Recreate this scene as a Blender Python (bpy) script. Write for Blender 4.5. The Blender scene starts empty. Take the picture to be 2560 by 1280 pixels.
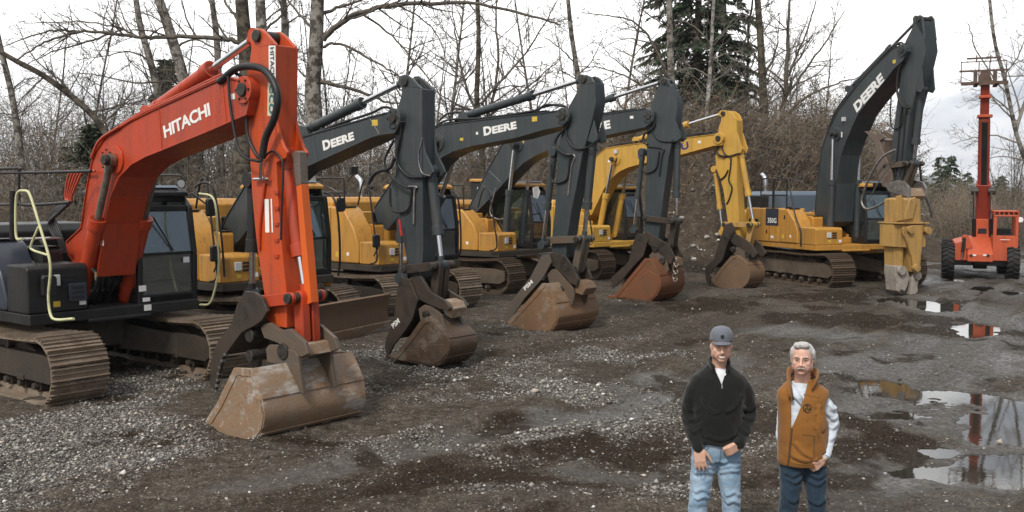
import bpy, bmesh, math, random
import numpy as np
from mathutils import Vector, Matrix
from math import sin, cos, pi, radians as R, sqrt, atan2, tan, hypot

scene = bpy.context.scene
COL = scene.collection
random.seed(7)

# ------------------------------------------------------------------ camera
F_PX, CXP, CYP, EYE, HORIZON = 2489.0, 1280.0, 640.0, 2.9, 475.0
PITCH = math.atan((CYP - HORIZON) / F_PX)
cam_d = bpy.data.cameras.new('camera')
cam_d.sensor_width = 36.0
cam_d.lens = 36.0 * F_PX / 2560.0
cam_d.clip_start = 0.1
cam_d.clip_end = 12000.0
cam = bpy.data.objects.new('camera', cam_d)
COL.objects.link(cam)
cam.location = (0, 0, EYE)
cam.rotation_euler = (pi / 2 - PITCH, 0, 0)
scene.camera = cam
EYEV = Vector((0, 0, EYE))

def ray(px, py):
    x, y = (px - CXP) / F_PX, -(py - CYP) / F_PX
    c, s = cos(PITCH), sin(PITCH)
    return Vector((x, c + y * s, -s + y * c))

def ground_at(px, py, z=0.0):
    d = ray(px, py)
    return EYEV + d * ((z - EYE) / d.z)

def at(px, py, Y):
    d = ray(px, py)
    return EYEV + d * (Y / d.y)

# ------------------------------------------------------------------ object helpers
def tag(o, label=None, cat=None, group=None, kind=None):
    if label: o['label'] = label
    if cat: o['category'] = cat
    if group: o['group'] = group
    if kind: o['kind'] = kind
    return o

def empty(name, loc=(0, 0, 0), rz=0.0):
    o = bpy.data.objects.new(name, None)
    o.empty_display_size = 0.3
    o.location = loc
    o.rotation_euler = (0, 0, rz)
    COL.objects.link(o)
    return o

def link_mesh(name, me, mat=None, parent=None, label=None):
    o = bpy.data.objects.new(name, me)
    COL.objects.link(o)
    if mat is not None and len(me.materials) == 0:
        me.materials.append(mat)
    if parent is not None:
        o.parent = parent
    if label: o['label'] = label
    return o

def np_mesh(name, verts, faces, smooth=False):
    """verts (n,3) array, faces (m,k) array of equal sized polygons"""
    verts = np.asarray(verts, np.float32)
    faces = np.asarray(faces, np.int32)
    me = bpy.data.meshes.new(name)
    k = faces.shape[1]
    me.vertices.add(len(verts)); me.loops.add(faces.size); me.polygons.add(len(faces))
    me.vertices.foreach_set('co', verts.ravel())
    me.loops.foreach_set('vertex_index', faces.ravel())
    me.polygons.foreach_set('loop_start', np.arange(0, faces.size, k, dtype=np.int32))
    me.polygons.foreach_set('loop_total', np.full(len(faces), k, np.int32))
    if smooth:
        me.polygons.foreach_set('use_smooth', np.ones(len(faces), bool))
    me.update(calc_edges=True)
    return me

class MB:
    def __init__(s):
        s.bm = bmesh.new()
    def _addpoly(s, rings, cap0=True, cap1=True, closed=True):
        vs = [[s.bm.verts.new(p) for p in r] for r in rings]
        n = len(rings[0])
        for a, b in zip(vs, vs[1:]):
            for i in range(n if closed else n - 1):
                j = (i + 1) % n
                try: s.bm.faces.new((a[i], a[j], b[j], b[i]))
                except ValueError: pass
        if closed and cap0 and n > 2: s.bm.faces.new(list(reversed(vs[0])))
        if closed and cap1 and n > 2: s.bm.faces.new(vs[-1])
        return s
    def prism(s, poly, y0, y1):                   # side profile (x,z) extruded along y
        s._addpoly([[(x, y0, z) for x, z in poly], [(x, y1, z) for x, z in poly]])
        return s
    def plan(s, poly, z0, z1, taper=None):        # plan outline (x,y) extruded along z
        p1 = poly if taper is None else [(x * taper, y * taper) for x, y in poly]
        s._addpoly([[(x, y, z0) for x, y in poly], [(x, y, z1) for x, y in p1]])
        return s
    def front(s, poly, x0, x1):                   # front outline (y,z) extruded along x
        s._addpoly([[(x0, y, z) for y, z in poly], [(x1, y, z) for y, z in poly]])
        return s
    def box(s, x0, x1, y0, y1, z0, z1):
        return s.prism([(x0, z0), (x1, z0), (x1, z1), (x0, z1)], y0, y1)
    def obox(s, c, size, M):                      # oriented box
        hx, hy, hz = [v / 2 for v in size]
        c = Vector(c)
        ring = lambda z: [c + M @ Vector(p) for p in ((-hx, -hy, z), (hx, -hy, z), (hx, hy, z), (-hx, hy, z))]
        return s._addpoly([ring(-hz), ring(hz)])
    def rings(s, rs, cap0=True, cap1=True):
        return s._addpoly(rs, cap0, cap1)
    def tube(s, path, r, n=8, cap=True):
        path = [Vector(p) for p in path]
        rr = r if isinstance(r, (list, tuple)) else [r] * len(path)
        rings = []; up = None
        for i, p in enumerate(path):
            t = (path[min(i + 1, len(path) - 1)] - path[max(i - 1, 0)])
            if t.length < 1e-9: t = Vector((0, 0, 1))
            t.normalize()
            if up is None:
                up = Vector((0, 0, 1)) if abs(t.z) < .9 else Vector((1, 0, 0))
            a = t.cross(up)
            if a.length < 1e-5: a = t.cross(Vector((0.3, 1, 0.2)))
            a.normalize(); b = a.cross(t); up = b
            rings.append([p + (a * cos(2 * pi * k / n) + b * sin(2 * pi * k / n)) * rr[i] for k in range(n)])
        return s._addpoly(rings, cap, cap)
    def cyl(s, p0, p1, r0, r1=None, n=16):
        return s.tube([p0, p1], [r0, r0 if r1 is None else r1], n)
    def strip(s, pts, y0, y1, th, closed=False):
        """sheet following a side polyline (x,z), extruded y0..y1, thickness th to the left of travel"""
        n = len(pts); inner = []
        for i, (x, z) in enumerate(pts):
            a = pts[i - 1] if i else pts[0]; b = pts[i + 1] if i < n - 1 else pts[-1]
            dx, dz = b[0] - a[0], b[1] - a[1]; l = hypot(dx, dz) or 1
            inner.append((x - dz / l * th, z + dx / l * th))
        for i in range(n - 1):
            q = [pts[i], pts[i + 1], inner[i + 1], inner[i]]
            s.prism(q, y0, y1)
        return s
    def sheet(s, pts, y0, y1, th):
        """bent plate following a side polyline, one continuous surface"""
        n = len(pts); rs = []
        for i, (x, z) in enumerate(pts):
            a = pts[i - 1] if i else pts[0]; b = pts[i + 1] if i < n - 1 else pts[-1]
            dx, dz = b[0] - a[0], b[1] - a[1]; l = hypot(dx, dz) or 1
            xi, zi = x - dz / l * th, z + dx / l * th
            rs.append([(x, y0, z), (x, y1, z), (xi, y1, zi), (xi, y0, zi)])
        return s.rings(rs)
    def mesh(s, name, weld=True):
        if weld: bmesh.ops.remove_doubles(s.bm, verts=s.bm.verts, dist=1e-5)
        bmesh.ops.recalc_face_normals(s.bm, faces=s.bm.faces)
        me = bpy.data.meshes.new(name)
        s.bm.to_mesh(me); s.bm.free()
        return me
    def build(s, name, mat, parent=None, label=None, bevel=0.0, smooth=35, weld=False):
        me = s.mesh(name, weld)
        if smooth:
            me.polygons.foreach_set('use_smooth', np.ones(len(me.polygons), bool))
            me.set_sharp_from_angle(angle=R(smooth))
        o = link_mesh(name, me, mat, parent, label)
        if bevel:
            m = o.modifiers.new('bevel', 'BEVEL'); m.width = bevel; m.segments = 2
            m.limit_method = 'ANGLE'; m.angle_limit = R(40); m.harden_normals = True
        return o

def spline(pts, n=8):
    """Catmull-Rom through 3D points"""
    P = [Vector(p) for p in pts]
    P = [P[0] * 2 - P[1]] + P + [P[-1] * 2 - P[-2]]
    out = []
    for i in range(1, len(P) - 2):
        for k in range(n):
            t = k / n
            a, b, c, d = P[i - 1], P[i], P[i + 1], P[i + 2]
            out.append(0.5 * ((2 * b) + (c - a) * t + (2 * a - 5 * b + 4 * c - d) * t * t + (3 * b - a - 3 * c + d) * t ** 3))
    out.append(P[-2])
    return out

def arc(cx, cz, r, a0, a1, n=10):
    return [(cx + r * cos(R(a0 + (a1 - a0) * i / n)), cz + r * sin(R(a0 + (a1 - a0) * i / n))) for i in range(n + 1)]

def text_mesh(txt, name, bold=0.0, extrude=0.0, spacing=1.0):
    cu = bpy.data.curves.new(name, 'FONT')
    cu.body = txt; cu.offset = bold; cu.extrude = extrude; cu.space_character = spacing
    cu.resolution_u = 3
    o = bpy.data.objects.new(name, cu); COL.objects.link(o)
    dg = bpy.context.evaluated_depsgraph_get()
    me = bpy.data.meshes.new_from_object(o.evaluated_get(dg))
    bpy.data.objects.remove(o); bpy.data.curves.remove(cu)
    me.name = name
    return me

def place_text(me, name, mat, parent, origin, xdir, ydir, width, height):
    """fit the text mesh into the parallelogram origin + xdir*width, ydir*height (local coords of parent)"""
    co = np.empty(len(me.vertices) * 3, np.float32); me.vertices.foreach_get('co', co); co = co.reshape(-1, 3)
    mn, mx = co.min(0), co.max(0)
    u = (co[:, 0] - mn[0]) / (mx[0] - mn[0]) * width
    v = (co[:, 1] - mn[1]) / (mx[1] - mn[1]) * height
    X, Y = Vector(xdir).normalized(), Vector(ydir).normalized()
    N = X.cross(Y)
    out = np.outer(u, X) + np.outer(v, Y) + np.array(origin) + np.outer(co[:, 2], N)
    me.vertices.foreach_set('co', out.astype(np.float32).ravel()); me.update()
    if not me.materials: me.materials.append(mat)
    else: me.materials[0] = mat
    return link_mesh(name, me, None, parent)

# ------------------------------------------------------------------ materials
def new_mat(name):
    m = bpy.data.materials.new(name); m.use_nodes = True
    nt = m.node_tree
    b = nt.nodes['Principled BSDF']
    return m, nt, b

def N(nt, typ, **kw):
    n = nt.nodes.new(typ)
    for k, v in kw.items():
        if k in n.inputs: n.inputs[k].default_value = v
        else: setattr(n, k, v)
    return n

def ramp(nt, fac, stops):
    r = nt.nodes.new('ShaderNodeValToRGB')
    els = r.color_ramp.elements
    while len(els) < len(stops): els.new(0.5)
    for e, (p, c) in zip(els, stops):
        e.position = p; e.color = (*c, 1) if not isinstance(c, (int, float)) else (c, c, c, 1)
    nt.links.new(fac, r.inputs[0])
    return r.outputs[0]

def mixc(nt, fac, a, b, blend='MIX'):
    m = nt.nodes.new('ShaderNodeMix'); m.data_type = 'RGBA'; m.blend_type = blend
    for i, v in ((0, fac), (6, a), (7, b)):
        if isinstance(v, (int, float)): m.inputs[i].default_value = v
        elif isinstance(v, (tuple, list)): m.inputs[i].default_value = (*v, 1)
        else: nt.links.new(v, m.inputs[i])
    return m.outputs[2]

def noise_out(nt, scale, detail=4, rough=.55, vec=None, col=False):
    n = N(nt, 'ShaderNodeTexNoise', Scale=scale, Detail=detail, Roughness=rough)
    if vec is not None: nt.links.new(vec, n.inputs['Vector'])
    return n.outputs['Color' if col else 'Fac']

def bump(nt, bsdf, height, strength=.3, dist=.02):
    b = N(nt, 'ShaderNodeBump', Strength=strength, Distance=dist)
    nt.links.new(height, b.inputs['Height']); nt.links.new(b.outputs[0], bsdf.inputs['Normal'])

def objvec(nt, scale=None):
    t = nt.nodes.new('ShaderNodeTexCoord')
    if scale is None: return t.outputs['Object']
    m = nt.nodes.new('ShaderNodeMapping'); m.inputs['Scale'].default_value = scale
    nt.links.new(t.outputs['Object'], m.inputs[0])
    return m.outputs[0]

def paint(name, col, dirt=.35, dirtcol=(.06, .045, .03), rough=.38, fade=.25, spec=.5):
    m, nt, b = new_mat(name)
    v = objvec(nt)
    big = noise_out(nt, 1.3, 5, .6, v)
    fine = noise_out(nt, 14, 6, .7, v)
    streak = noise_out(nt, 1.0, 5, .65, objvec(nt, (9, 9, .8)))
    dull = tuple(c * .72 + .03 for c in col)
    c1 = mixc(nt, ramp(nt, big, [(.4, 0.0), (.7, fade * 2)]), col, dull)
    mm = nt.nodes.new('ShaderNodeMath'); mm.operation = 'MULTIPLY'
    nt.links.new(ramp(nt, streak, [(.48, 0.0), (.72, 1.0)]), mm.inputs[0]); nt.links.new(ramp(nt, fine, [(.35, .25), (.65, 1.0)]), mm.inputs[1])
    m2 = nt.nodes.new('ShaderNodeMath'); m2.operation = 'MULTIPLY'; m2.inputs[1].default_value = dirt
    nt.links.new(mm.outputs[0], m2.inputs[0])
    c2 = mixc(nt, m2.outputs[0], c1, dirtcol)
    # small chips
    chips = ramp(nt, noise_out(nt, 26, 3, .6, v), [(.70, 0.0), (.73, dirt)])
    c3 = mixc(nt, chips, c2, (.05, .035, .025))
    nt.links.new(c3, b.inputs['Base Color'])
    nt.links.new(ramp(nt, fine, [(.3, rough - .06), (.75, rough + .22)]), b.inputs['Roughness'])
    b.inputs['Specular IOR Level'].default_value = spec
    bump(nt, b, big, .08, .01)
    return m

def plain(name, col, rough=.6, metal=0.0, var=.25, scale=8, bumpy=.1, spec=.5):
    m, nt, b = new_mat(name)
    v = objvec(nt)
    n = noise_out(nt, scale, 5, .6, v)
    dark = tuple(c * (1 - var) for c in col); light = tuple(min(1, c * (1 + var)) for c in col)
    nt.links.new(ramp(nt, n, [(.3, dark), (.7, light)]), b.inputs['Base Color'])
    nt.links.new(ramp(nt, n, [(.3, max(.03, rough - .08)), (.7, min(1, rough + .1))]), b.inputs['Roughness'])
    b.inputs['Metallic'].default_value = metal
    b.inputs['Specular IOR Level'].default_value = spec
    if bumpy: bump(nt, b, n, bumpy, .02)
    return m

def muddy(name, metal_col, mud_col, rust_col, amount=.5, rough=.65, scrape=None):
    m, nt, b = new_mat(name)
    v = objvec(nt)
    n1 = noise_out(nt, 2.2, 6, .65, v); n2 = noise_out(nt, 9, 6, .7, v); n3 = noise_out(nt, 40, 4, .6, v)
    c = mixc(nt, ramp(nt, n2, [(.42, 0.0), (.62, 1.0)]), metal_col, rust_col)
    c = mixc(nt, ramp(nt, n1, [(.5 - amount * .35, 1.0), (.5 + .3 - amount * .2, 0.0)]), c, mud_col)
    dk = tuple(x * .45 for x in mud_col)
    c = mixc(nt, ramp(nt, n3, [(.55, 0.0), (.7, .6)]), c, dk)
    c = mixc(nt, ramp(nt, noise_out(nt, 3.1, 5, .7, objvec(nt, (1, 1, 3))), [(.6, 0.0), (.68, .55)]), c, tuple(x * .6 for x in rust_col))
    if scrape: c = mixc(nt, ramp(nt, noise_out(nt, 1.7, 7, .72, objvec(nt, (1, .35, 1))), [(.50, 0.0), (.57, .85)]), c, scrape)
    nt.links.new(c, b.inputs['Base Color'])
    nt.links.new(ramp(nt, n2, [(.3, rough - .2), (.7, rough + .25)]), b.inputs['Roughness'])
    bump(nt, b, n2, .3, .02)
    return m

def glass_mat(name, tint=(.84, .91, .90), alpha=.62):
    m, nt, b = new_mat(name)
    out = nt.nodes['Material Output']
    nt.nodes.remove(b)
    tr = N(nt, 'ShaderNodeBsdfTransparent'); tr.inputs[0].default_value = (*tint, 1)
    gl = N(nt, 'ShaderNodeBsdfGlossy', Roughness=.02); gl.inputs[0].default_value = (.9, .95, 1, 1)
    fr = N(nt, 'ShaderNodeFresnel', IOR=1.5)
    ad = nt.nodes.new('ShaderNodeMath'); ad.operation = 'MULTIPLY_ADD'; ad.inputs[1].default_value = 1.6; ad.inputs[2].default_value = .10
    nt.links.new(fr.outputs[0], ad.inputs[0])
    mx = N(nt, 'ShaderNodeMixShader')
    nt.links.new(ad.outputs[0], mx.inputs[0]); nt.links.new(tr.outputs[0], mx.inputs[1]); nt.links.new(gl.outputs[0], mx.inputs[2])
    df = N(nt, 'ShaderNodeBsdfDiffuse'); df.inputs[0].default_value = (.35, .38, .36, 1)
    mx2 = N(nt, 'ShaderNodeMixShader')
    nt.links.new(ramp(nt, noise_out(nt, 3, 4, .6, objvec(nt)), [(.4, .03), (.75, .14)]), mx2.inputs[0])
    nt.links.new(mx.outputs[0], mx2.inputs[1]); nt.links.new(df.outputs[0], mx2.inputs[2])
    nt.links.new(mx2.outputs[0], out.inputs[0])
    return m

M = {}
M['orange'] = paint('orange_paint', (.47, .046, .008), .62, (.085, .03, .016), .36, .4)
M['orange_stick'] = paint('orange_stick_paint', (.54, .068, .009), .7, (.11, .04, .022), .4, .4)
M['orange_guard'] = paint('bright_orange_paint', (.72, .120, .010), .3, (.2, .06, .02), .4, .3)
M['orange_dark'] = paint('orange_paint_old', (.50, .045, .012), .45, (.07, .03, .02), .45)
M['navy'] = paint('navy_paint', (.030, .038, .055), .3, (.07, .06, .05), .3, .2)
M['dblue'] = paint('charcoal_blue_paint', (.033, .044, .049), .65, (.10, .088, .074), .36, .3)
M['yellow'] = paint('yellow_paint', (.52, .255, .042), .68, (.10, .065, .035), .42, .3)
M['yellow_k'] = paint('warm_yellow_paint', (.58, .335, .055), .55, (.16, .09, .03), .42, .3)
M['yellow_old'] = paint('worn_yellow_paint', (.46, .27, .075), .8, (.08, .055, .035), .55, .5)
M['tele'] = paint('faded_orange_paint', (.52, .088, .028), .5, (.14, .05, .03), .5, .25)
M['tele_dark'] = paint('dark_red_paint', (.33, .045, .022), .5, (.05, .03, .02), .5, .4)
M['black'] = paint('black_paint', (.0085, .009, .0095), .35, (.05, .042, .035), .42, .2)
M['rubber'] = plain('rubber', (.014, .014, .014), .75, 0, .4, 12, .2)
M['hose'] = plain('hose_rubber', (.012, .012, .013), .5, 0, .3, 20, .1)
M['chrome'] = plain('chrome_steel', (.72, .73, .75), .12, 1.0, .08, 20, 0)
M['steel'] = plain('worn_steel', (.30, .29, .28), .42, .8, .35, 10, .15)
M['pin'] = plain('dark_steel_pin', (.05, .045, .04), .5, .5, .5, 15, .2)
M['rustrod'] = plain('rusty_rod_steel', (.20, .17, .14), .4, .6, .4, 10, .1)
M['bucket_tan'] = muddy('tan_muddy_steel', (.24, .205, .165), (.25, .165, .10), (.28, .135, .06), .3, .5, (.42, .40, .37))
M['bucket_dark'] = muddy('dark_muddy_steel', (.06, .058, .054), (.09, .055, .032), (.15, .09, .05), .3, .5, (.17, .14, .11))
M['bucket_mud'] = muddy('mud_caked_steel', (.16, .105, .065), (.22, .12, .058), (.20, .11, .055), .6, .7, (.25, .19, .14))
M['bucket_rust'] = muddy('rusty_bucket_steel', (.11, .06, .035), (.20, .065, .022), (.17, .07, .03), .55, .65)
M['bucket_brown'] = muddy('brown_bucket_steel', (.12, .085, .06), (.17, .10, .055), (.20, .12, .07), .5, .7)
M['thumb'] = muddy('black_thumb_steel', (.014, .014, .014), (.05, .036, .026), (.03, .025, .02), .15, .5)
M['thumb_grey'] = muddy('grey_steel_plate', (.075, .085, .085), (.11, .085, .065), (.09, .08, .07), .2, .5)
M['thumb_tan'] = muddy('tan_grey_steel_plate', (.17, .165, .16), (.14, .10, .075), (.18, .12, .085), .3, .5)
M['coupler'] = muddy('grey_coupler_steel', (.085, .09, .09), (.11, .08, .055), (.14, .09, .055), .3, .5)
M['jaw'] = muddy('pale_concrete_dusted_steel', (.36, .34, .32), (.30, .27, .235), (.24, .17, .12), .5, .8)
M['track'] = muddy('muddy_track_steel', (.32, .28, .235), (.17, .125, .085), (.24, .16, .10), .38, .6)
M['track_dark'] = muddy('dark_track_steel', (.10, .075, .055), (.09, .06, .038), (.10, .06, .035), .6, .7)
M['frame'] = muddy('dark_undercarriage', (.016, .016, .016), (.055, .042, .030), (.04, .03, .02), .35, .7)
M['frame_mud'] = muddy('muddy_undercarriage', (.05, .04, .03), (.16, .12, .085), (.10, .07, .05), .6, .85)
M['glass'] = glass_mat('cab_glass')
M['glass_green'] = glass_mat('green_cab_glass', (.70, .82, .77))
M['label_yellow'] = plain('yellow_warning_label', (.62, .44, .05), .5, 0, .1, 6, 0)
M['white'] = plain('white_vinyl', (.82, .82, .80), .5, 0, .06, 6, 0)
M['sticker'] = plain('pale_sticker', (.66, .60, .42), .5, 0, .1, 10, 0)
M['teal'] = plain('teal_ink', (.02, .16, .17), .5, 0, .1, 6, 0)
M['ink'] = plain('black_ink', (.015, .015, .018), .5, 0, .1, 6, 0)
M['blueink'] = plain('blue_vinyl', (.025, .035, .16), .5, 0, .1, 6, 0)
M['rail_yellow'] = plain('pale_yellow_rail', (.56, .56, .32), .5, 0, .2, 9, .05)
M['rail'] = plain('dark_rail_steel', (.022, .02, .019), .45, .2, .4, 9, .05)
M['seat'] = plain('tan_seat_cloth', (.42, .37, .20), .85, 0, .2, 20, .1)
M['seat_grey'] = plain('grey_seat_cloth', (.06, .06, .06), .85, 0, .2, 20, .1)
M['red'] = plain('red_paint', (.45, .02, .02), .5, 0, .2, 9, .05)
M['brass'] = plain('brass_fitting', (.45, .36, .2), .35, .8, .2, 12, 0)
M['hoodblue'] = paint('blue_grey_hood', (.11, .15, .20), .3, (.09, .08, .07), .3, .3)
def lens_mat(name, col):
    m, nt, b = new_mat(name); b.inputs['Base Color'].default_value = (*col, 1); b.inputs['Roughness'].default_value = .15
    return m
M['amber'] = lens_mat('amber_lens', (.85, .22, .02))
M['lamp'] = lens_mat('clear_lamp_glass', (.55, .57, .58))
M['mirror'] = plain('mirror_glass', (.75, .78, .8), .05, 1.0, .03, 5, 0)
# ================================================================== excavator kit
class Exc:
    def __init__(s, C, phi, name, label, cat='excavator', group=None):
        p = R(phi)
        s.C = Vector((C[0], C[1], C[2] if len(C) > 2 else 0.0)); s.h = Vector((sin(p), -cos(p), 0)); s.l = Vector((cos(p), sin(p), 0))
        s.root = empty(name, s.C, p - pi / 2)
        tag(s.root, label, cat, group)
    def pl(s, px, py, y):
        d = ray(px, py)
        t = ((s.C + s.l * y - EYEV).dot(s.l)) / d.dot(s.l)
        P = EYEV + d * t - s.C
        return (P.dot(s.h), P.z)
    def p3(s, px, py, y):
        x, z = s.pl(px, py, y)
        return Vector((x, y, z))
    def fx(s, px, py, x):
        d = ray(px, py)
        t = ((s.C + s.h * x - EYEV).dot(s.h)) / d.dot(s.h)
        P = EYEV + d * t - s.C
        return Vector((x, P.dot(s.l), P.z))
    def poly(s, pts, y):
        return [(p[1], p[2]) if p[0] == 'L' else s.pl(p[0], p[1], y) for p in pts]
    def plates(s, name, mat, pts, ys, parent=None, bevel=.008, label=None):
        mb = MB(); P = s.poly(pts, ys[0][0])
        for y0, y1 in ys: mb.prism(P, y0, y1)
        return mb.build(name, mat, parent or s.root, label, bevel=bevel)
    def hose(s, pts, y, r=.022, name='hose', mat='hose', parent=None, ns=6):
        """pts: (px,py[,dy]) drawn on the plane y"""
        P = [s.p3(p[0], p[1], y + (p[2] if len(p) > 2 else 0)) for p in pts]
        return MB().tube(spline(P, ns), r, 8).build(name, M[mat], parent or s.root, smooth=60)
    def cylinder(s, A, B, t, rb, rr, mat, rod='chrome', name='hydraulic_cylinder', collar=1.22, eye=.1, w=.09):
        A, B = Vector(A), Vector(B); d = B - A
        mb = MB().cyl(A, A + d * t, rb, n=20)
        mb.cyl(A + d * (t - .16 / d.length), A + d * t, rb * collar, n=20)
        mb.cyl(A + d * (t * .12), A + d * (t * .12 + .03), rb * 1.12, n=20)
        mb.cyl(A - Vector((0, w, 0)), A + Vector((0, w, 0)), eye, n=18)
        o = mb.build(name, mat, s.root, bevel=.006)
        e_ = B - d.normalized() * .16
        MB().cyl(A + d * t, e_, rr, n=16).build('piston_rod', M[rod], o)
        MB().cyl(e_, B, rr * 1.25, n=16).cyl(B - Vector((0, w * .7, 0)), B + Vector((0, w * .7, 0)), eye * .95, n=18).build('rod_eye', mat if rod != 'rustrod' else M['rustrod'], o)
        return o
    # ---------------------------------------------------------------- undercarriage
    def tracks(s, L, gauge, shoe, ht, mat_shoe, mat_frame, yaw=0.0, off=(0.0, 0.0)):
        before = set(s.root.children)
        r = ht / 2 - .03
        for sy in (-1, 1):
            yc = sy * gauge / 2
            pts = []
            xa, xb, zc = L / 2 - r, -L / 2 + r, ht / 2
            nA = 200
            path = []
            for i in range(60): path.append((xb + (xa - xb) * i / 60, zc - r))
            for i in range(60): path.append((xa + r * sin(pi * i / 60), zc - r * cos(pi * i / 60)))
            for i in range(60):
                u = i / 60
                path.append((xa + (xb - xa) * u, zc + r - .035 * sin(pi * u) - .02 * abs(sin(2 * pi * u))))
            for i in range(60): path.append((xb - r * sin(pi * i / 60), zc + r * cos(pi * i / 60)))
            path.append(path[0])
            cum = [0]
            for a, b in zip(path, path[1:]): cum.append(cum[-1] + hypot(b[0] - a[0], b[1] - a[1]))
            n = int(cum[-1] / .19); pitch = cum[-1] / n
            mb = MB(); k = 0
            rnd = random.Random(int(sy * 3 + gauge * 100))
            for i in range(n):
                d = (i + .5) * pitch
                while cum[k + 1] < d: k += 1
                u = (d - cum[k]) / (cum[k + 1] - cum[k])
                x = path[k][0] + (path[k + 1][0] - path[k][0]) * u; z = path[k][1] + (path[k + 1][1] - path[k][1]) * u
                tx, tz = path[k + 1][0] - path[k][0], path[k + 1][1] - path[k][1]; l = hypot(tx, tz); tx /= l; tz /= l
                nx, nz = tz, -tx
                q = lambda a, b: (x + tx * a + nx * b, z + tz * a + nz * b)
                e = rnd.uniform(-.004, .004); hs = shoe / 2
                mb.prism([q(-pitch * .48, -.012), q(pitch * .46, -.012), q(pitch * .48, .010), q(-pitch * .46, .016 + e)], yc - hs, yc + hs)
                for a, hgt in ((-.42, .050), (-.02, .036), (.34, .044)):
                    mb.prism([q(pitch * a, .005), q(pitch * (a + .10), .005), q(pitch * (a + .08), hgt + e), q(pitch * (a + .02), hgt + e)], yc - hs, yc + hs)
                mb.prism([q(-pitch * .5, -.09), q(pitch * .5, -.09), q(pitch * .5, -.012), q(-pitch * .5, -.012)], yc - .13, yc - .06)
                mb.prism([q(-pitch * .5, -.09), q(pitch * .5, -.09), q(pitch * .5, -.012), q(-pitch * .5, -.012)], yc + .06, yc + .13)
            tr = mb.build('track', mat_shoe, s.root)
            zf0, zf1 = ht * .30, ht * .72
            fr = MB().prism([(xb + .15, zf0), (xa + .05, zf0), (xa + .22, zf0 + .1), (xa + .22, zf1 - .06), (xa - .2, zf1), (xb + .25, zf1 - .02), (xb + .1, zf0 + .15)], yc - .24, yc + .24)
            fr.prism([(xb + .5, zf1 - .02), (xa - .5, zf1 - .02), (xa - .9, zf1 + .1), (xb + .9, zf1 + .1)], yc - .12, yc + .12)
            for kx in range(4):
                xx = xb + (xa - xb) * (.2 + .2 * kx)
                fr.box(xx - .1, xx + .1, yc - .26, yc + .26, zf0 - .02, zf0 + .06)
            fr.build('track_frame', mat_frame, tr, bevel=.012)
            MB().cyl((xa, yc - .10, zc), (xa, yc + .10, zc), r - .09, n=28).cyl((xa, yc - .2, zc), (xa, yc + .2, zc), .16, n=18).build('idler', mat_frame, tr, bevel=.01)
            sp = MB().cyl((xb, yc - .06, zc), (xb, yc + .06, zc), r - .09, n=28).cyl((xb, yc - .27, zc), (xb, yc + .27, zc), .27, n=24)
            for i in range(18):
                a = 2 * pi * i / 18
                c_ = Vector((xb + cos(a) * (r - .07), yc, zc + sin(a) * (r - .07)))
                sp.cyl(c_ - Vector((0, .05, 0)), c_ + Vector((0, .05, 0)), .045, n=6)
            sp.build('sprocket', mat_frame, tr)
            for i in range(8):
                xr = xb + .42 + (xa - xb - .84) * i / 7
                MB().cyl((xr, yc - .17, .20), (xr, yc + .17, .20), .085, n=14).cyl((xr, yc - .24, .20), (xr, yc + .24, .20), .05, n=10).build('roller', mat_frame, tr)
            for xr in (xb + (xa - xb) * .33, xb + (xa - xb) * .68):
                MB().cyl((xr, yc - .22, ht - .19), (xr, yc + .18, ht - .19), .07, n=14).build('carrier_roller', mat_frame, tr)
        g = gauge / 2
        mb = MB().plan([(x * .72, y * .72) for x, y in ((1, .5), (.5, 1), (-.5, 1), (-1, .5), (-1, -.5), (-.5, -1), (.5, -1), (1, -.5))], ht * .55, ht * .98)
        for sx in (-1, 1):
            for sy in (-1, 1):
                a, b = (sx * .35, sy * .35), (sx * .95, sy * (g - .22))
                mb.rings([[(a[0] - .25, a[1], ht * .45), (a[0] + .25, a[1], ht * .45), (a[0] + .25, a[1], ht * .92), (a[0] - .25, a[1], ht * .92)],
                          [(b[0] - .3, b[1], ht * .32), (b[0] + .3, b[1], ht * .32), (b[0] + .3, b[1], ht * .68), (b[0] - .3, b[1], ht * .68)]])
        mb.build('undercarriage', mat_frame, s.root, bevel=.015)
        for o in s.root.children:
            if o not in before: o.rotation_euler.z = R(yaw); o.location = (off[0], off[1], 0)
        MB().cyl((0, 0, ht * .98), (0, 0, ht * .98 + .14), .66, n=36).build('slew_ring', M['pin'], s.root)
    # ---------------------------------------------------------------- upper structure
    def house(s, P, body, deckm, cwm):
        zb, zt, w, xr, xf = P['zb'], P['zt'], P['w'], P['xr'], P['xf']
        MB().box(xr + .3, xf, -w + .03, w - .03, zb, zb + .16).box(xr + .3, xf + .02, -.5, .5, zb - .04, zb + .02).build('deck', deckm, s.root, bevel=.02)
        # counterweight, rounded in plan
        cr = P.get('cr', w + .55); cx0 = P.get('cwx', xr + .75)
        pts = []
        a1 = math.asin(min(1, w / cr))
        xc = xr + cr
        for i in range(17):
            a = pi - a1 + 2 * a1 * i / 16
            pts.append((xc + cr * cos(a), cr * sin(a)))
        x_end = xc - cr * cos(a1)
        ring = pts + [(max(cx0, x_end + .05), -w), (max(cx0, x_end + .05), w)]
        inset = lambda k: [(x + (xc - x) * k, y * (1 - k)) for x, y in ring]
        zc = P.get('zcw', zt - .25)
        rs = [[(x, y, z) for x, y in inset(k)] for z, k in ((zb + .02, .05), (zb + .12, .0), (zc - .14, .0), (zc - .04, .025), (zc, .07))]
        MB().rings(rs).build('counterweight', cwm, s.root, bevel=.02, smooth=50)
        xe = max(cx0, x_end + .05)
        xt = P.get('xt', .75)
        # right hand side: rear side panel, tank with sloping nose, steps
        mb = MB().prism([(xe + .01, zb + .16), (-.05, zb + .16), (-.05, zt), (xe + .01, zt)], -w, -.45)
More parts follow.
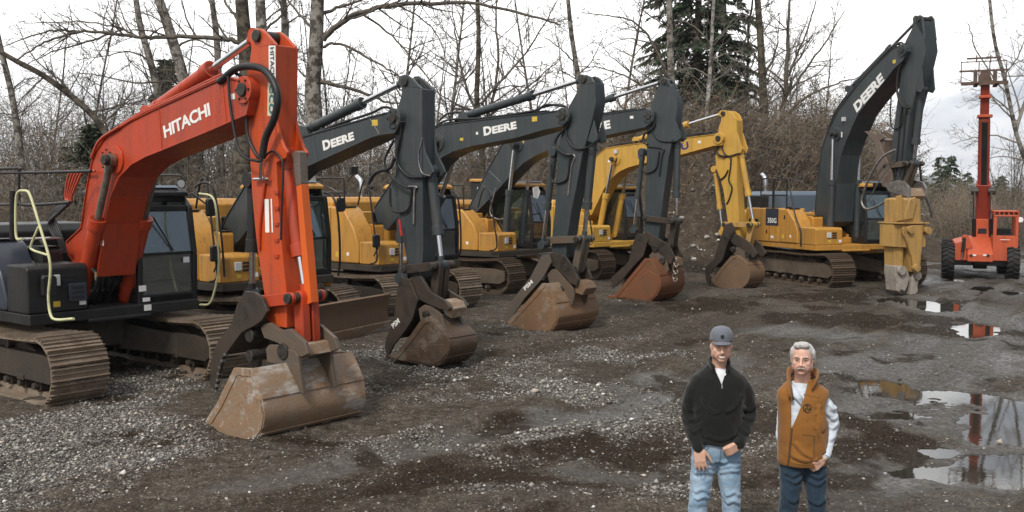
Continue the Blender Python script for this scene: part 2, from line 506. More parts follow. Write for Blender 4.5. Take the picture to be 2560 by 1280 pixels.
        mb.build('side_panel', body, s.root, bevel=.035)
        MB().box(xe + .2, xe + .75, -w - .006, -w + .02, zb + .55, zt - .35).build('vent_grille', M['black'], s.root)
        for xx in (xe + .12, -.55):
            MB().box(xx, xx + .012, -w - .004, -w + .02, zb + .2, zt - .05).build('panel_gap', M['ink'], s.root)
        ys = P.get('ystep', -.82)
        zs = P.get('zs', zb + .62)
        MB().prism([(-.04, zb + .16), (xt + .5, zb + .16), (xt + .5, zs), (xt + .34, zs + (zt - zs) * .45), (xt, zt - .06), (xt - .12, zt), (-.04, zt)], -w, ys - .005).build('fuel_tank', body, s.root, bevel=.05)
        s1, s2 = P.get('z1', zb + .68), P.get('z2', zb + 1.05)
        stm = P.get('stepm', body)
        MB().prism([(-.04, zb + .16), (xt + .0, zb + .16), (xt + .0, zt - .12), (-.04, zt - .12)], ys + .005, -.44).build('battery_box', stm, s.root, bevel=.03)
        MB().prism([(xt + .01, zb + .16), (xt + .42, zb + .16), (xt + .42, s2 - .06), (xt + .36, s2), (xt + .01, s2)], ys + .005, -.46).build('step_box', stm, s.root, bevel=.03)
        tb = MB().prism([(xt + .52, zb + .16), (xf - .02, zb + .16), (xf - .02, s1 - .05), (xf - .08, s1), (xt + .52, s1)], -w + .02, -.48).build('tool_box', stm, s.root, bevel=.03)
        xfl = xf - .018
        for k in range(3):
            MB().box(xfl, xfl + .012, -.86, -.70, s1 - .18 - .07 * k, s1 - .14 - .07 * k).build('slot', M['ink'], tb)
        for xx, zz in ((-.70, zb + .42), (xt - .2, zb + .9), (xe + .22, zb + .3)):
            MB().box(xx, xx + .05, -w - .012, -w + .01, zz, zz + .12).build('latch', M['black'], s.root)
        for xx, zz, ww, hh, mm in ((-.45, zb + .28, .16, .08, 'white'), (xt - .3, zb + .3, .1, .12, 'label_yellow'), (xt + .1, zb + .34, .08, .08, 'white')):
            MB().box(xx, xx + ww, -w - .004, -w + .01, zz, zz + hh).build('warning_label', M[mm], s.root)
        for yy, mm in ((-1.0, 'label_yellow'), (-.62, 'white')):
            MB().box(xfl, xfl + .004, yy, yy + .1, zb + .24, zb + .32).build('warning_label', M[mm], tb)
        MB().prism([(xt - .3, zt + .002), (xt - .05, zt + .002), (xt - .05, zt + .02), (xt - .3, zt + .02)], -w + .1, ys - .1).build('tread_plate', M['rail'], s.root)
        MB().cyl((.15, -w + .25, zt - .01), (.15, -w + .25, zt + .06), .07, n=18).build('filler_cap', M['black'], s.root)
        lp = MB().box(xfl, xfl + .03, -1.05, -.90, s1 - .30, s1 - .14).build('head_lamp', M['lamp'], tb, bevel=.01)
        MB().box(xt + .05, xt + .4, ys + .03, -.48, s2, s2 + .012).build('step_tread', M['rail'], s.root)
        # left hand body behind the cab, boom foot brackets, engine cover
        MB().box(xe + .01, -.5, .45, w, zb + .16, zt - .08).build('side_panel', body, s.root, bevel=.035)
        eh = P.get('hood')
        if eh:
            x0, x1, y0, y1, z1, m_ = eh
            o = MB().rings([[(x0, y0, zt - .3), (x1, y0, zt - .3), (x1, y1, zt - .3), (x0, y1, zt - .3)], [(x0, y0, z1 - .12), (x1, y0, z1 - .12), (x1, y1, z1 - .12), (x0, y1, z1 - .12)],
                        [(x0 + .12, y0 + .14, z1), (x1 - .12, y0 + .14, z1), (x1 - .12, y1 - .14, z1), (x0 + .12, y1 - .14, z1)]]).build('engine_hood', m_, s.root, bevel=.03)
            if P.get('hoodgrille'):
                MB().box(x0 + .15, x1 - .15, y0 - .006, y0 + .02, zt + .02, z1 - .16).build('vent_grille', M['black'], o)
        MB().box(xe + .02, -.3, -.44, .44, zb + .16, zt - .15).build('pump_cover', M['black'], s.root, bevel=.03)
        br = P.get('bracket', M['black'])
        for y0 in (-.40, .33):
            MB().prism([(-.35, zb + .14), (1.0, zb + .14), (1.0, zb + .42), (.55, zb + .6), (.3, zb + 1.0), (.08, zb + 1.12), (-.12, zb + 1.05), (-.3, zb + .6)], y0, y0 + .07).build('boom_bracket', br, s.root, bevel=.01)
        MB().box(.55, 1.05, -.52, .52, zb + .16, zb + .34).build('swivel_housing', br, s.root, bevel=.03)
    def exhaust(s, x, y, z0, h, r=.06):
        MB().tube(spline([(x, y, z0), (x, y, z0 + h * .62), (x - .05, y, z0 + h * .85), (x - .2, y, z0 + h)], 6), [r] * 18 + [r * 1.05], 12).build('exhaust_pipe', M['chrome'], s.root, smooth=60)
    def cab(s, P, frame, roofm, skirt, glass, seatm, front_lower=True, visor=True):
        x0, x1, y0, y1, z0, z1 = P
        rake = .10
        xs = [(x0, z0), (x1, z0), (x1 + .02, z0 + .75), (x1 - rake, z1 - .22), (x1 - rake - .22, z1 - .04), (x0 + .05, z1 - .04)]
        t = .085
        cabo = MB()
        cabo.box(x0, x1, y0, y1, z0 + .02, z0 + .16)                                   # floor
        for y in (y0, y1 - t):
            for a, b in ((0, 5), (1, 2), (2, 3), (3, 4)):
                (xa, za), (xb, zb) = xs[a], xs[b]
                dx, dz = xb - xa, zb - za; l = hypot(dx, dz); nx, nz = -dz / l * t, dx / l * t
                if a == 0: nx, nz = t * 1.3, 0
                cabo.prism([(xa, za), (xb, zb), (xb + nx, zb + nz), (xa + nx, za + nz)], y, y + t)
            xm = x0 + (x1 - x0) * .47
            cabo.prism([(xm, z0), (xm + .09, z0), (xm + .05, z1 - .06), (xm - .04, z1 - .06)], y + .003, y + t - .003)
            cabo.prism([(x0, z0 + .1), (x1, z0 + .1), (x1, z0 + .26), (x0, z0 + .26)], y + .004, y + t - .004)
            cabo.prism([(x0 + .04, z1 - .16), (x1 - rake - .1, z1 - .16), (x1 - rake - .2, z1 - .05), (x0 + .05, z1 - .05)], y + .002, y + t - .002)
        cabo.front([(y0 + t, z0), (y1 - t, z0), (y1 - t, z0 + .14), (y0 + t, z0 + .14)], x1 - .06, x1)
        cabo.front([(y0 + t, z1 - .30), (y1 - t, z1 - .30), (y1 - t, z1 - .2), (y0 + t, z1 - .2)], x1 - rake - .09, x1 - rake - .02)
        cabo.box(x0, x0 + .06, y0 + t, y1 - t, z0, z0 + .9)
        cab = cabo.build('cab', frame, s.root, bevel=.022)
        # roof with a raised centre and hatch
        yy = lambda k: (y0 - .02 + k, y1 + .02 - k)
        rr = []
        for z, k in ((z1 - .06, .0), (z1 + .0, .0), (z1 + .05, .05), (z1 + .075, .16)):
            a, b = yy(k)
            rr.append([(x0 - .02 + k, a, z), (x1 - rake - .14 - k * .6, a, z), (x1 - rake - .06 - k, a + .06, z), (x1 - rake - .06 - k, b - .06, z), (x1 - rake - .14 - k * .6, b, z), (x0 - .02 + k, b, z)])
        rf = MB().rings(rr).build('roof', roofm, cab, bevel=.015)
        if visor:
            MB().rings([[(x1 - .75, y0 + .14, z1 + .07), (x1 - .2, y0 + .14, z1 + .07), (x1 - .2, y1 - .14, z1 + .07), (x1 - .75, y1 - .14, z1 + .07)],
                        [(x1 - .72, y0 + .19, z1 + .115), (x1 - .26, y0 + .19, z1 + .115), (x1 - .26, y1 - .19, z1 + .115), (x1 - .72, y1 - .19, z1 + .115)]]).build('roof_hatch', M['hoodblue'], cab, bevel=.02)
        # glass panes
        g = .012
        MB().rings([[(x1 - .035, y0 + t - .01, z0 + .80), (x1 - .035 + g, y0 + t - .01, z0 + .80), (x1 - .035 + g, y1 - t + .01, z0 + .80), (x1 - .035, y1 - t + .01, z0 + .80)],
                    [(x1 - rake - .05, y0 + t - .01, z1 - .26), (x1 - rake - .05 + g, y0 + t - .01, z1 - .26), (x1 - rake - .05 + g, y1 - t + .01, z1 - .26), (x1 - rake - .05, y1 - t + .01, z1 - .26)]]).build('windscreen', glass, cab, smooth=0)
        if front_lower:
            MB().box(x1 - .04, x1 - .03, y0 + t - .01, y1 - t + .01, z0 + .12, z0 + .75).build('lower_window', glass, cab, smooth=0)
            MB().box(x1 - .055, x1 - .02, y0 + t, y1 - t, z0 + .755, z0 + .795).build('window_bar', frame, cab)
        xm = x0 + (x1 - x0) * .47
        for y in (y0 + .03, y1 - .045):
            MB().prism([(x0 + .09, z0 + .26), (xm, z0 + .26), (xm - .03, z1 - .15), (x0 + .12, z1 - .15)], y, y + g).build('side_window', glass, cab, smooth=0)
            MB().prism([(xm + .08, z0 + .26), (x1 - .06, z0 + .26), (x1 - .06, z0 + .75), (x1 - rake - .08, z1 - .24), (x1 - rake - .25, z1 - .15), (xm + .04, z1 - .15)], y, y + g).build('side_window', glass, cab, smooth=0)
        MB().box(x0 + .02, x0 + .032, y0 + t, y1 - t, z0 + .9, z1 - .1).build('rear_window', glass, cab, smooth=0)
        # interior
        ym = (y0 + y1) / 2
        st = MB().rings([[(x0 + .45, ym - .25, z0 + .55), (x0 + .95, ym - .25, z0 + .58), (x0 + .95, ym + .25, z0 + .58), (x0 + .45, ym + .25, z0 + .55)],
                         [(x0 + .42, ym - .26, z0 + .70), (x0 + .97, ym - .26, z0 + .70), (x0 + .97, ym + .26, z0 + .70), (x0 + .42, ym + .26, z0 + .70)]])
        st.rings([[(x0 + .36, ym - .24, z0 + .68), (x0 + .50, ym - .24, z0 + .68), (x0 + .50, ym + .24, z0 + .68), (x0 + .36, ym + .24, z0 + .68)],
                  [(x0 + .24, ym - .24, z0 + 1.25), (x0 + .36, ym - .24, z0 + 1.25), (x0 + .36, ym + .24, z0 + 1.25), (x0 + .24, ym + .24, z0 + 1.25)],
                  [(x0 + .22, ym - .13, z0 + 1.48), (x0 + .30, ym - .13, z0 + 1.48), (x0 + .30, ym + .13, z0 + 1.48), (x0 + .22, ym + .13, z0 + 1.48)]])
        st.build('seat', seatm, cab, bevel=.03)
        MB().box(x0 + .4, x0 + 1.0, ym - .42, ym - .28, z0 + .5, z0 + .85).box(x0 + .4, x0 + 1.0, ym + .28, ym + .42, z0 + .5, z0 + .85).box(x1 - .35, x1 - .15, ym - .3, ym + .3, z0 + .15, z0 + .35).build('console', M['black'], cab, bevel=.02)
        MB().tube(spline([(x0 + .98, ym - .3, z0 + .85), (x0 + 1.02, ym - .3, z0 + 1.02)], 3), .02, 6).tube([(x0 + .98, ym + .3, z0 + .85), (x0 + 1.02, ym + .3, z0 + 1.02)], .02, 6).build('joystick', M['black'], cab)
        MB().box(x1 - .32, x1 - .28, y0 + .12, y0 + .36, z0 + 1.0, z0 + 1.25).build('monitor', M['black'], cab, bevel=.01)
        MB().tube([(x1 - .01, ym + .1, z0 + .82), (x1 - .04, ym - .22, z0 + 1.35)], .012, 6).build('wiper', M['black'], cab)
        if skirt is not None:
            MB().prism([(x0, z0 - .28), (x1 - .1, z0 - .28), (x1 + .02, z0 - .16), (x1 + .02, z0 - .005), (x0, z0 - .005)], y0 - .02, y1 + .02).build('cab_skirt', skirt, s.root, bevel=.03)
        return cab
    # ---------------------------------------------------------------- front equipment
    def boom(s, pts, bw, mat, flange=True, ribs=()):
        P = s.poly(pts, -bw / 2); s.boomP = P; s.bw = bw
        mb = MB().prism(P, -bw / 2, bw / 2)
        mb.strip(P + [P[0]], -bw / 2 - .022, bw / 2 + .022, .02) if flange else None
        o = mb.build('boom', mat, s.root, bevel=.008)
        for a, b in ribs:
            A, B = s.pl(*a, -bw / 2), s.pl(*b, -bw / 2)
            MB().tube([(A[0], -bw / 2 - .003, A[1]), (B[0], -bw / 2 - .003, B[1])], .009, 5).build('weld_seam', mat, o)
        return o
    def stick(s, pts, sw, mat, lug=None, foot=None):
        P = s.poly(pts, -sw / 2)
        mb = MB().prism(P, -sw / 2, sw / 2)
        if lug:
            L_ = s.poly(lug, -sw / 2)
            mb.prism(L_, -sw / 2, -sw / 2 + .05).prism(L_, sw / 2 - .05, sw / 2)
        if foot:
            L_ = s.poly(foot, -sw / 2)
            mb.prism(L_, -sw / 2 + .0, -sw / 2 + .045).prism(L_, sw / 2 - .045, sw / 2)
        return mb.build('stick', mat, s.root, bevel=.014)
    def boom_lines(s, x0, x1, mat='hose', ys=(-.16, -.08, .06, .14), r=.018):
        """pipes clamped along the upper edge of the boom between local x0 and x1"""
        xs = np.linspace(x0, x1, 14); P = s.boomP; n = len(P); top = []
        for x in xs:
            zz = [P[i][1] + (P[(i + 1) % n][1] - P[i][1]) * (x - P[i][0]) / (P[(i + 1) % n][0] - P[i][0]) for i in range(n) if (P[i][0] - x) * (P[(i + 1) % n][0] - x) < 0]
            top.append((x, max(zz) if zz else top[-1][1]))
        for y in ys:
            MB().tube([(x, y, z + .055) for x, z in top], r, 6).build('hydraulic_line', M[mat], s.root, smooth=60)
        for i in range(1, 13, 2):
            x, z = top[i]
            MB().box(x - .03, x + .03, min(ys) - .05, max(ys) + .05, z + .0, z + .10).build('hose_clamp', M['black'], s.root)
    def label(s, px, py, y, w, h, mat='white', parent=None):
        x, z = s.pl(px, py, y)
        return MB().box(x, x + w, y - .003, y + .004, z - h, z).build('warning_label', M[mat], parent or s.root)
    def bolts(s, pos, y, r, n=8, mat='pin'):
        mb = MB()
        for i in range(n):
            a = 2 * pi * i / n; c = (pos[0] + cos(a) * r, pos[1] + sin(a) * r)
            MB().cyl((c[0], y, c[1]), (c[0], y - .02, c[1]), .016, n=6).build('bolt', M[mat], s.root)
    def pin(s, pos, y0, y1, r=.07, mat='pin', name='pin', parent=None):
        return MB().cyl((pos[0], y0, pos[1]), (pos[0], y1, pos[1]), r, n=18).build(name, M[mat], parent or s.root, bevel=.01)
    def bar(s, name, A, B, hw, ys, mat, parent=None, round_=True):
        """flat link between two side points, half width hw, plates at ys"""
        A, B = Vector((A[0], A[1])), Vector((B[0], B[1]))
        d = (B - A); a = atan2(d.y, d.x)
        pts = [(A.x + hw * cos(t), A.y + hw * sin(t)) for t in [a + pi / 2 + pi * i / 6 for i in range(7)]]
        pts += [(B.x + hw * cos(t), B.y + hw * sin(t)) for t in [a - pi / 2 + pi * i / 6 for i in range(7)]]
        mb = MB()
        for y0, y1 in ys: mb.prism(pts, y0, y1)
        return mb.build(name, mat, parent or s.root, bevel=.01)
    def bucket(s, pts, nshell, W, mat, teeth=0, wear=(), sidecut=None, yc=0.0, ridge=True, th=.035):
        P = s.poly(pts, yc - W / 2)
        y0, y1 = yc - W / 2, yc + W / 2
        mb = MB()
        shell = P[:nshell]
        sm = [Vector((p[0], 0, p[1])) for p in shell]
        sm = [(p.x, p.z) for p in spline(sm, 5)]
        mb.sheet(sm, y0 + .03, y1 - .03, th)
        outline = sm + P[nshell:]
        mb.prism(outline, y0 - .0, y0 + .032).prism(outline, y1 - .032, y1)
        # side wear rims
        rim = [sm[-1]] + P[nshell:] + [sm[0]]
        mb.sheet(rim, y0 - .012, y0 + .045, .10).sheet(rim, y1 - .045, y1 + .012, .10)
        # bottom lip plate
        (lx, lz), (bx, bz) = sm[0], sm[3]
        mb.sheet([(lx, lz - .001), (bx, bz - .001)], y0 - .02, y1 + .02, .05)
        o = mb.build('bucket', mat, s.root, bevel=.007, smooth=30)
        if ridge:
            n = len(sm)
            for f in (.42, .72):
                i = int(n * f); a, b = sm[i], sm[i + 1]
                dx, dz = b[0] - a[0], b[1] - a[1]; l = hypot(dx, dz); nx, nz = dz / l, -dx / l
                q = [(a[0], a[1]), (a[0] + dx / l * .05, a[1] + dz / l * .05), (a[0] + dx / l * .05 + nx * .016, a[1] + dz / l * .05 + nz * .016), (a[0] + nx * .016, a[1] + nz * .016)]
                MB().prism(q, y0 + .01, y1 - .01).build('wear_strip', mat, o)
            for k in range(4):
                ya = y0 + .02 + (W - .16) * k / 3
                seg = sm[int(n * .12):int(n * .42)]
                MB().sheet([(p[0], p[1]) for p in reversed(seg)], ya, ya + .12, .014).build('wear_plate', mat, o)
        for k in range(teeth):
            ya = y0 + .04 + (W - .18) * k / max(1, teeth - 1)
            dx, dz = lx - bx, lz - bz; l = hypot(dx, dz); ux, uz = dx / l, dz / l
            MB().rings([[(lx - ux * .08 + a * -uz * .05, ya + b, lz - uz * .08 + a * ux * .05 + .02) for a, b in ((-1, 0), (-1, .1), (1, .1), (1, 0))],
                        [(lx + ux * .2 + a * -uz * .012, ya + b, lz + uz * .2 + .015 + a * ux * .012) for a, b in ((-1, .02), (-1, .08), (1, .08), (1, .02))]]).build('tooth', mat, o, bevel=.006)
        return o, P, sm
    def word(s, txt, parent, bl, br, tl, y, mat, bold=.012, spacing=1.0, smallcaps=False, name='lettering'):
        A, B, T = s.pl(*bl, y), s.pl(*br, y), s.pl(*tl, y)
        d = Vector((B[0] - A[0], 0, B[1] - A[1])); w = d.length
        up = Vector((-d.z, 0, d.x)).normalized()
        hgt = abs(Vector((T[0] - A[0], 0, T[1] - A[1])).dot(up))
        if smallcaps:
            me = smallcap_mesh(txt, bold)
        else:
            me = text_mesh(txt, name, bold, .002, spacing)
        return place_text(me, name, mat, parent, (A[0], y, A[1]), d, up, w, hgt)

def smallcap_mesh(txt, bold):
    """first letter taller than the rest, letters joined into one mesh"""
    a = text_mesh(txt[0], 'lettering', bold, .002); b = text_mesh(txt[1:], 'rest', bold, .002, 1.04)
    def xy(me):
        co = np.empty(len(me.vertices) * 3, np.float32); me.vertices.foreach_get('co', co); return co.reshape(-1, 3)
    ca, cb = xy(a), xy(b)
    ca[:, 1] *= 1.22; wa = ca[:, 0].max()
    cb[:, 0] += wa - cb[:, 0].min() + .05
    a.vertices.foreach_set('co', ca.ravel()); b.vertices.foreach_set('co', cb.ravel())
    bm = bmesh.new(); bm.from_mesh(a); bm.from_mesh(b); bm.to_mesh(a); bm.free()
    bpy.data.meshes.remove(b)
    return a

def emblem_mesh(s=1.0, x=0.0):
    """leaping deer inside a rounded shield: returns outline meshes (white on dark) in the y,z plane scaled s"""
    deer = [(-.62, -.10), (-.42, .14), (-.30, .16), (-.34, .34), (-.50, .42), (-.34, .46), (-.22, .40), (-.12, .18), (.25, .12), (.48, .20), (.42, .02), (.58, -.22), (.50, -.40), (.44, -.24), (.28, -.10), (-.02, -.12), (-.22, -.22), (-.44, -.40), (-.40, -.30), (-.30, -.14), (-.46, -.04)]
    shield = [(-.72, .70), (-.35, .80), (.35, .80), (.72, .70), (.80, .30), (.76, -.45), (.50, -.72), (-.50, -.72), (-.76, -.45), (-.80, .30)]
    return [(a * s, b * s) for a, b in deer], [(a * s, b * s) for a, b in shield]

def put_emblem(s, parent, o, xdir, zdir, size, depthdir):
    """o: local origin, xdir and zdir span the sign's plane; depthdir points outward"""
    deer, shield = emblem_mesh(size)
    X, Z, D = Vector(xdir), Vector(zdir), Vector(depthdir)
    o = Vector(o)
    def slab(poly, d0, d1): return [[o + X * a + Z * b + D * d0 for a, b in poly], [o + X * a + Z * b + D * d1 for a, b in poly]]
    MB().rings(slab([(a * 1.0, b * 1.0) for a, b in shield], .0, .004)).build('emblem_rim', M['white'], parent, smooth=0)
    e = MB().rings(slab([(a * .88, b * .88) for a, b in shield], .0, .007)).build('emblem', M['ink'], parent, smooth=0)
    MB().rings(slab(deer, .0, .010)).build('emblem_deer', M['white'], parent, smooth=0)
    return e
# ================================================================== the machines
def fit_width(e, near, far, W=1.2):
    for _ in range(12):
        x, z = e.pl(near[0], near[1], -W / 2)
        W = .5 * W + .5 * 2 * max(.25, min(1.1, e.fx(far[0], far[1], x).y))
    return W

def common_front(e, J, mat, cylmat, sw, bw):
    """pins and cylinders shared by every machine; J holds the joints as photo measurements"""
    P = lambda k, y: Vector((J[k][1], y, J[k][2])) if J[k][0] == 'L' else e.p3(J[k][0], J[k][1], y)
    # arm cylinder on top of the boom
    if 'arm_a' in J:
        e.cylinder(P('arm_a', 0), P('arm_b', 0), J.get('arm_t', .58), J.get('arm_r', .088), .048, cylmat, name='arm_cylinder', w=sw / 2 - .05)
        A = P('arm_a', -.1)
        MB().prism([(A.x - .16, A.z - .2), (A.x + .2, A.z - .2), (A.x + .09, A.z + .08), (A.x - .05, A.z + .1)], -.16, -.11).prism([(A.x - .16, A.z - .2), (A.x + .2, A.z - .2), (A.x + .09, A.z + .08), (A.x - .05, A.z + .1)], .11, .16).build('cylinder_lug', mat, e.root, bevel=.01)
    p = e.pl(*J['pin'], -bw / 2); e.pin(p, -bw / 2 - .07, bw / 2 + .07, .085)
    MB().cyl((p[0], -bw / 2 - .035, p[1]), (p[0], bw / 2 + .035, p[1]), .17, n=24).build('pin_boss', mat, e.root, bevel=.01)
    p = P('arm_b', -sw / 2) if 'arm_b' in J else None
    if p is not None: e.pin((p.x, p.z), -sw / 2 - .04, sw / 2 + .04, .075)
    if mat is not M['yellow_k']:
        q = e.pl(*J['bcyl'], -bw / 2); e.bolts(q, -bw / 2 - .028, .145, 8)
        q = e.pl(*J['pin'], -bw / 2); e.bolts(q, -bw / 2 - .033, .125, 6)
    # boom cylinders either side of the boom
    b = J['bcyl']; y = J.get('cy', bw / 2 + .15)
    X = e.pl(b[0], b[1], -bw / 2 - .12)
    foot = J['bfoot']
    e.pin(X, -y - .12, y + .12, .075)
    MB().cyl((X[0], -bw / 2 - .03, X[1]), (X[0], bw / 2 + .03, X[1]), .2, n=24).build('pin_boss', mat, e.root, bevel=.01)
    for sy in (-1, 1):
        e.cylinder((foot[0], sy * y, foot[1]), (X[0], sy * y, X[1]), J.get('bt', .55), J.get('br', .098), .052, cylmat, J.get('brod', 'chrome'), 'boom_cylinder', w=.06)
    # bucket cylinder on the front of the stick and its linkage
    A, B = P('bk_a', 0), P('bk_b', 0)
    e.cylinder(A, B, J.get('bk_t', .6), J.get('bk_r', .085), .045, cylmat, name='bucket_cylinder', w=sw / 2 - .08)
    C = P('link_c', 0); D = P('link_d', 0)
    lm = J.get('linkm', M['coupler'])
    e.bar('bucket_link', (B.x, B.z), (C.x, C.z), .085, [(-.13, -.02), (.02, .13)], lm)
    e.bar('guide_link', (D.x, D.z), (B.x, B.z), .075, [(-sw / 2 - .09, -sw / 2 - .035), (sw / 2 + .035, sw / 2 + .09)], lm)
    e.pin((B.x, B.z), -sw / 2 - .13, sw / 2 + .13, .065); e.pin((C.x, C.z), -.2, .2, .06); e.pin((D.x, D.z), -sw / 2 - .12, sw / 2 + .12, .055)
    if 'th_a' in J:
        A, B = P('th_a', 0), P('th_b', 0)
        e.cylinder(A, B, J.get('th_t', .55), .07, .04, J.get('thm', cylmat), name='thumb_cylinder', w=.1)

# ------------------------------------------------------------------ orange excavator, nearest
e = Exc((-7.20, 15.9), 51, 'excavator', 'bright orange excavator nearest the camera with pale yellow handrails')
e1 = e
e.tracks(4.7, 2.40, .80, .92, M['track'], M['frame'], 0, (.45, .0))
HP = dict(zb=1.0, zt=2.16, w=1.38, xr=-1.95, xf=1.72, zcw=2.1, z1=1.84, z2=2.05, xt=.55, ystep=-.80, zs=1.35, stepm=M['black'], hood=(-1.7, -.3, -1.0, .9, 2.36, M['black']))
e.house(HP, M['navy'], M['black'], M['orange'])
e.cab((.0, 1.62, .36, 1.40, 1.13, 2.86), M['black'], M['black'], None, M['glass'], M['seat_grey'])
bp = [(212, 690), (172, 634), (168, 606), (205, 571), (216, 490), (226, 433), (236, 388), (263, 348), (290, 325), (322, 308), (380, 279), (492, 228), (566, 194), (596, 202), (622, 206), (626, 240), (618, 284), (520, 327), (417, 369), (365, 390), (332, 408), (300, 440), (278, 490), (262, 560), (245, 690)]
bm1 = e.boom(bp, .56, M['orange'], ribs=[((398, 268), (405, 376)), ((556, 200), (566, 304))])
st = [(628, 118), (622, 162), (611, 210), (612, 250), (616, 290), (622, 337), (625, 412), (630, 491), (637, 570), (643, 624), (661, 742), (661, 795), (684, 815), (716, 821), (716, 740), (704, 624), (694, 491), (690, 412), (688, 300), (689, 200), (690, 112)]
e.stick(st, .34, M['orange_stick'], lug=[(690, 112), (664, 82), (650, 72), (637, 72), (627, 80), (624, 92), (628, 122)], foot=[(690, 300), (697, 330), (709, 365), (718, 380), (714, 396), (700, 402), (688, 410)])
J = dict(pin=(612, 225), arm_a=(378, 282), arm_b=(644, 90), arm_t=.60, arm_r=.10, bcyl=(272, 400), bfoot=(1.22, 1.22), bt=.60, brod='rustrod', cy=.37, br=.108,
         bk_a=(712, 385), bk_b=(765, 742), bk_t=.72, link_c=(770, 845), link_d=(663, 754), linkm=M['orange'], th_a=(632, 450), th_b=(630, 738), th_t=.62, thm=M['black'])
common_front(e, J, M['orange'], M['orange'], .34, .56)
e.plates('cylinder_guard', M['orange_guard'], [(752, 460), (740, 466), (762, 755), (768, 762), (778, 757), (776, 735)], [(-.055, .065)])
e.plates('guard_sleeve', M['thumb_tan'], [(738, 376), (729, 384), (740, 466), (752, 460), (748, 380)], [(-.055, .065)])
# bucket, ears, coupler and thumb
bk = [(501, 1075), (533, 1080), (615, 1101), (640, 1097), (655, 1075), (661, 1039), (652, 990), (640, 955), (625, 921), (586, 919), (546, 1002)]
W1 = fit_width(e, (655, 1080), (909, 1005), 1.6)
print('bucket width M1', W1)
b1, bP, bS = e.bucket(bk, 9, W1, M['bucket_tan'], 0, None)
for q_ in ((-W1 / 2 - .016, -W1 / 2 + .004), (W1 / 2 - .004, W1 / 2 + .016)): e.plates('side_plate', M['bucket_tan'], [(536, 1082), (615, 1099), (638, 1094), (652, 1074), (657, 1040), (648, 995), (630, 986), (606, 990), (580, 1012)], [q_], b1)
e.plates('bucket_ear', M['coupler'], [(664, 872), (672, 862), (690, 862), (736, 878), (746, 890), (748, 915), (758, 985), (752, 985), (730, 935), (700, 912), (668, 905)], [(-.27, -.22), (.22, .27)], b1)
c0 = e.plates('quick_coupler', M['coupler'], [(651, 820), (660, 810), (674, 807), (700, 826), (724, 822), (761, 856), (770, 885), (752, 893), (741, 882), (690, 856), (660, 845)], [(-.26, -.20), (.20, .26)])
p = e.pl(671, 832, 0); e.pin(p, -.3, .3, .09, parent=c0)
p = e.pl(752, 872, 0); e.pin(p, -.29, .29, .10, parent=c0)
p = e.pl(676, 882, 0); e.pin(p, -.33, .33, .075, parent=c0)
e.plates('coupler_block', M['bucket_tan'], [(720, 850), (757, 862), (764, 890), (745, 896), (716, 880)], [(-.2, .2)], c0)
e.plates('lifting_hook', M['coupler'], [(750, 968), (758, 966), (770, 978), (774, 996), (768, 1010), (764, 1006), (766, 992), (760, 982)], [(.0, .04)], b1)
t1 = e.plates('thumb', M['thumb'], [(613, 728), (634, 730), (655, 745), (668, 778), (655, 800), (640, 812), (603, 832), (556, 896), (536, 984), (524, 962), (526, 905), (540, 860), (578, 808), (594, 755)], [(-.33, -.28), (.28, .33)])
e.plates('thumb_web', M['thumb'], [(613, 745), (640, 770), (590, 835), (550, 890), (540, 880), (580, 812), (598, 760)], [(-.28, .28)], t1)
nose = [(560, 886), (552, 902), (546, 918), (543, 934), (541, 950), (539, 964), (537, 978)]
for q in nose:
    for yy in (-.335, .275):
        x, z = e.pl(q[0], q[1], yy); MB().box(x - .01, x + .03, yy, yy + .06, z - .016, z + .016).build('thumb_tooth', M['steel'], t1)

# lettering and stickers
e.word('HITACHI', bm1, (412, 346), (527, 288), (408, 315), -.284, M['white'], .03, .95)
stk = [o for o in e.root.children if o.name.startswith('stick')][0]
def down_strip(tl, tr, bl, y, mat, name, parent):
    a, b, c = e.p3(*tl, y), e.p3(*tr, y), e.p3(*bl, y)
    d = b + (c - a)
    n = Vector((0, -.004, 0))
    return MB().rings([[a, b, d, c], [a + n, b + n, d + n, c + n]]).build(name, mat, parent, smooth=0)
yst = -.172
down_strip((672, 114), (689, 114), (673, 205), yst, M['white'], 'name_plate', stk)
def down_word(txt, a, b, c, mat):
    A, Bq, Cq = e.p3(*a, yst - .006), e.p3(*b, yst - .006), e.p3(*c, yst - .006)
    place_text(text_mesh(txt, 'lettering', .02, .001), 'lettering', mat, stk, A, Bq - A, Vector((0, -1, 0)).cross((Bq - A).normalized()), (Bq - A).length, (Cq - A).length)
down_word('HITACHI', (675, 119), (676, 202), (685, 119), M['ink'])
down_strip((670, 206), (689, 206), (669, 290), yst, M['sticker'], 'name_plate', stk)
down_word('eco', (673, 211), (672, 285), (686, 211), M['teal'])
down_strip((662, 498), (672, 498), (664, 581), yst, M['white'], 'warning_label', stk)
down_strip((677, 497), (680, 497), (680, 581), yst, M['white'], 'warning_label', stk)
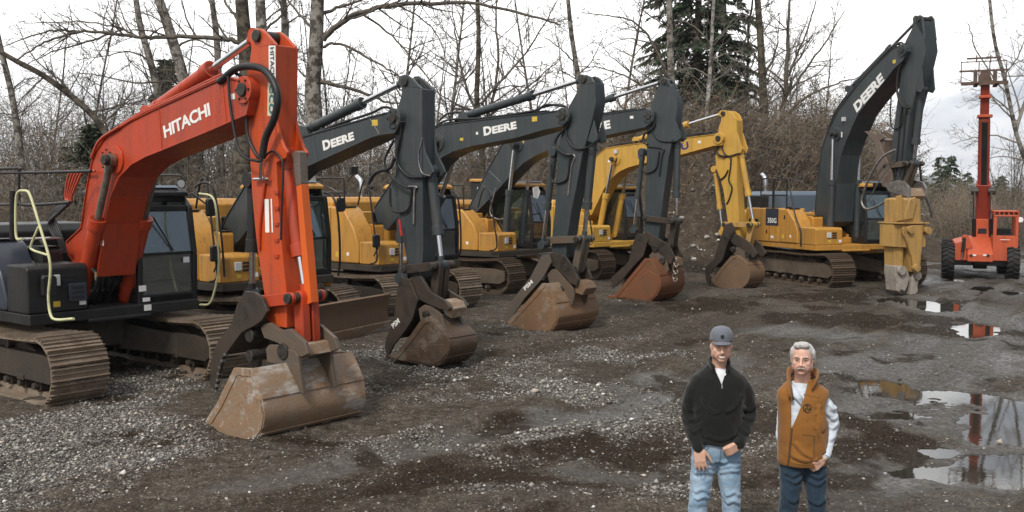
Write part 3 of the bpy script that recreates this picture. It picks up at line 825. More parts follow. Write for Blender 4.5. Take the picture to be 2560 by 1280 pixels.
# hoses
e.hose([(548, 205), (590, 172), (630, 166), (664, 178), (688, 215), (694, 255), (684, 300), (664, 345), (655, 395)], -.30, .045)
MB().tube([e.p3(655, 390, -.3), e.p3(653, 445, -.24)], .03, 10).build('hose_fitting', M['chrome'], e.root)
MB().tube([e.p3(635, 448, -.22), e.p3(672, 447, -.22)], .022, 8).build('hose_fitting', M['chrome'], e.root)
e.hose([(570, 190), (578, 280), (600, 380), (640, 402), (655, 400)], -.33, .018)
e.hose([(585, 180), (615, 210), (618, 330), (640, 385), (655, 396)], -.24, .022)
e.hose([(658, 395), (680, 378), (700, 392), (708, 420), (705, 500), (702, 600)], -.21, .014)
e.hose([(300, 318), (360, 282), (440, 246), (560, 190)], -.29, .020, 'hydraulic_line', 'orange')
e.hose([(300, 314), (360, 277), (440, 241), (555, 186)], -.20, .020, 'hydraulic_line', 'orange')
e.hose([(228, 395), (250, 350), (300, 316)], -.31, .022, 'hydraulic_line', 'orange')
for k in range(5):
    dx = k * 7
    e.hose([(238 - dx * .3, 428), (208 - dx, 431), (196 - dx, 450), (180 - dx * .6, 490), (178 - dx * .4, 505)], -.50 + k * .15, .017, 'hydraulic_line', 'orange')
    e.hose([(178 - dx * .4, 503), (150 - dx * .6, 530), (122 + k * 5, 560), (140 + k * 4, 600), (152 + k * 3, 635)], -.50 + k * .15, .024)
e.hose([(662, 458), (650, 560), (648, 625)], -.19, .02, 'hydraulic_line', 'orange')
for k, px0 in enumerate((232, 246, 262, 276, 288)):
    e.hose([(px0 - 8, 650 + k * 4), (px0 + 6, 676), (px0 + 8, 712), (px0 - 4 - k * 2, 748), (px0 - 20 + k * 4, 768)], -.30 + k * .14, .026)
for px0 in (236, 253, 268, 282):
    e.hose([(px0 - 6, 672), (px0 + 4, 690), (px0 + 2, 716), (px0 - 12, 750)], -.42 + (px0 - 236) * .02, .014)
    a = e.p3(px0 + 4, 700, -.42 + (px0 - 236) * .02); MB().cyl(a, a + Vector((0, 0, .12)), .02, n=10).build('hose_fitting', M['brass'], e.root)
e.boom_lines(1.6, 4.2, 'orange')
e.label(575, 235, -.284, .10, .07); e.label(250, 600, -.284, .1, .08)
for py in (480, 520, 560, 600, 640): MB().box(*(lambda p: (p.x - .03, p.x + .05, -.19, -.165, p.z - .02, p.z + .02))(e.p3(690, py, -.18))).build('hose_clamp', M['orange'], e.root)
# handrails
def rail(pts, mat, r=.022, n=5):
    return MB().tube(spline(pts, n), r, 8).build('handrail', M[mat], e.root, smooth=60)
rx = 1.0
rail([e.p3(q[0], q[1], -1.44) for q in ((56, 597), (42, 596), (39, 560), (40, 500), (46, 480), (58, 477), (72, 482), (86, 520), (104, 580), (122, 640), (126, 680), (121, 740), (126, 785), (140, 799), (184, 797))], 'rail_yellow', .019)
rail([e.p3(q[0], q[1], -1.44) for q in ((96, 568), (78, 612), (82, 625), (120, 638))], 'rail_yellow', .017)
rail([e.p3(q[0], q[1], 1.36) for q in ((498, 484), (530, 492), (541, 530), (543, 590), (547, 660), (538, 720), (524, 758), (500, 762))], 'rail_yellow', .017)
for zz, pts in ((0, ((-30, 424), (48, 420), (50, 426))), (1, ((-30, 433), (100, 431), (228, 428)))):
    rail([e.p3(q[0], q[1], -1.0) for q in pts], 'rail', .022, 2)
rail([e.p3(q[0], q[1], -1.0) for q in ((48, 420), (48, 500), (60, 512), (110, 511), (175, 506))], 'rail', .022, 3)
rail([e.p3(q[0], q[1], -1.0) for q in ((-30, 512), (46, 511))], 'rail', .02, 2)
rail([e.p3(q[0], q[1], -1.2) for q in ((30, 600), (31, 476))], 'rail', .04, 2)
MB().box(-1.85, -.06, -1.36, -1.05, 2.165, 2.21).build('side_panel', M['orange'], e.root, bevel=.015)
# cab lamps, beacon, mirrors
def lamp(pos, r=.07, d=.06, m='lamp'):
    o = MB().cyl(pos, Vector(pos) + Vector((-d, 0, .0)), r * 1.05, r * .7, 16).build('work_light', M['black'], e.root)
    MB().cyl(Vector(pos) + Vector((.006, 0, 0)), pos, r * .9, n=16).build('lens', M[m], o)
for yy in (.62, 1.2): lamp((1.52, yy, 3.0))
bc = MB().cyl((.9, .6, 2.93), (.9, .6, 3.0), .075, n=18).build('beacon', M['black'], e.root)
MB().cyl((.9, .6, 3.0), (.9, .6, 3.1), .07, .06, 18).build('lens', M['amber'], bc)
def mirror(pos, arm, w=.16, h=.30, tilt=0.0):
    pos = Vector(pos)
    o = MB().rings([[(pos.x - .03, pos.y + a * w, pos.z + b * h) for a, b in ((-.5, -.4), (-.35, -.5), (.35, -.5), (.5, -.4), (.5, .4), (.35, .5), (-.35, .5), (-.5, .4))],
                    [(pos.x + .03, pos.y + a * w * .9, pos.z + b * h * .9) for a, b in ((-.5, -.4), (-.35, -.5), (.35, -.5), (.5, -.4), (.5, .4), (.35, .5), (-.35, .5), (-.5, .4))]]).build('mirror', M['black'], e.root, bevel=.01)
    MB().rings([[(pos.x - .032, pos.y + a * w * .42, pos.z + b * h * .42) for a, b in ((-1, -1), (1, -1), (1, 1), (-1, 1))], [(pos.x - .036, pos.y + a * w * .42, pos.z + b * h * .42) for a, b in ((-1, -1), (1, -1), (1, 1), (-1, 1))]]).build('mirror_glass', M['mirror'], o)
    MB().tube([arm, pos], .016, 6).build('mirror_arm', M['rail'], o)
mirror((1.72, 1.60, 2.62), (1.5, 1.4, 2.85))
mirror((1.80, -1.10, 1.55), (1.55, -1.2, 1.9), .22, .32)
for dz in (0, .12, .24):
    MB().box(1.0 + dz * .3, 1.9, 1.46 - dz, 1.47 - dz, 3.0, 3.01) if False else None
rail([(1.5, 1.46, 2.95), (1.62, 1.55, 3.02), (1.78, 1.62, 2.9), (1.9, 1.66, 2.2), (1.92, 1.7, 1.5)], 'rail', .018)
MB().box(1.71, 1.74, -.78, -.52, 1.30, 1.56).build('step_grille', M['navy'], e.root, bevel=.01)
for dz in (0, .07, .14): MB().box(1.735, 1.745, -.74, -.56, 1.34 + dz, 1.375 + dz).build('slot', M['ink'], e.root)
MB().box(.6, 1.0, -1.0, -.5, 2.17, 2.19).build('tread_plate', M['steel'], e.root)
for (yy, zz, w_, h_) in ((.30, 1.36, .12, .09), (.36, 1.2, .12, .06), (.38, 1.06, .12, .09)):
    MB().box(1.735, 1.739, yy, yy + w_, zz, zz + h_).build('sticker', M['white'], e.root)
MB().box(1.625, 1.629, 1.14, 1.25, 1.75, 1.84).build('sticker', M['white'], e.root)

# ------------------------------------------------------------------ dark boomed yellow machines
def deere(e, HP, cabP, track, tm, fm, yaw=0.0, off=(0, 0)):
    e.tracks(*track, tm, fm, yaw, off)
    e.house(HP, M['yellow'], M['frame'], M['yellow'])
    c = e.cab(cabP, M['black'], M['yellow'], M['yellow'], M['glass_green'], M['seat'])
    return c

def side_rails(e, xf, w, z0, zt):
    r = lambda pts, q=.020: MB().tube(spline(pts, 5), q, 8).build('handrail', M['rail'], e.root, smooth=60)
    r([(xf - .5, -w - .03, zt + .06), (xf - .3, -w - .05, zt + .55), (xf - .1, -w - .06, zt + .5), (xf + .12, -w - .08, z0 + .9), (xf + .2, -w - .08, z0 + .35), (xf + .1, -w - .08, z0 + .22), (xf - .05, -w - .06, z0 + .2)])
    r([(-.6, -w + .06, zt), (-.6, -w + .06, zt + .62), (-.5, -w + .06, zt + .68), (.3, -w + .06, zt + .68), (.4, -w + .06, zt + .6), (.42, -w + .06, zt)])
    r([(-.6, -w + .06, zt + .34), (.42, -w + .06, zt + .34)])

def deere_mirror(e, pos, arm, w=.20, h=.30):
    pos = Vector(pos)
    o = MB().rings([[(pos.x - .03, pos.y + a * w, pos.z + b * h) for a, b in ((-.5, -.4), (-.35, -.5), (.35, -.5), (.5, -.4), (.5, .4), (.35, .5), (-.35, .5), (-.5, .4))],
                    [(pos.x + .03, pos.y + a * w * .9, pos.z + b * h * .9) for a, b in ((-.5, -.4), (-.35, -.5), (.35, -.5), (.5, -.4), (.5, .4), (.35, .5), (-.35, .5), (-.5, .4))]]).build('mirror', M['black'], e.root, bevel=.01)
    MB().tube(spline([arm, (Vector(arm) + pos) / 2 + Vector((.1, 0, .05)), pos], 4), .016, 6).build('mirror_arm', M['rail'], o)

GRP = None
# machine behind the orange one: dozer blade at its front
e = Exc((-5.80, 20.3), 51, 'excavator', 'yellow excavator with dark boom and a dozer blade, directly behind the orange excavator')
e2 = e
HPd = dict(zb=1.02, zt=2.5, w=1.36, xr=-1.9, xf=1.70, zcw=2.35, z1=1.7, z2=2.1, xt=.45, ystep=-.78, zs=1.6, bracket=M['yellow'], hood=(-1.6, -.5, -.9, .9, 2.72, M['yellow']))
deere(e, HPd, (-.05, 1.58, .38, 1.38, 1.15, 2.98), (4.3, 2.40, .75, .92), M['track'], M['frame'], 13, (.1, -.05))
bp = [('L', -.1, 1.7), ('L', .3, 1.55), ('L', 1.1, 2.2), ('L', 1.8, 2.85), (742, 424), (754, 421), (930, 341), (946, 336), (988, 330), (1002, 304), (992, 284), (978, 281), (930, 293), (793, 333), (736, 350), ('L', 1.75, 3.72), ('L', 1.1, 3.1), ('L', .35, 2.35)]
bp = list(reversed(bp))
bm = e.boom(bp, .52, M['dblue'], ribs=[((782, 338), (794, 402)), ((925, 296), (948, 334))])
st = [(1002, 214), (1004, 232), (996, 261), (987, 304), (986, 361), (989, 447), (1003, 580), (1018, 655), (1028, 690), (1052, 694), (1058, 620), (1056, 447), (1055, 361), (1055, 222)]
stk = e.stick(st, .32, M['dblue'], lug=[(1055, 222), (1030, 196), (1016, 186), (1006, 187), (1000, 196), (1002, 216)], foot=[(1056, 340), (1062, 380), (1080, 418), (1084, 430), (1076, 440), (1057, 445)])
J = dict(pin=(986, 296), arm_a=(762, 328), arm_b=(1013, 204), arm_t=.60, bcyl=('x'), bfoot=(1.2, 1.3), bk_a=(1078, 427), bk_b=(1104, 664), bk_t=.68, link_c=(1097, 737), link_d=(1036, 672), th_a=(1000, 462), th_b=(1003, 695), th_t=.62, linkm=M['thumb'])
X = (1.6, 3.1)
J['bcyl'] = None
def proj(e, x, y, z):
    P = e.C + e.h * x + e.l * y + Vector((0, 0, z)) - EYEV
    c, s = cos(PITCH), sin(PITCH)
    d = P.y * c - P.z * s; u = P.y * s + P.z * c
    return (CXP + F_PX * P.x / d, CYP - F_PX * u / d)
J['bcyl'] = proj(e, X[0], -.38, X[1])
common_front(e, J, M['dblue'], M['dblue'], .32, .52)
e.word('DEERE', bm, (809, 377), (886, 350), (804, 353), -.264, M['white'], .05, 1.0, True)
bk = [(978, 896), (1010, 903), (1085, 914), (1106, 904), (1120, 885), (1124, 862), (1118, 843), (1095, 815), (1073, 790), (1055, 797), (1020, 847)]
W2 = fit_width(e, (1122, 875), (1166, 858), .8); print('bucket width M2', W2); W2 = max(W2, .7)
b, bP, bS = e.bucket(bk, 9, W2, M['bucket_dark'], 4)
for q_ in ((-W2 / 2 - .016, -W2 / 2 + .004), (W2 / 2 - .004, W2 / 2 + .016)): e.plates('side_plate', M['bucket_dark'], [(1012, 900), (1085, 911), (1103, 901), (1116, 884), (1110, 860), (1080, 862), (1030, 868)], [q_], b)
e.plates('bucket_ear', M['coupler'], [(1046, 772), (1060, 762), (1080, 768), (1102, 786), (1118, 838), (1112, 842), (1075, 800), (1050, 800)], [(-.24, -.19), (.19, .24)], b)
c0 = e.plates('quick_coupler', M['thumb'], [(1024, 694), (1050, 690), (1075, 730), (1112, 752), (1126, 770), (1118, 778), (1080, 766), (1040, 745)], [(-.24, -.18), (.18, .24)])
e.plates('coupler_block', M['bucket_tan'], [(1108, 748), (1128, 756), (1136, 772), (1128, 796), (1112, 786), (1104, 764)], [(-.12, .2)], c0)
for q in ((1036, 706), (1092, 783), (1055, 778)):
    p = e.pl(*q, 0); e.pin(p, -.29, .29, .07, parent=c0)
t = e.plates('thumb', M['thumb'], [(1000, 690), (1024, 700), (1044, 750), (1030, 800), (1012, 828), (984, 862), (968, 893), (961, 868), (966, 845), (984, 800), (990, 740)], [(-.30, -.25), (.25, .30)])
e.plates('thumb_web', M['thumb'], [(1000, 700), (1030, 740), (1000, 810), (975, 850), (968, 845), (990, 790)], [(-.25, .25)], t)
e.word('PSM', t, (984, 822), (1000, 806), (977, 812), -.305, M['white'], .02)
e.hose([(975, 280), (996, 282), (1002, 330), (992, 400), (1020, 440), (1058, 443)], -.20, .024)
e.hose([(985, 350), (962, 400), (975, 438), (1010, 466), (1028, 470)], -.26, .022)
e.hose([(930, 470), (922, 460), (940, 432), (975, 420), (986, 395)], -.3, .03)
e.hose([(975, 470), (978, 520), (1000, 531), (1022, 520), (1030, 475)], -.2, .02)
e.hose([(1022, 466), (1042, 468), (1036, 480), (1034, 560)], -.19, .018, 'hydraulic_line', 'steel')
e.hose([(1056, 345), (1046, 390), (1054, 430), (1075, 440)], -.17, .01, 'weld_trace', 'steel')
e.hose([(760, 344), (840, 312), (925, 284), (960, 268), (990, 276)], -.24, .024)
e.hose([(998, 548), (1004, 590)], -.3, .02, 'tag', 'red')
e.boom_lines(1.6, 3.9)
e.label(930, 300, -.264, .14, .1, 'label_yellow')
# blade on two arms
x0 = 2.9
mb = MB()
bl = [(x0 - .10, .04), (x0 - .02, .02), (x0 + .04, .22), (x0 + .0, .42), (x0 + .02, .60), (x0 + .10, .78), (x0 + .04, .80), (x0 - .07, .62), (x0 - .09, .4), (x0 - .04, .2)]
bld = mb.prism(bl, -1.5, 1.45).build('dozer_blade', M['bucket_brown'], e.root, bevel=.01); bld.rotation_euler.z = R(13)
MB().prism([(x0 - .01, .03), (x0 + .015, .01), (x0 + .075, .22), (x0 + .045, .23)], -1.52, 1.47).build('cutting_edge', M['bucket_tan'], bld)
for yy in (-.62, .52):
    MB().prism([(1.0, .35), (x0 - .08, .2), (x0 - .08, .42), (1.0, .6)], yy, yy + .12).build('blade_arm', M['frame'], bld, bevel=.01)
side_rails(e, 1.5, 1.36, 1.02, 2.5)
e.hose([(742, 470), (790, 480), (830, 490), (845, 540), (850, 640), (846, 690)], 1.42, .022, 'handrail', 'rail')
deere_mirror(e, (1.7, 1.55, 2.6), (1.5, 1.42, 2.95))
deere_mirror(e, (1.75, -1.5, 1.75), (1.55, -1.4, 1.4))
put_emblem(e, [o for o in e.root.children if o.name.startswith('cab_skirt')][0], (1.605, 1.05, 1.0), (0, 1, 0), (0, 0, 1), .085, (1, 0, 0))
sp = [o for o in e.root.children if o.name.startswith('side_panel')][0]
def model_word(e, txt, x0, x1, z0, z1, parent, y, plate=True):
    if plate: MB().box(x0 - .12, x1 + .08, y - .004, y + .01, z0 - .08, z1 + .30).build('model_plate', M['navy'], parent)
    place_text(text_mesh(txt, 'lettering', .02, .001), 'lettering', M['white'], parent, (x0, y - .007, z0), (1, 0, 0), (0, 0, 1), x1 - x0, z1 - z0)
ft = [o for o in e.root.children if o.name.startswith('fuel_tank')][0]
model_word(e, '245G', .02, .42, 2.1, 2.24, ft, -1.362)

# ------------------------------------------------------------------ the third machine: DEERE boom in the middle of the row
e = Exc((-3.42, 24.75), 49.5, 'excavator', 'yellow excavator with dark boom and a wide bucket caked in tan mud')
e3 = e
deere(e, dict(HPd), (-.05, 1.58, .38, 1.38, 1.15, 2.98), (4.4, 2.35, .75, .95), M['track'], M['frame'], -2)
bp = [(937, 520), (985, 448), (1030, 385), (1060, 345), (1078, 325), (1102, 313), (1177, 304), (1259, 294), (1368, 282), (1406, 276), (1420, 284), (1418, 300), (1409, 313), (1362, 322), (1290, 343), (1181, 363), (1134, 377), (1105, 392), (1085, 412), (1060, 450), (1020, 510), (968, 575), (948, 560)]
bm = e.boom(bp, .54, M['dblue'], ribs=[((1176, 306), (1179, 362)), ((1353, 284), (1356, 322))])
st = [(1449, 216), (1438, 237), (1423, 263), (1408, 310), (1399, 360), (1393, 379), (1392, 429), (1387, 519), (1380, 590), (1378, 625), (1392, 645), (1414, 645), (1419, 588), (1427, 535), (1440, 472), (1456, 385), (1468, 347), (1484, 285), (1490, 254), (1487, 207)]
stk = e.stick(st, .34, M['dblue'], lug=[(1487, 207), (1478, 193), (1466, 187), (1456, 189), (1450, 198), (1449, 218)], foot=[(1484, 300), (1492, 335), (1492, 350), (1482, 358), (1468, 352)])
J = dict(pin=(1408, 290), arm_a=(1162, 291), arm_b=(1459, 198), arm_t=.60, bcyl=(1086, 356), bfoot=(1.2, 1.3), bk_a=(1484, 348), bk_b=(1460, 597), bk_t=.70, link_c=(1446, 672), link_d=(1390, 600), th_a=(1386, 380), th_b=(1357, 612), th_t=.62, linkm=M['coupler'])
common_front(e, J, M['dblue'], M['dblue'], .34, .54)
e.word('DEERE', bm, (1210, 340), (1292, 322), (1207, 318), -.274, M['white'], .05, 1.0, True)
bk = [(1268, 806), (1292, 826), (1354, 838), (1381, 824), (1395, 800), (1396, 785), (1387, 752), (1374, 726), (1364, 708), (1356, 708), (1318, 752)]
W3 = fit_width(e, (1395, 800), (1496, 780), 1.4); print('bucket width M3', W3)
b, bP, bS = e.bucket(bk, 9, W3, M['bucket_mud'], 0)
for q_ in ((-W3 / 2 - .016, -W3 / 2 + .004), (W3 / 2 - .004, W3 / 2 + .016)): e.plates('side_plate', M['bucket_mud'], [(1294, 824), (1353, 835), (1379, 822), (1392, 798), (1392, 784), (1383, 756), (1366, 742), (1345, 752), (1318, 785)], [q_], b)
e.plates('bucket_ear', M['coupler'], [(1368, 686), (1378, 674), (1390, 672), (1432, 720), (1436, 735), (1430, 764), (1424, 764), (1395, 728), (1372, 704)], [(-.26, -.21), (.21, .26)], b)
c0 = e.plates('quick_coupler', M['thumb'], [(1366, 638), (1382, 630), (1412, 640), (1434, 672), (1446, 700), (1442, 716), (1424, 706), (1396, 676), (1370, 655)], [(-.26, -.20), (.20, .26)])
e.plates('coupler_block', M['bucket_brown'], [(1438, 700), (1456, 706), (1464, 722), (1456, 738), (1438, 732)], [(-.2, .2)], c0)
for q in ((1372, 640), (1379, 690), (1422, 722)):
    p = e.pl(*q, 0); e.pin(p, -.31, .31, .08, parent=c0)
t = e.plates('thumb', M['thumb_grey'], [(1354, 638), (1371, 636), (1378, 656), (1357, 695), (1312, 745), (1288, 780), (1276, 806), (1266, 800), (1268, 764), (1290, 738), (1326, 692)], [(-.32, -.27), (.27, .32)])
e.plates('thumb_web', M['thumb'], [(1357, 650), (1365, 665), (1330, 715), (1285, 765), (1280, 755), (1330, 695)], [(-.27, .27)], t)
e.word('PSM', t, (1313, 727), (1333, 707), (1309, 718), -.325, M['white'], .03)
e.hose([(1345, 270), (1390, 262), (1418, 272), (1420, 310), (1395, 340), (1388, 365), (1412, 386), (1430, 388)], -.22, .028)
e.hose([(1414, 320), (1420, 350), (1440, 372), (1470, 368), (1482, 360)], -.20, .022)
e.hose([(1378, 410), (1380, 450), (1396, 457), (1418, 445), (1424, 395)], -.2, .022)
e.hose([(1410, 385), (1437, 390), (1428, 420), (1420, 490)], -.18, .018, 'hydraulic_line', 'steel')
e.hose([(1080, 322), (1120, 300), (1200, 296), (1330, 278), (1365, 262), (1410, 266)], -.24, .024)
e.hose([(1098, 302), (1120, 284), (1160, 280)], -.1, .024)
side_rails(e, 1.5, 1.36, 1.02, 2.5)
e.hose([(1118, 474), (1142, 490), (1150, 540), (1152, 620), (1146, 640)], 1.42, .022, 'handrail', 'rail')
e.exhaust(-1.1, .55, 2.5, .75)
e.boom_lines(2.2, 5.6)
e.label(1330, 292, -.274, .14, .1, 'label_yellow'); e.label(1190, 330, -.274, .06, .06); e.label(1150, 345, -.274, .1, .06, 'label_yellow')
deere_mirror(e, (1.75, -1.5, 1.75), (1.55, -1.4, 1.4))
deere_mirror(e, (1.0, -1.5, 3.35), (.6, -1.35, 3.1), .22, .2)
cwt = [o for o in e.root.children if o.name.startswith('fuel_tank')][0]
pn = [o for o in e.root.children if o.name.startswith('side_panel')][0]
model_word(e, '245G', -.9, -.45, 2.12, 2.28, pn, -1.362)
put_emblem(e, pn, (-.72, -1.366, 1.75), (1, 0, 0), (0, 0, 1), .26, (0, -1, 0))

# ------------------------------------------------------------------ the fourth machine
e = Exc((-.95, 29.7), 54, 'excavator', 'yellow excavator with dark boom, reddish rusty bucket and cream cloth inside its cab')
e4 = e
deere(e, dict(HPd, zt=2.35, hood=(-1.6, -.5, -.9, .9, 2.6, M['yellow'])), (-.05, 1.60, .40, 1.40, 1.18, 3.05), (4.5, 2.50, .80, 1.0), M['track_dark'], M['frame_mud'])
bp = [(1169, 528), (1202, 460), (1230, 408), (1256, 362), (1290, 330), (1340, 312), (1420, 300), (1501, 288), (1614, 272), (1634, 282), (1634, 300), (1614, 316), (1500, 340), (1440, 352), (1384, 368), (1340, 387), (1309, 406), (1280, 434), (1237, 482), (1178, 543)]
bm = e.boom(bp, .56, M['dblue'], ribs=[((1222, 426), (1252, 456)), ((1205, 462), (1234, 484))])
st = [(1648, 213), (1636, 240), (1626, 267), (1617, 315), (1617, 378), (1614, 460), (1612, 538), (1612, 590), (1624, 605), (1646, 602), (1653, 538), (1658, 499), (1672, 392), (1687, 320), (1694, 257), (1672, 208)]
stk = e.stick(st, .36, M['dblue'], lug=[(1680, 220), (1672, 203), (1664, 194), (1654, 196), (1648, 215)], foot=[(1688, 300), (1700, 330), (1702, 345), (1692, 354), (1680, 350)])
J = dict(pin=(1622, 290), arm_a=(1405, 285), arm_b=(1660, 203), arm_t=.53, bcyl=(1288, 362), bfoot=(1.2, 1.35), bk_a=(1694, 345), bk_b=(1690, 553), bk_t=.72, link_c=(1681, 612), link_d=(1624, 545), th_a=(1607, 380), th_b=(1585, 575), th_t=.6, linkm=M['thumb'])
common_front(e, J, M['dblue'], M['dblue'], .36, .56)
e.word('DEERE', bm, (1438, 339), (1527, 321), (1436, 314), -.284, M['white'], .05, 1.0, True)
bk = [(1531, 744), (1551, 745), (1610, 757), (1634, 746), (1648, 728), (1652, 710), (1646, 684), (1634, 660), (1622, 645), (1612, 646), (1572, 695)]
W4 = fit_width(e, (1650, 715), (1711, 693), 1.3); print('bucket width M4', W4)
b, bP, bS = e.bucket(bk, 9, W4, M['bucket_rust'], 4)
for q_ in ((-W4 / 2 - .016, -W4 / 2 + .004), (W4 / 2 - .004, W4 / 2 + .016)): e.plates('side_plate', M['bucket_rust'], [(1556, 743), (1610, 754), (1632, 744), (1645, 727), (1648, 710), (1641, 688), (1622, 676), (1590, 700)], [q_], b)
e.plates('bucket_ear', M['coupler'], [(1622, 640), (1634, 625), (1650, 628), (1668, 655), (1672, 675), (1662, 690), (1645, 668)], [(-.26, -.21), (.21, .26)], b)
c0 = e.plates('quick_coupler', M['thumb'], [(1604, 590), (1618, 580), (1645, 596), (1670, 610), (1685, 640), (1676, 662), (1655, 640), (1622, 612)], [(-.26, -.20), (.20, .26)])
e.plates('coupler_block', M['bucket_brown'], [(1672, 640), (1690, 646), (1694, 665), (1680, 672)], [(-.15, .2)], c0)
for q in ((1612, 592), (1650, 620), (1668, 650)):
    p = e.pl(*q, 0); e.pin(p, -.31, .31, .085, parent=c0)
t = e.plates('thumb', M['thumb'], [(1590, 588), (1612, 582), (1620, 600), (1608, 640), (1585, 664), (1545, 712), (1530, 722), (1526, 700), (1532, 690), (1571, 656), (1578, 620)], [(-.30, -.25), (.25, .30)])
e.plates('thumb_web', M['thumb'], [(1595, 592), (1610, 600), (1590, 650), (1545, 700), (1540, 690), (1578, 645)], [(-.25, .25)], t)
ch = [e.p3(1691, 652, -.05 - k * 0) for k in range(2)]
mb = MB()
for k in range(6):
    c_ = e.p3(1688 + (k % 2) * 3 - k * .5, 654 + k * 9, -.15)
    mb.tube([c_ + Vector((cos(a) * .05, (k % 2) * sin(a) * .035, ((k + 1) % 2) * sin(a) * .035 + sin(a) * .05)) for a in [2 * pi * i / 10 for i in range(11)]], .018, 6, cap=False)
mb.build('lifting_chain', M['rustrod'], b)
e.hose([(1590, 278), (1615, 275), (1634, 290), (1634, 318), (1612, 335), (1608, 352), (1618, 362)], -.22, .032)
e.hose([(1634, 300), (1632, 330), (1652, 352), (1690, 354)], -.2, .022)
e.hose([(1610, 372), (1606, 420), (1618, 432), (1640, 420), (1648, 378)], -.21, .022)
e.hose([(1618, 366), (1658, 372), (1655, 390), (1648, 440)], -.2, .02, 'hydraulic_line', 'black')
e.hose([(1240, 470), (1225, 530), (1245, 548), (1262, 545)], -.42, .022, 'hydraulic_line', 'steel')
side_rails(e, 1.5, 1.36, 1.02, 2.35)
e.hose([(1310, 455), (1338, 475), (1345, 520), (1350, 590)], 1.44, .022, 'handrail', 'rail')
p = e.fx(1342, 478, 1.85)
o = MB().rings([[(p.x, p.y - .16, p.z - .18), (p.x, p.y + .02, p.z - .22), (p.x + .02, p.y + .12, p.z - .02), (p.x, p.y + .04, p.z + .14), (p.x, p.y - .22, p.z + .1)], [(p.x + .02, p.y - .16, p.z - .18), (p.x + .02, p.y + .02, p.z - .22), (p.x + .04, p.y + .12, p.z - .02), (p.x + .02, p.y + .04, p.z + .14), (p.x + .02, p.y - .22, p.z + .1)]]).build('mirror_wrap', M['white'], e.root)
e.boom_lines(1.0, 5.3)
e.label(1300, 350, -.284, .14, .1, 'label_yellow'); e.label(1575, 290, -.284, .1, .07)
# the cream cloth hung in the cab
cb = [o for o in e.root.children if o.name.startswith('cab')][0]
rows = []
for i in range(9):
    z = 2.62 - .75 * i / 8
    rows.append([(1.0 + .05 * sin(3.0 * k + i) + .03 * sin(1.7 * i), .56 + .70 * k / 10, z + .03 * sin(k * .9)) for k in range(11)])
MB()._addpoly([[Vector(p) for p in r] for r in rows], False, False, closed=False).build('cloth', M['seat'], cb, smooth=80)
put_emblem(e, [o for o in e.root.children if o.name.startswith('cab_skirt')][0], (1.625, 1.05, 1.04), (0, 1, 0), (0, 0, 1), .085, (1, 0, 0))

# ------------------------------------------------------------------ all yellow machine
e = Exc((2.38, 34.2), 44, 'excavator', 'all yellow excavator with a yellow boom and stick, standing in front of the dirt mound')
e5 = e
e.tracks(4.5, 2.39, .70, .96, M['track_dark'], M['frame_mud'])
HPk = dict(zb=1.05, zt=2.38, w=1.36, xr=-2.3, xf=1.75, cr=2.6, zcw=2.2, z1=1.75, z2=1.9, xt=.55, ystep=-.7, zs=1.8, bracket=M['yellow_k'], hood=(-1.9, -.5, -.9, .9, 2.55, M['yellow_k']))
e.house(HPk, M['yellow_k'], M['yellow_k'], M['yellow_k'])
e.cab((-.0, 1.60, .42, 1.38, 1.2, 2.98), M['black'], M['yellow_k'], M['yellow_k'], M['glass'], M['seat_grey'])
bp = [(1430, 535), (1448, 480), (1470, 425), (1484, 400), (1498, 385), (1515, 371), (1545, 366), (1585, 361), (1640, 355), (1708, 346), (1785, 337), (1806, 345), (1804, 362), (1785, 363), (1708, 384), (1640, 400), (1601, 409), (1571, 417), (1548, 428), (1531, 443), (1509, 473), (1480, 535), (1452, 552)]
bm = e.boom(bp, .54, M['yellow_k'], ribs=[((1580, 363), (1588, 411))])
st = [(1803, 300), (1796, 320), (1794, 340), (1798, 359), (1792, 372), (1788, 392), (1790, 421), (1800, 446), (1808, 475), (1818, 547), (1826, 596), (1836, 604), (1850, 602), (1850, 577), (1846, 520), (1842, 460), (1842, 354), (1841, 300)]
stk = e.stick(st, .34, M['yellow_k'], lug=[(1841, 300), (1834, 285), (1822, 277), (1811, 276), (1802, 284), (1803, 302)], foot=[(1842, 330), (1850, 355), (1856, 372), (1852, 382), (1842, 384)])
J = dict(pin=(1797, 346), arm_a=(1592, 350), arm_b=(1808, 284), arm_t=.62, bcyl=(1534, 398), bfoot=(1.15, 1.4), bk_a=(1851, 375), bk_b=(1884, 562), bk_t=.62, link_c=(1874, 608), link_d=(1822, 560), th_a=(1788, 423), th_b=(1806, 580), th_t=.64, linkm=M['yellow_old'])
common_front(e, J, M['yellow_k'], M['yellow_k'], .34, .54)
e.word('KOMATSU', bm, (1596, 397), (1722, 372), (1592, 380), -.274, M['blueink'], .035)
bk = [(1780, 700), (1794, 717), (1842, 725), (1860, 716), (1872, 700), (1874, 680), (1866, 660), (1852, 645), (1840, 638), (1828, 640), (1800, 672)]
W5 = fit_width(e, (1872, 700), (1911, 676), 1.2); print('bucket width M5', W5)
b, bP, bS = e.bucket(bk, 9, W5, M['bucket_brown'], 4)
e.plates('bucket_ear', M['coupler'], [(1832, 634), (1840, 618), (1852, 618), (1870, 640), (1872, 660), (1862, 655)], [(-.26, -.21), (.21, .26)], b)
c0 = e.plates('quick_coupler', M['thumb'], [(1818, 588), (1832, 582), (1858, 595), (1880, 612), (1893, 635), (1885, 645), (1860, 628), (1830, 608)], [(-.26, -.20), (.20, .26)])
for q in ((1828, 592), (1846, 622), (1882, 634)):
    p = e.pl(*q, 0); e.pin(p, -.31, .31, .085, parent=c0)
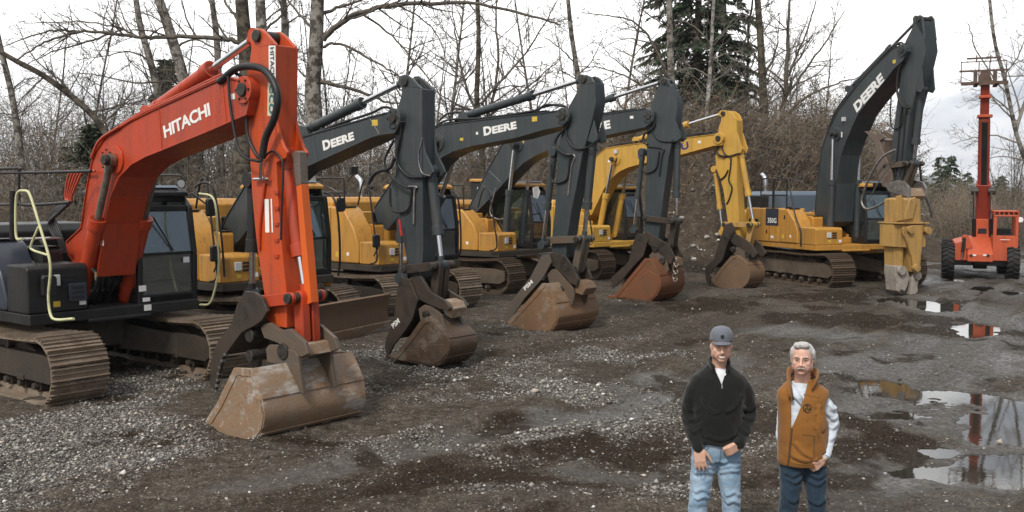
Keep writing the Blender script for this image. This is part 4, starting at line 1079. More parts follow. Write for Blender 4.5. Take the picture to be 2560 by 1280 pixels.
t = e.plates('thumb', M['thumb'], [(1812, 562), (1828, 556), (1838, 575), (1818, 610), (1806, 650), (1780, 676), (1774, 712), (1764, 700), (1762, 668), (1785, 648), (1796, 610)], [(-.30, -.25), (.25, .30)])
e.plates('thumb_web', M['thumb'], [(1815, 570), (1830, 580), (1810, 630), (1780, 670), (1776, 662), (1800, 620)], [(-.25, .25)], t)
e.hose([(1780, 338), (1800, 335), (1806, 350), (1792, 372), (1796, 386), (1812, 392)], -.22, .028)
e.hose([(1805, 360), (1808, 378), (1820, 390), (1846, 384)], -.2, .022)
e.hose([(1808, 392), (1826, 393), (1826, 420), (1822, 450), (1830, 470), (1822, 500), (1816, 510)], -.19, .024)
e.hose([(1790, 425), (1798, 448), (1812, 440), (1820, 425)], -.2, .022)
e.hose([(1505, 380), (1530, 364), (1600, 352), (1700, 340), (1780, 330)], -.24, .022)
side_rails(e, 1.55, 1.36, 1.05, 2.38)
p = e.p3(1541, 379, -.3); MB().box(p.x - .06, p.x + .06, -.36, -.28, p.z - .06, p.z + .06).build('work_light', M['lamp'], e.root)
e.boom_lines(1.6, 5.6)
e.label(1745, 352, -.274, .1, .08); e.label(1520, 400, -.274, .12, .08)
# side markings: blue stripes and a black panel with white writing
pn = [o for o in e.root.children if o.name.startswith('side_panel')][0]
for z0, z1 in ((1.98, 2.02), (1.86, 1.93), (1.72, 1.80)):
    MB().box(-1.5, -.15, -1.366, -1.35, z0, z1).build('stripe', M['blueink'], pn)
MB().box(-1.5, -.15, -1.366, -1.35, 1.28, 1.66).build('dark_panel', M['ink'], pn)
place_text(text_mesh('Bus', 'lettering', .02, .001), 'lettering', M['white'], pn, (-1.3, -1.37, 1.42), (1, 0, 0), (0, 0, 1), .5, .16)

# ------------------------------------------------------------------ machine with the concrete pulverizer
e = Exc((9.72, 31.6), 19.5, 'excavator', 'yellow excavator with its dark boom raised high, carrying a yellow concrete crusher')
e6 = e
e.tracks(4.9, 2.6, .80, 1.02, M['track_dark'], M['frame_mud'], 0, (.12, .32))
HP6 = dict(zb=1.10, zt=2.32, w=1.45, xr=-2.9, xf=1.85, cr=2.9, zcw=2.25, cwx=-1.9, z1=1.78, z2=2.1, xt=.45, ystep=-.85, zs=1.62, bracket=M['yellow'], hood=(-2.3, -.9, -1.15, .9, 2.86, M['hoodblue']), hoodgrille=1)
e.house(HP6, M['yellow'], M['yellow'], M['yellow'])
e.cab((.0, 1.68, .45, 1.47, 1.25, 3.05), M['black'], M['yellow'], M['yellow'], M['glass_green'], M['seat_grey'])
bp = [(2037, 540), (2045, 450), (2055, 376), (2064, 345), (2076, 317), (2097, 275), (2125, 238), (2156, 198), (2195, 158), (2233, 121), (2258, 112), (2268, 128), (2258, 150), (2236, 170), (2210, 204), (2175, 246), (2144, 287), (2115, 353), (2103, 388), (2091, 459), (2085, 554), (2070, 565)]
bm = e.boom(bp, .66, M['dblue'], ribs=[((2062, 440), (2092, 452)), ((2200, 153), (2215, 196))])
st = [(2287, 56), (2275, 80), (2263, 103), (2257, 157), (2248, 216), (2239, 281), (2230, 352), (2228, 420), (2230, 450), (2248, 458), (2257, 436), (2263, 376), (2275, 287), (2293, 216), (2314, 127), (2305, 52)]
stk = e.stick(st, .42, M['dblue'], lug=[(2312, 100), (2306, 45), (2300, 37), (2293, 39), (2286, 56)], foot=[(2304, 170), (2306, 200), (2308, 222), (2302, 232), (2290, 228)])
J = dict(pin=(2256, 126), arm_a=(2128, 222), arm_b=(2296, 48), arm_t=.62, arm_r=.09, bcyl=(2084, 335), bfoot=(1.25, 1.45), bt=.56, bk_a=(2304, 224), bk_b=(2284, 409), bk_t=.74, bk_r=.10, link_c=(2266, 460), link_d=(2234, 416), linkm=M['coupler'])
common_front(e, J, M['dblue'], M['dblue'], .42, .66)
e.word('DEERE', bm, (2142, 282), (2212, 202), (2132, 262), -.334, M['white'], .05, 1.0, False)
e.hose([(2235, 122), (2242, 112), (2256, 108), (2262, 140), (2246, 180), (2243, 230), (2256, 264), (2275, 270)], -.3, .03)
e.hose([(2080, 310), (2100, 268), (2158, 194), (2232, 116), (2250, 112)], -.2, .03)
e.hose([(2060, 360), (2078, 305), (2100, 262), (2158, 188), (2228, 112)], .1, .03)
e.hose([(2256, 264), (2250, 300), (2246, 350), (2238, 440)], -.23, .02, 'hydraulic_line', 'black')
e.hose([(2268, 262), (2262, 300), (2258, 350), (2250, 440)], -.23, .02, 'hydraulic_line', 'black')
e.hose([(2238, 374), (2205, 394), (2176, 440), (2156, 490), (2156, 512), (2170, 523), (2200, 512), (2220, 498)], -.5, .034, 'hose', 'steel')
e.hose([(2292, 400), (2300, 420), (2306, 470), (2325, 520), (2330, 545)], .6, .03)
e.hose([(2236, 400), (2200, 450), (2165, 510)], -.45, .014, 'hose', 'steel')
e.hose([(2228, 240), (2226, 300), (2234, 322), (2252, 314), (2256, 285)], -.24, .02)
p = e.p3(2108, 298, -.36); MB().box(p.x - .03, p.x + .09, -.40, -.33, p.z - .06, p.z + .06).build('work_light', M['lamp'], e.root)
e.boom_lines(.9, 4.0, ys=(-.2, -.1, 0, .1, .2), r=.024)
e.label(2103, 330, -.334, .05, .16); e.label(2232, 150, -.334, .12, .1, 'label_yellow')
# folded thumb behind the stick
t = e.plates('thumb', M['thumb_tan'], [(2205, 465), (2218, 470), (2230, 450), (2228, 430), (2202, 370), (2199, 352), (2212, 344), (2205, 334), (2190, 336), (2175, 328), (2160, 328), (2180, 345), (2190, 366), (2188, 400), (2192, 430)], [(-.32, -.26), (.26, .32)])
e.plates('thumb_web', M['thumb_tan'], [(2205, 440), (2212, 445), (2208, 370), (2212, 350), (2203, 345), (2196, 360), (2196, 400)], [(-.26, .26)], t)
p = e.pl(2211, 462, 0); e.pin(p, -.36, .36, .07, parent=t)
# coupler with two round ears, rotating head, housing, jaws
c0 = e.plates('quick_coupler', M['steel'], [(2216, 470), (2225, 455), (2245, 450), (2262, 455), (2272, 470), (2272, 494), (2262, 490), (2222, 478)], [(-.33, -.26), (.26, .33)])
e.plates('coupler_block', M['bucket_tan'], [(2248, 472), (2268, 470), (2276, 490), (2270, 502), (2245, 500)], [(-.26, .26)], c0)
def pt(px, py): return e.fx(2257 + (px - 2253) * .76, py, 4.35)
def vplate(name, pts, x0, x1, mat, parent=None, bevel=.012):
    P = [pt(*q) for q in pts]
    return MB().front([(p.y, p.z) for p in P], x0, x1).build(name, mat, parent or e.root, bevel=bevel)
xc = 4.35
a = pt(2250, 500); zt_ = a.z; yc = pt(2251, 600).y
cr = vplate('crusher_head', [(2212, 498), (2232, 494), (2240, 500), (2262, 500), (2270, 494), (2292, 498), (2294, 555), (2212, 555)], xc - .25, xc + .22, M['yellow_old'])
vplate('head_bracket', [(2212, 490), (2226, 488), (2234, 540), (2252, 500), (2270, 492), (2274, 503), (2262, 545), (2212, 552)], xc + .22, xc + .29, M['yellow_old'], cr)
vplate('crusher_flange', [(2198, 555), (2308, 555), (2308, 559), (2198, 559)], xc - .34, xc + .38, M['yellow_old'], cr)
hs = vplate('crusher_housing', [(2200, 560), (2306, 560), (2304, 616), (2278, 618), (2274, 678), (2256, 678), (2250, 618), (2199, 616)], xc - .28, xc + .28, M['yellow_old'])
vplate('crusher_arm', [(2209, 617), (2238, 617), (2238, 660), (2230, 668), (2210, 664)], xc - .22, xc + .2, M['yellow_old'], hs)
vplate('crusher_arm', [(2278, 617), (2296, 617), (2293, 672), (2280, 676)], xc - .22, xc + .2, M['yellow_old'], hs)
vplate('crusher_plate', [(2252, 562), (2290, 562), (2284, 620), (2278, 672), (2268, 682), (2258, 676), (2252, 640), (2234, 600), (2222, 582), (2222, 566), (2240, 566)], xc + .28, xc + .37, M['yellow_old'], hs)
for q in ((2243, 573), (2300, 575), (2264, 667)):
    p = pt(*q); o = MB().cyl((xc + .30, p.y, p.z), (xc + .46, p.y, p.z), .10, n=20).cyl((xc + .46, p.y, p.z), (xc + .47, p.y, p.z), .04, n=12).build('pivot_cap', M['yellow_old'], hs, bevel=.01)
jw = vplate('crusher_jaw', [(2209, 662), (2238, 664), (2250, 672), (2256, 690), (2250, 712), (2240, 728), (2228, 722), (2222, 730), (2214, 726), (2212, 700), (2208, 684)], xc - .22, xc + .24, M['jaw'], None, .03)
jw2 = vplate('crusher_jaw', [(2266, 684), (2276, 672), (2288, 676), (2290, 694), (2282, 712), (2284, 726), (2274, 737), (2258, 738), (2262, 712)], xc - .22, xc + .24, M['jaw'], None, .03)
p = pt(2226, 674); MB().cyl((xc + .2, p.y, p.z), (xc + .32, p.y, p.z), .13, n=20).build('pivot_cap', M['jaw'], jw, bevel=.015)
p = pt(2280, 688); MB().cyl((xc + .2, p.y, p.z), (xc + .30, p.y, p.z), .11, n=20).build('pivot_cap', M['jaw'], jw2, bevel=.015)
e.exhaust(-2.15, -.55, 2.8, .62, .07)
rr_ = lambda pts: MB().tube(spline(pts, 4), .022, 8).build('handrail', M['rail'], e.root, smooth=60)
zt = 2.32
rr_([(-1.1, -1.40, zt), (-1.1, -1.40, zt + .86), (-1.0, -1.40, zt + .94), (-.55, -1.40, zt + .94), (-.45, -1.40, zt + .86), (-.45, -1.40, zt)])
rr_([(-.38, -1.40, zt), (-.38, -1.40, zt + .86), (-.3, -1.40, zt + .92), (.3, -1.40, zt + .92), (.42, -1.42, zt + .8), (.9, -1.5, zt - .2), (1.2, -1.52, 1.7), (1.22, -1.52, 1.2)])
rr_([(-1.1, -1.40, zt + .42), (.3, -1.40, zt + .42)])
rr_([(.3, -1.40, zt + .90), (.3, -1.40, zt)])
ft = [o for o in e.root.children if o.name.startswith('side_panel')][0]
model_word(e, '350G', -.62, -.14, 1.86, 2.02, ft, -1.452)
put_emblem(e, [o for o in e.root.children if o.name.startswith('cab_skirt')][0], (1.705, 1.0, 1.1), (0, 1, 0), (0, 0, 1), .10, (1, 0, 0))
MB().rings([[(-.85, .2, 2.2), (.0, .2, 2.2), (.0, 1.3, 2.2), (-.85, 1.3, 2.2)], [(-.85, .25, 2.86), (-.1, .25, 2.92), (-.1, 1.25, 2.92), (-.85, 1.25, 2.86)]]) if False else None
# ================================================================== sky, sun
SUN_EL, SUN_AZ = R(48), R(205)      # azimuth measured clockwise from +Y
w = bpy.data.worlds.new('World'); scene.world = w; w.use_nodes = True
nt = w.node_tree
bg = nt.nodes['Background']; outw = nt.nodes['World Output']
sky = N(nt, 'ShaderNodeTexSky', sky_type='NISHITA'); sky.sun_disc = False
sky.sun_elevation = SUN_EL; sky.sun_rotation = SUN_AZ; sky.air_density = 1.4; sky.dust_density = 3.0
nt.links.new(sky.outputs[0], bg.inputs[0]); bg.inputs[1].default_value = .10
tc = nt.nodes.new('ShaderNodeTexCoord')
mp = nt.nodes.new('ShaderNodeMapping'); mp.inputs['Scale'].default_value = (2.2, 2.2, 7.0); mp.inputs['Location'].default_value = (.35, .1, .2)
nt.links.new(tc.outputs['Generated'], mp.inputs[0])
n1 = noise_out(nt, 1.5, 6, .55, mp.outputs[0])
sep = nt.nodes.new('ShaderNodeSeparateXYZ'); nt.links.new(tc.outputs['Generated'], sep.inputs[0])
def math_(op, a, b=None, c=None):
    m = nt.nodes.new('ShaderNodeMath'); m.operation = op
    for i, v in enumerate((a, b, c)):
        if v is None: continue
        if isinstance(v, (int, float)): m.inputs[i].default_value = v
        else: nt.links.new(v, m.inputs[i])
    return m.outputs[0]
# thicker, darker cloud towards the right and low on the left, thin bright cloud ahead
side = math_('MULTIPLY_ADD', sep.outputs[0], .78, -.17)
side = math_('MAXIMUM', side, 0.0)
low = math_('SUBTRACT', .12, sep.outputs[2]); low = math_('MAXIMUM', low, 0.0)
low = math_('MULTIPLY', low, 1.1)
f = math_('SUBTRACT', math_('ADD', n1, .19), math_('ADD', side, low))
cl = ramp(nt, f, [(.28, (.20, .23, .29)), (.38, (.34, .37, .42)), (.46, (.56, .575, .60)), (.54, (.82, .82, .82)), (.70, (1.0, .99, .98))])
bg2 = nt.nodes.new('ShaderNodeBackground'); nt.links.new(cl, bg2.inputs[0])
# the cloud is thinnest, and brightest, ahead
ahead = math_('MAXIMUM', sep.outputs[1], 0.0); ahead = math_('MULTIPLY', ahead, ahead)
nt.links.new(math_('MULTIPLY_ADD', ahead, 1.05, .95), bg2.inputs[1])
mxw = nt.nodes.new('ShaderNodeMixShader'); mxw.inputs[0].default_value = .92
nt.links.new(bg.outputs[0], mxw.inputs[1]); nt.links.new(bg2.outputs[0], mxw.inputs[2])
nt.links.new(mxw.outputs[0], outw.inputs[0])
sd = bpy.data.lights.new('sun', 'SUN'); sd.energy = 2.4; sd.angle = R(11); sd.color = (1.0, .95, .87)
so = bpy.data.objects.new('sun', sd); COL.objects.link(so)
sdir = Vector((sin(SUN_AZ) * cos(SUN_EL), cos(SUN_AZ) * cos(SUN_EL), sin(SUN_EL)))
so.rotation_euler = (-sdir).to_track_quat('-Z', 'Y').to_euler()
scene.view_settings.view_transform = 'Standard'; scene.view_settings.look = 'None'
scene.view_settings.exposure = 0.2; scene.view_settings.gamma = 1.0

# ================================================================== noise for the ground
def vnoise(x, y, seed=0):
    xi, yi = np.floor(x).astype(np.int64), np.floor(y).astype(np.int64)
    xf, yf = x - xi, y - yi
    u, v = xf * xf * (3 - 2 * xf), yf * yf * (3 - 2 * yf)
    def h(a, b):
        n = (a * 374761393 + b * 668265263 + seed * 2147483647 + 1013) & 0xFFFFFFFF
        n = ((n ^ (n >> 13)) * 1274126177) & 0xFFFFFFFF
        return ((n ^ (n >> 16)) & 0xFFFF) / 65535.0
    a, b, c, d = h(xi, yi), h(xi + 1, yi), h(xi, yi + 1), h(xi + 1, yi + 1)
    return (a * (1 - u) + b * u) * (1 - v) + (c * (1 - u) + d * u) * v
def fbm(x, y, oct=4, seed=0, gain=.5):
    s = 0; a = 1; t = 0
    for i in range(oct):
        s = s + a * vnoise(x * 2 ** i + 17.3 * i, y * 2 ** i + 9.1 * i, seed + i); t += a; a *= gain
    return s / t
def sstep(a, b, x):
    t = np.clip((x - a) / (b - a), 0, 1); return t * t * (3 - 2 * t)

PUD = []
for px, py, rx, ry, dep in ((2500, 1064, 150, 42, .115), (2470, 1208, 165, 46, .12), (2550, 1160, 100, 30, .10), (2360, 1130, 50, 16, .07), (2332, 760, 80, 20, .11), (2225, 985, 150, 34, .062), (2390, 1000, 150, 28, .068), (2180, 1030, 90, 24, .052), (2440, 830, 90, 24, .045), (2460, 640, 170, 10, .075), (2340, 668, 60, 9, .08), (2400, 612, 130, 6, .075), (2370, 700, 40, 7, .07), (2500, 725, 70, 8, .075), (2450, 820, 60, 10, .07)):
    c = ground_at(px, py); a = ground_at(px, py - ry); b = ground_at(px, py + ry)
    PUD.append((c.x, c.y, rx * c.y / F_PX, abs(a.y - b.y) / 2, dep))
WET = [(c[0], c[1], c[2] * 1.7, c[3] * 1.7) for c in PUD]
for px, py, rx, ry in ((1540, 1180, 150, 40), (2440, 830, 160, 50), (2250, 930, 220, 70), (2430, 650, 300, 90), (2480, 800, 140, 60), (2300, 700, 120, 40), (1980, 830, 110, 25), (2480, 900, 220, 70), (2120, 960, 160, 40), (1700, 960, 200, 24), (1500, 1060, 200, 24), (1650, 1010, 160, 30), (2150, 850, 120, 24), (2300, 1240, 200, 40)):
    c = ground_at(px, py); a = ground_at(px, py - ry); b = ground_at(px, py + ry)
    WET.append((c.x, c.y, rx * c.y / F_PX, abs(a.y - b.y) / 2))
GRV = []
for px, py, rx, ry, k in ((150, 1130, 420, 160, .50), (330, 960, 200, 60, .25), (1090, 940, 120, 45, .30), (1330, 960, 160, 30, .28), (1420, 1005, 130, 26, .34), (1560, 890, 190, 26, .30), (1420, 1090, 220, 30, .26), (950, 900, 90, 28, .30), (1000, 1100, 240, 50, .16), (1290, 1250, 350, 40, .22), (1620, 1220, 120, 60, .24), (1880, 850, 120, 18, .22), (1660, 1050, 150, 30, .18), (2060, 830, 120, 18, .16), (1080, 830, 90, 10, .1)):
    c = ground_at(px, py); a = ground_at(px, py - ry); b = ground_at(px, py + ry)
    GRV.append((c.x, c.y, rx * c.y / F_PX, abs(a.y - b.y) / 2, k))
MUD = []
for px, py, rx, ry, k in ((1150, 1195, 330, 40, .34), (1480, 1120, 300, 30, .30), (2200, 1120, 170, 70, .45), (2130, 1215, 170, 60, .40), (2060, 800, 200, 24, .3), (2320, 810, 150, 40, .28), (2060, 745, 200, 14, .3), (1250, 890, 140, 18, .2), (1750, 770, 200, 30, .25), (2420, 760, 90, 12, .3)):
    c = ground_at(px, py); a = ground_at(px, py - ry); b = ground_at(px, py + ry)
    MUD.append((c.x, c.y, rx * c.y / F_PX, abs(a.y - b.y) / 2, k))

TRK = []
for pts, wd, md_, wt_ in ((((700, 1300), (1000, 1218), (1300, 1172), (1720, 1100), (2000, 1060)), .42, .8, 0), (((600, 1230), (950, 1150), (1250, 1085), (1500, 1040), (1700, 985), (1860, 900)), .34, .1, .5),
        (((2040, 1180), (2150, 1010), (2270, 890), (2400, 760), (2500, 680)), .40, .35, .6), (((2150, 1280), (2300, 1010), (2400, 880), (2530, 740)), .42, .45, .5), (((1900, 880), (2080, 800), (2260, 720)), .4, .5, .2),
        (((1480, 960), (1700, 860), (1900, 770)), .36, .5, .1), (((2400, 1290), (2480, 1150), (2600, 1010)), .4, .3, .4), (((1050, 1290), (1350, 1230), (1650, 1180)), .36, .35, .2), (((1000, 960), (1250, 900), (1500, 850), (1750, 770)), .36, .4, 0)):
    P_ = [(p.x, p.y) for p in spline([ground_at(*q) for q in pts], 6)]
    for off in (0, ) if wd < .35 else (0, ):
        TRK.append((P_, wd, md_, wt_))
def tracks_at(x, y):
    """rut depth, tread phase, mud and wetness left by wheels and crawlers"""
    dep = np.zeros_like(x); mu = np.zeros_like(x); we = np.zeros_like(x)
    for P_, wd, md_, wt_ in TRK:
        best = np.full_like(x, 1e9); s_ = np.zeros_like(x); acc = 0.0
        x0, x1 = min(p[0] for p in P_) - 2, max(p[0] for p in P_) + 2; y0, y1 = min(p[1] for p in P_) - 2, max(p[1] for p in P_) + 2
        m = (x > x0) & (x < x1) & (y > y0) & (y < y1)
        if not m.any(): continue
        xm, ym = x[m], y[m]; bm_ = np.full_like(xm, 1e9); sm2 = np.zeros_like(xm)
        for a, b in zip(P_, P_[1:]):
            dx, dy = b[0] - a[0], b[1] - a[1]; L = hypot(dx, dy)
            t = np.clip(((xm - a[0]) * dx + (ym - a[1]) * dy) / (L * L), 0, 1)
            d = np.hypot(xm - a[0] - dx * t, ym - a[1] - dy * t)
            c = d < bm_; bm_ = np.where(c, d, bm_); sm2 = np.where(c, acc + t * L, sm2); acc += L
        bm_ = bm_ + .16 * (fbm(xm * 1.7, ym * 1.7, 3, 81) - .5)
        f = np.exp(-(bm_ / wd) ** 4) * sstep(.30, .52, fbm(xm * .5 + 3, ym * .5, 3, 83) + .12)
        ridge = np.exp(-((bm_ - wd * 1.25) / (wd * .35)) ** 2)
        dep[m] += -.045 * f + .030 * ridge + .016 * f * np.sin(sm2 * 2 * pi / .19)
        mu[m] = np.maximum(mu[m], f * md_ + .5 * ridge * md_); we[m] = np.maximum(we[m], f * wt_)
    return dep, mu, we

def ell(x, y, lst, k=None):
    out = np.zeros_like(x)
    for e_ in lst:
        d = np.sqrt(((x - e_[0]) / e_[2]) ** 2 + ((y - e_[1]) / e_[3]) ** 2)
        out = np.maximum(out, (1 - sstep(.35, 1.15, d)) * (e_[4] if len(e_) > 4 else 1.0))
    return out

def land(x, y):
    """height, gravel, wet, mud at points"""
    wx = x + 1.9 * (fbm(x * .7, y * .7, 4, 40, .6) - .5); wy = y + 2.2 * (fbm(x * .7, y * .7, 4, 50, .6) - .5)
    big = fbm(x * .28, y * .28, 3, 1) - .5
    mid = fbm(wx * .9, wy * .9, 4, 2) - .5
    fin = fbm(x * 4.2, y * 4.2, 3, 3) - .5
    clod = fbm(x * 13, y * 13, 2, 4) - .5
    mud = sstep(.18, .52, ell(wx, wy, MUD) * 1.9 + .95 * (fbm(x * 2.6, y * 2.6, 5, 33, .62) - .5) + sstep(.02, .22, mid * .9 + big * .3) * .38)
    grv = np.clip(.10 + ell(wx, wy, GRV) * 2.0 + (fbm(wx * .75, wy * 1.1, 4, 7) - .52) * 1.6 - np.clip((x - 2.5) / 8, 0, .35) - np.clip((y - 24) / 20, 0, .5), 0, 1)
    grv = np.clip((grv - .22) * 1.5, 0, 1) * (1 - .85 * mud)
    # wheel ruts run from the front right towards the middle distance
    t = (x * .80 - y * .60); rut = np.zeros_like(x)
    for c, wd in ((-3.1, .38), (-5.0, .40), (-8.2, .45), (-10.3, .42), (-6.7, .3)):
        m = np.exp(-((t + .5 * np.sin(y * .21 + c) - c) / wd) ** 2)
        rut += -.060 * m + .035 * np.exp(-((np.abs(t + .5 * np.sin(y * .21 + c) - c) - wd * 1.5) / (wd * .5)) ** 2)
        tread = np.sin((x * .60 + y * .80) * 22 + c) * m * .012
        rut += tread
    mud = np.clip(mud + .55 * np.clip(-rut / .06, 0, 1) * sstep(-9, -2, x) * sstep(.42, .55, fbm(x * .8, y * .8, 3, 61)), 0, 1); grv = grv * (1 - .7 * mud)
    td, tm, tw = tracks_at(x, y)
    mud = np.clip(np.maximum(mud, tm), 0, 1); grv = grv * (1 - .75 * np.clip(np.maximum(tm, tw), 0, 1))
    h = td + .045 + .05 * big + .045 * mid + .028 * fin + (.012 + .035 * mud + .010 * grv) * clod + rut * sstep(-9, -2, x) * .9
    pd = np.zeros_like(x)
    for e_ in PUD:
        d = np.sqrt(((wx - e_[0]) / e_[2]) ** 2 + ((wy - e_[1]) / e_[3]) ** 2)
        pd = np.maximum(pd, e_[4] * (1 - sstep(.25, 1.1, d)))
    h = np.where(pd > .001, h * (1 - .55 * np.clip(pd / .05, 0, 1)), np.maximum(h, .004 + .012 * clod + .012)) - pd
    h = np.where((pd <= .001), np.maximum(h, .012), h)
    for bx, by, br in ((-2.45, 12.2, 1.15), (-1.35, 16.7, .8), (1.15, 21.0, 1.0), (3.9, 26.5, .9), (6.8, 29.7, .9)):
        d = np.hypot(x - bx, y - by); h = h - .085 * (1 - sstep(.7 * br, 1.25 * br, d)) + .035 * np.exp(-((d - 1.35 * br) / .22) ** 2) * fbm(x * 3, y * 3, 2, 91)
    h = h + np.where(pd > .001, .026 * (fbm(x * 22, y * 22, 2, 71) - .5) + .055 * (fbm(x * 3.4, y * 4.2, 4, 72) - .5), 0)
    wet = np.clip(tw + ell(wx, wy, WET) * .9 + sstep(.02, .3, -mid) * .25 * sstep(2, 8, x), 0, 1) * (1 - .85 * mud) * (1 - .6 * grv)
    far = sstep(60, 110, y) + sstep(60, 110, -y) + sstep(60, 120, np.abs(x))
    h = h * (1 - np.clip(far, 0, 1)) - 6.0 * sstep(90, 400, y) - 30 * sstep(200, 1200, y)
    return h, grv, wet, mud

def axis(segs):
    out = [segs[0][0]]
    for a, b, st in segs:
        n = max(1, int(round((b - a) / st)))
        out += list(a + (b - a) * np.arange(1, n + 1) / n)
    return np.array(out)
gx = axis([(-3500, -400, 310), (-400, -60, 34), (-60, -16, 1.5), (-16, -7, .10), (-7, 9, .055), (9, 17, .08), (17, 60, 1.2), (60, 400, 34), (400, 3500, 310)])
gy = axis([(-400, -40, 40), (-40, 0, 4), (0, 5.5, .4), (5.5, 13, .05), (13, 22, .07), (22, 36, .14), (36, 60, .7), (60, 200, 7), (200, 1000, 80), (1000, 4000, 500)])
X, Y = np.meshgrid(gx, gy)
H, GR, WT, MD = land(X.ravel(), Y.ravel())
nx, ny = len(gx), len(gy)
idx = np.arange(nx * ny).reshape(ny, nx)
fc = np.stack([idx[:-1, :-1], idx[:-1, 1:], idx[1:, 1:], idx[1:, :-1]], -1).reshape(-1, 4)
me = np_mesh('ground', np.stack([X.ravel(), Y.ravel(), H], -1), fc, True)
for nm, arr in (('gravel', GR), ('wet', WT), ('mud', MD)):
    a = me.attributes.new(nm, 'FLOAT', 'POINT'); a.data.foreach_set('value', arr.astype(np.float32))

gm, nt, b = new_mat('yard_ground')
at_ = lambda n: [setattr(x, 'attribute_name', n) or x.outputs['Fac'] for x in [nt.nodes.new('ShaderNodeAttribute')]][0]
v = objvec(nt)
vor = N(nt, 'ShaderNodeTexVoronoi', Scale=26.0); nt.links.new(v, vor.inputs['Vector'])
vor2 = N(nt, 'ShaderNodeTexVoronoi', Scale=60.0); nt.links.new(v, vor2.inputs['Vector'])
sepc = nt.nodes.new('ShaderNodeSeparateColor'); nt.links.new(vor.outputs['Color'], sepc.inputs[0])
sepd = nt.nodes.new('ShaderNodeSeparateColor'); nt.links.new(vor2.outputs['Color'], sepd.inputs[0])
nb = noise_out(nt, 1.1, 6, .65, v); nf = noise_out(nt, 30, 5, .7, v); nm_ = noise_out(nt, 6, 5, .7, v)
soil = ramp(nt, nm_, [(.3, (.036, .028, .020)), (.55, (.082, .069, .055)), (.75, (.15, .132, .11))])
mudc = ramp(nt, nf, [(.3, (.013, .0095, .0062)), (.6, (.036, .026, .0175)), (.8, (.065, .048, .033))])
c = mixc(nt, at_('mud'), soil, mudc)
stone = ramp(nt, sepc.outputs[0], [(.0, (.035, .03, .026)), (.5, (.13, .12, .105)), (.85, (.27, .26, .24)), (1, (.48, .46, .43))])
def mnode(op, a_, b_):
    m = nt.nodes.new('ShaderNodeMath'); m.operation = op
    for i, q in enumerate((a_, b_)):
        if isinstance(q, (int, float)): m.inputs[i].default_value = q
        else: nt.links.new(q, m.inputs[i])
    return m.outputs[0]
sm = mnode('GREATER_THAN', mnode('ADD', mnode('MULTIPLY', at_('gravel'), .9), mnode('MULTIPLY', nb, .07)), sepc.outputs[1])
sm = mnode('MULTIPLY', sm, ramp(nt, vor.outputs['Distance'], [(.25, 1.0), (.6, 0.0)]))
c = mixc(nt, sm, c, stone)
stone2 = ramp(nt, sepd.outputs[0], [(.0, (.03, .026, .022)), (.6, (.12, .11, .10)), (1, (.40, .38, .36))])
sm2 = mnode('GREATER_THAN', mnode('ADD', mnode('MULTIPLY', at_('gravel'), .75), .02), sepd.outputs[1])
c = mixc(nt, mnode('MULTIPLY', sm2, .85), c, stone2)
wet_ = mnode('MULTIPLY', at_('wet'), ramp(nt, noise_out(nt, 15, 6, .75, v), [(.42, .22), (.58, 1.0)]))
c = mixc(nt, .75, c, mixc(nt, 1.0, c, ramp(nt, sepd.outputs[2], [(0, .35), (.6, .9), (.9, 1.5), (1, 2.4)]), 'MULTIPLY'))
wetc = mixc(nt, at_('wet'), c, (.088, .086, .083), 'MIX')
c = mixc(nt, .75, c, wetc)
nt.links.new(c, b.inputs['Base Color'])
rr = mnode('SUBTRACT', mnode('ADD', .82, mnode('MULTIPLY', nf, .18)), mnode('MULTIPLY', wet_, .66))
nt.links.new(rr, b.inputs['Roughness'])
nt.links.new(mnode('ADD', mnode('MULTIPLY', wet_, .6), .08), b.inputs['Specular IOR Level'])
hh = mnode('ADD', mnode('MULTIPLY', nf, .6), mnode('MULTIPLY', mnode('SUBTRACT', 1.0, vor.outputs['Distance']), sm))
bump(nt, b, hh, .55, .03)
go = link_mesh('ground', me, gm); tag(go, kind='structure')
# water in the hollows
wm, nt, b = new_mat('puddle_water')
b.inputs['Base Color'].default_value = (.03, .026, .02, 1); b.inputs['Roughness'].default_value = .03
b.inputs['IOR'].default_value = 1.33; b.inputs['Specular IOR Level'].default_value = .9
bump(nt, b, noise_out(nt, 9, 3, .5, objvec(nt)), .04, .01)
for i, e_ in enumerate(PUD):
    n = 40
    ring = [(e_[0] + (e_[2] * 1.35 + .5) * cos(2 * pi * k / n), e_[1] + (e_[3] * 1.35 + .5) * sin(2 * pi * k / n), -.0008 * i) for k in range(n)]
    mb = MB(); vs = [mb.bm.verts.new(p) for p in ring]; mb.bm.faces.new(vs)
    tag(mb.build('puddle', wm, smooth=0), kind='structure')

# ------------------------------------------------------------------ loose stones
rs = np.random.RandomState(5)
pts = []
for x0, x1, y0, y1, den in ((-6.5, 6.5, 5.2, 9, 1700), (-9, 6, 9, 13, 1250), (-11, 8, 13, 19, 560), (-8, 12, 19, 30, 220)):
    n = int((x1 - x0) * (y1 - y0) * den)
    p = np.stack([rs.uniform(x0, x1, n), rs.uniform(y0, y1, n)], -1)
    p = p[np.abs(p[:, 0]) < p[:, 1] * .56 + .8]
    h, g, wt, md = land(p[:, 0], p[:, 1])
    keep = rs.rand(len(p)) < np.clip(g * .95 + .014, 0, 1) * np.where(h < .002, .15, 1)
    pts.append(np.concatenate([p[keep], h[keep, None], np.full((keep.sum(), 1), (y0 + 9) / 16)], 1))
P = np.concatenate(pts)
n = len(P); print('stones', n)
octv = np.array([(1, 0, 0), (0, 1, 0), (-1, 0, 0), (0, -1, 0), (0, 0, 1), (0, 0, -1), (.62, .62, .5), (-.62, .55, .45)], float)
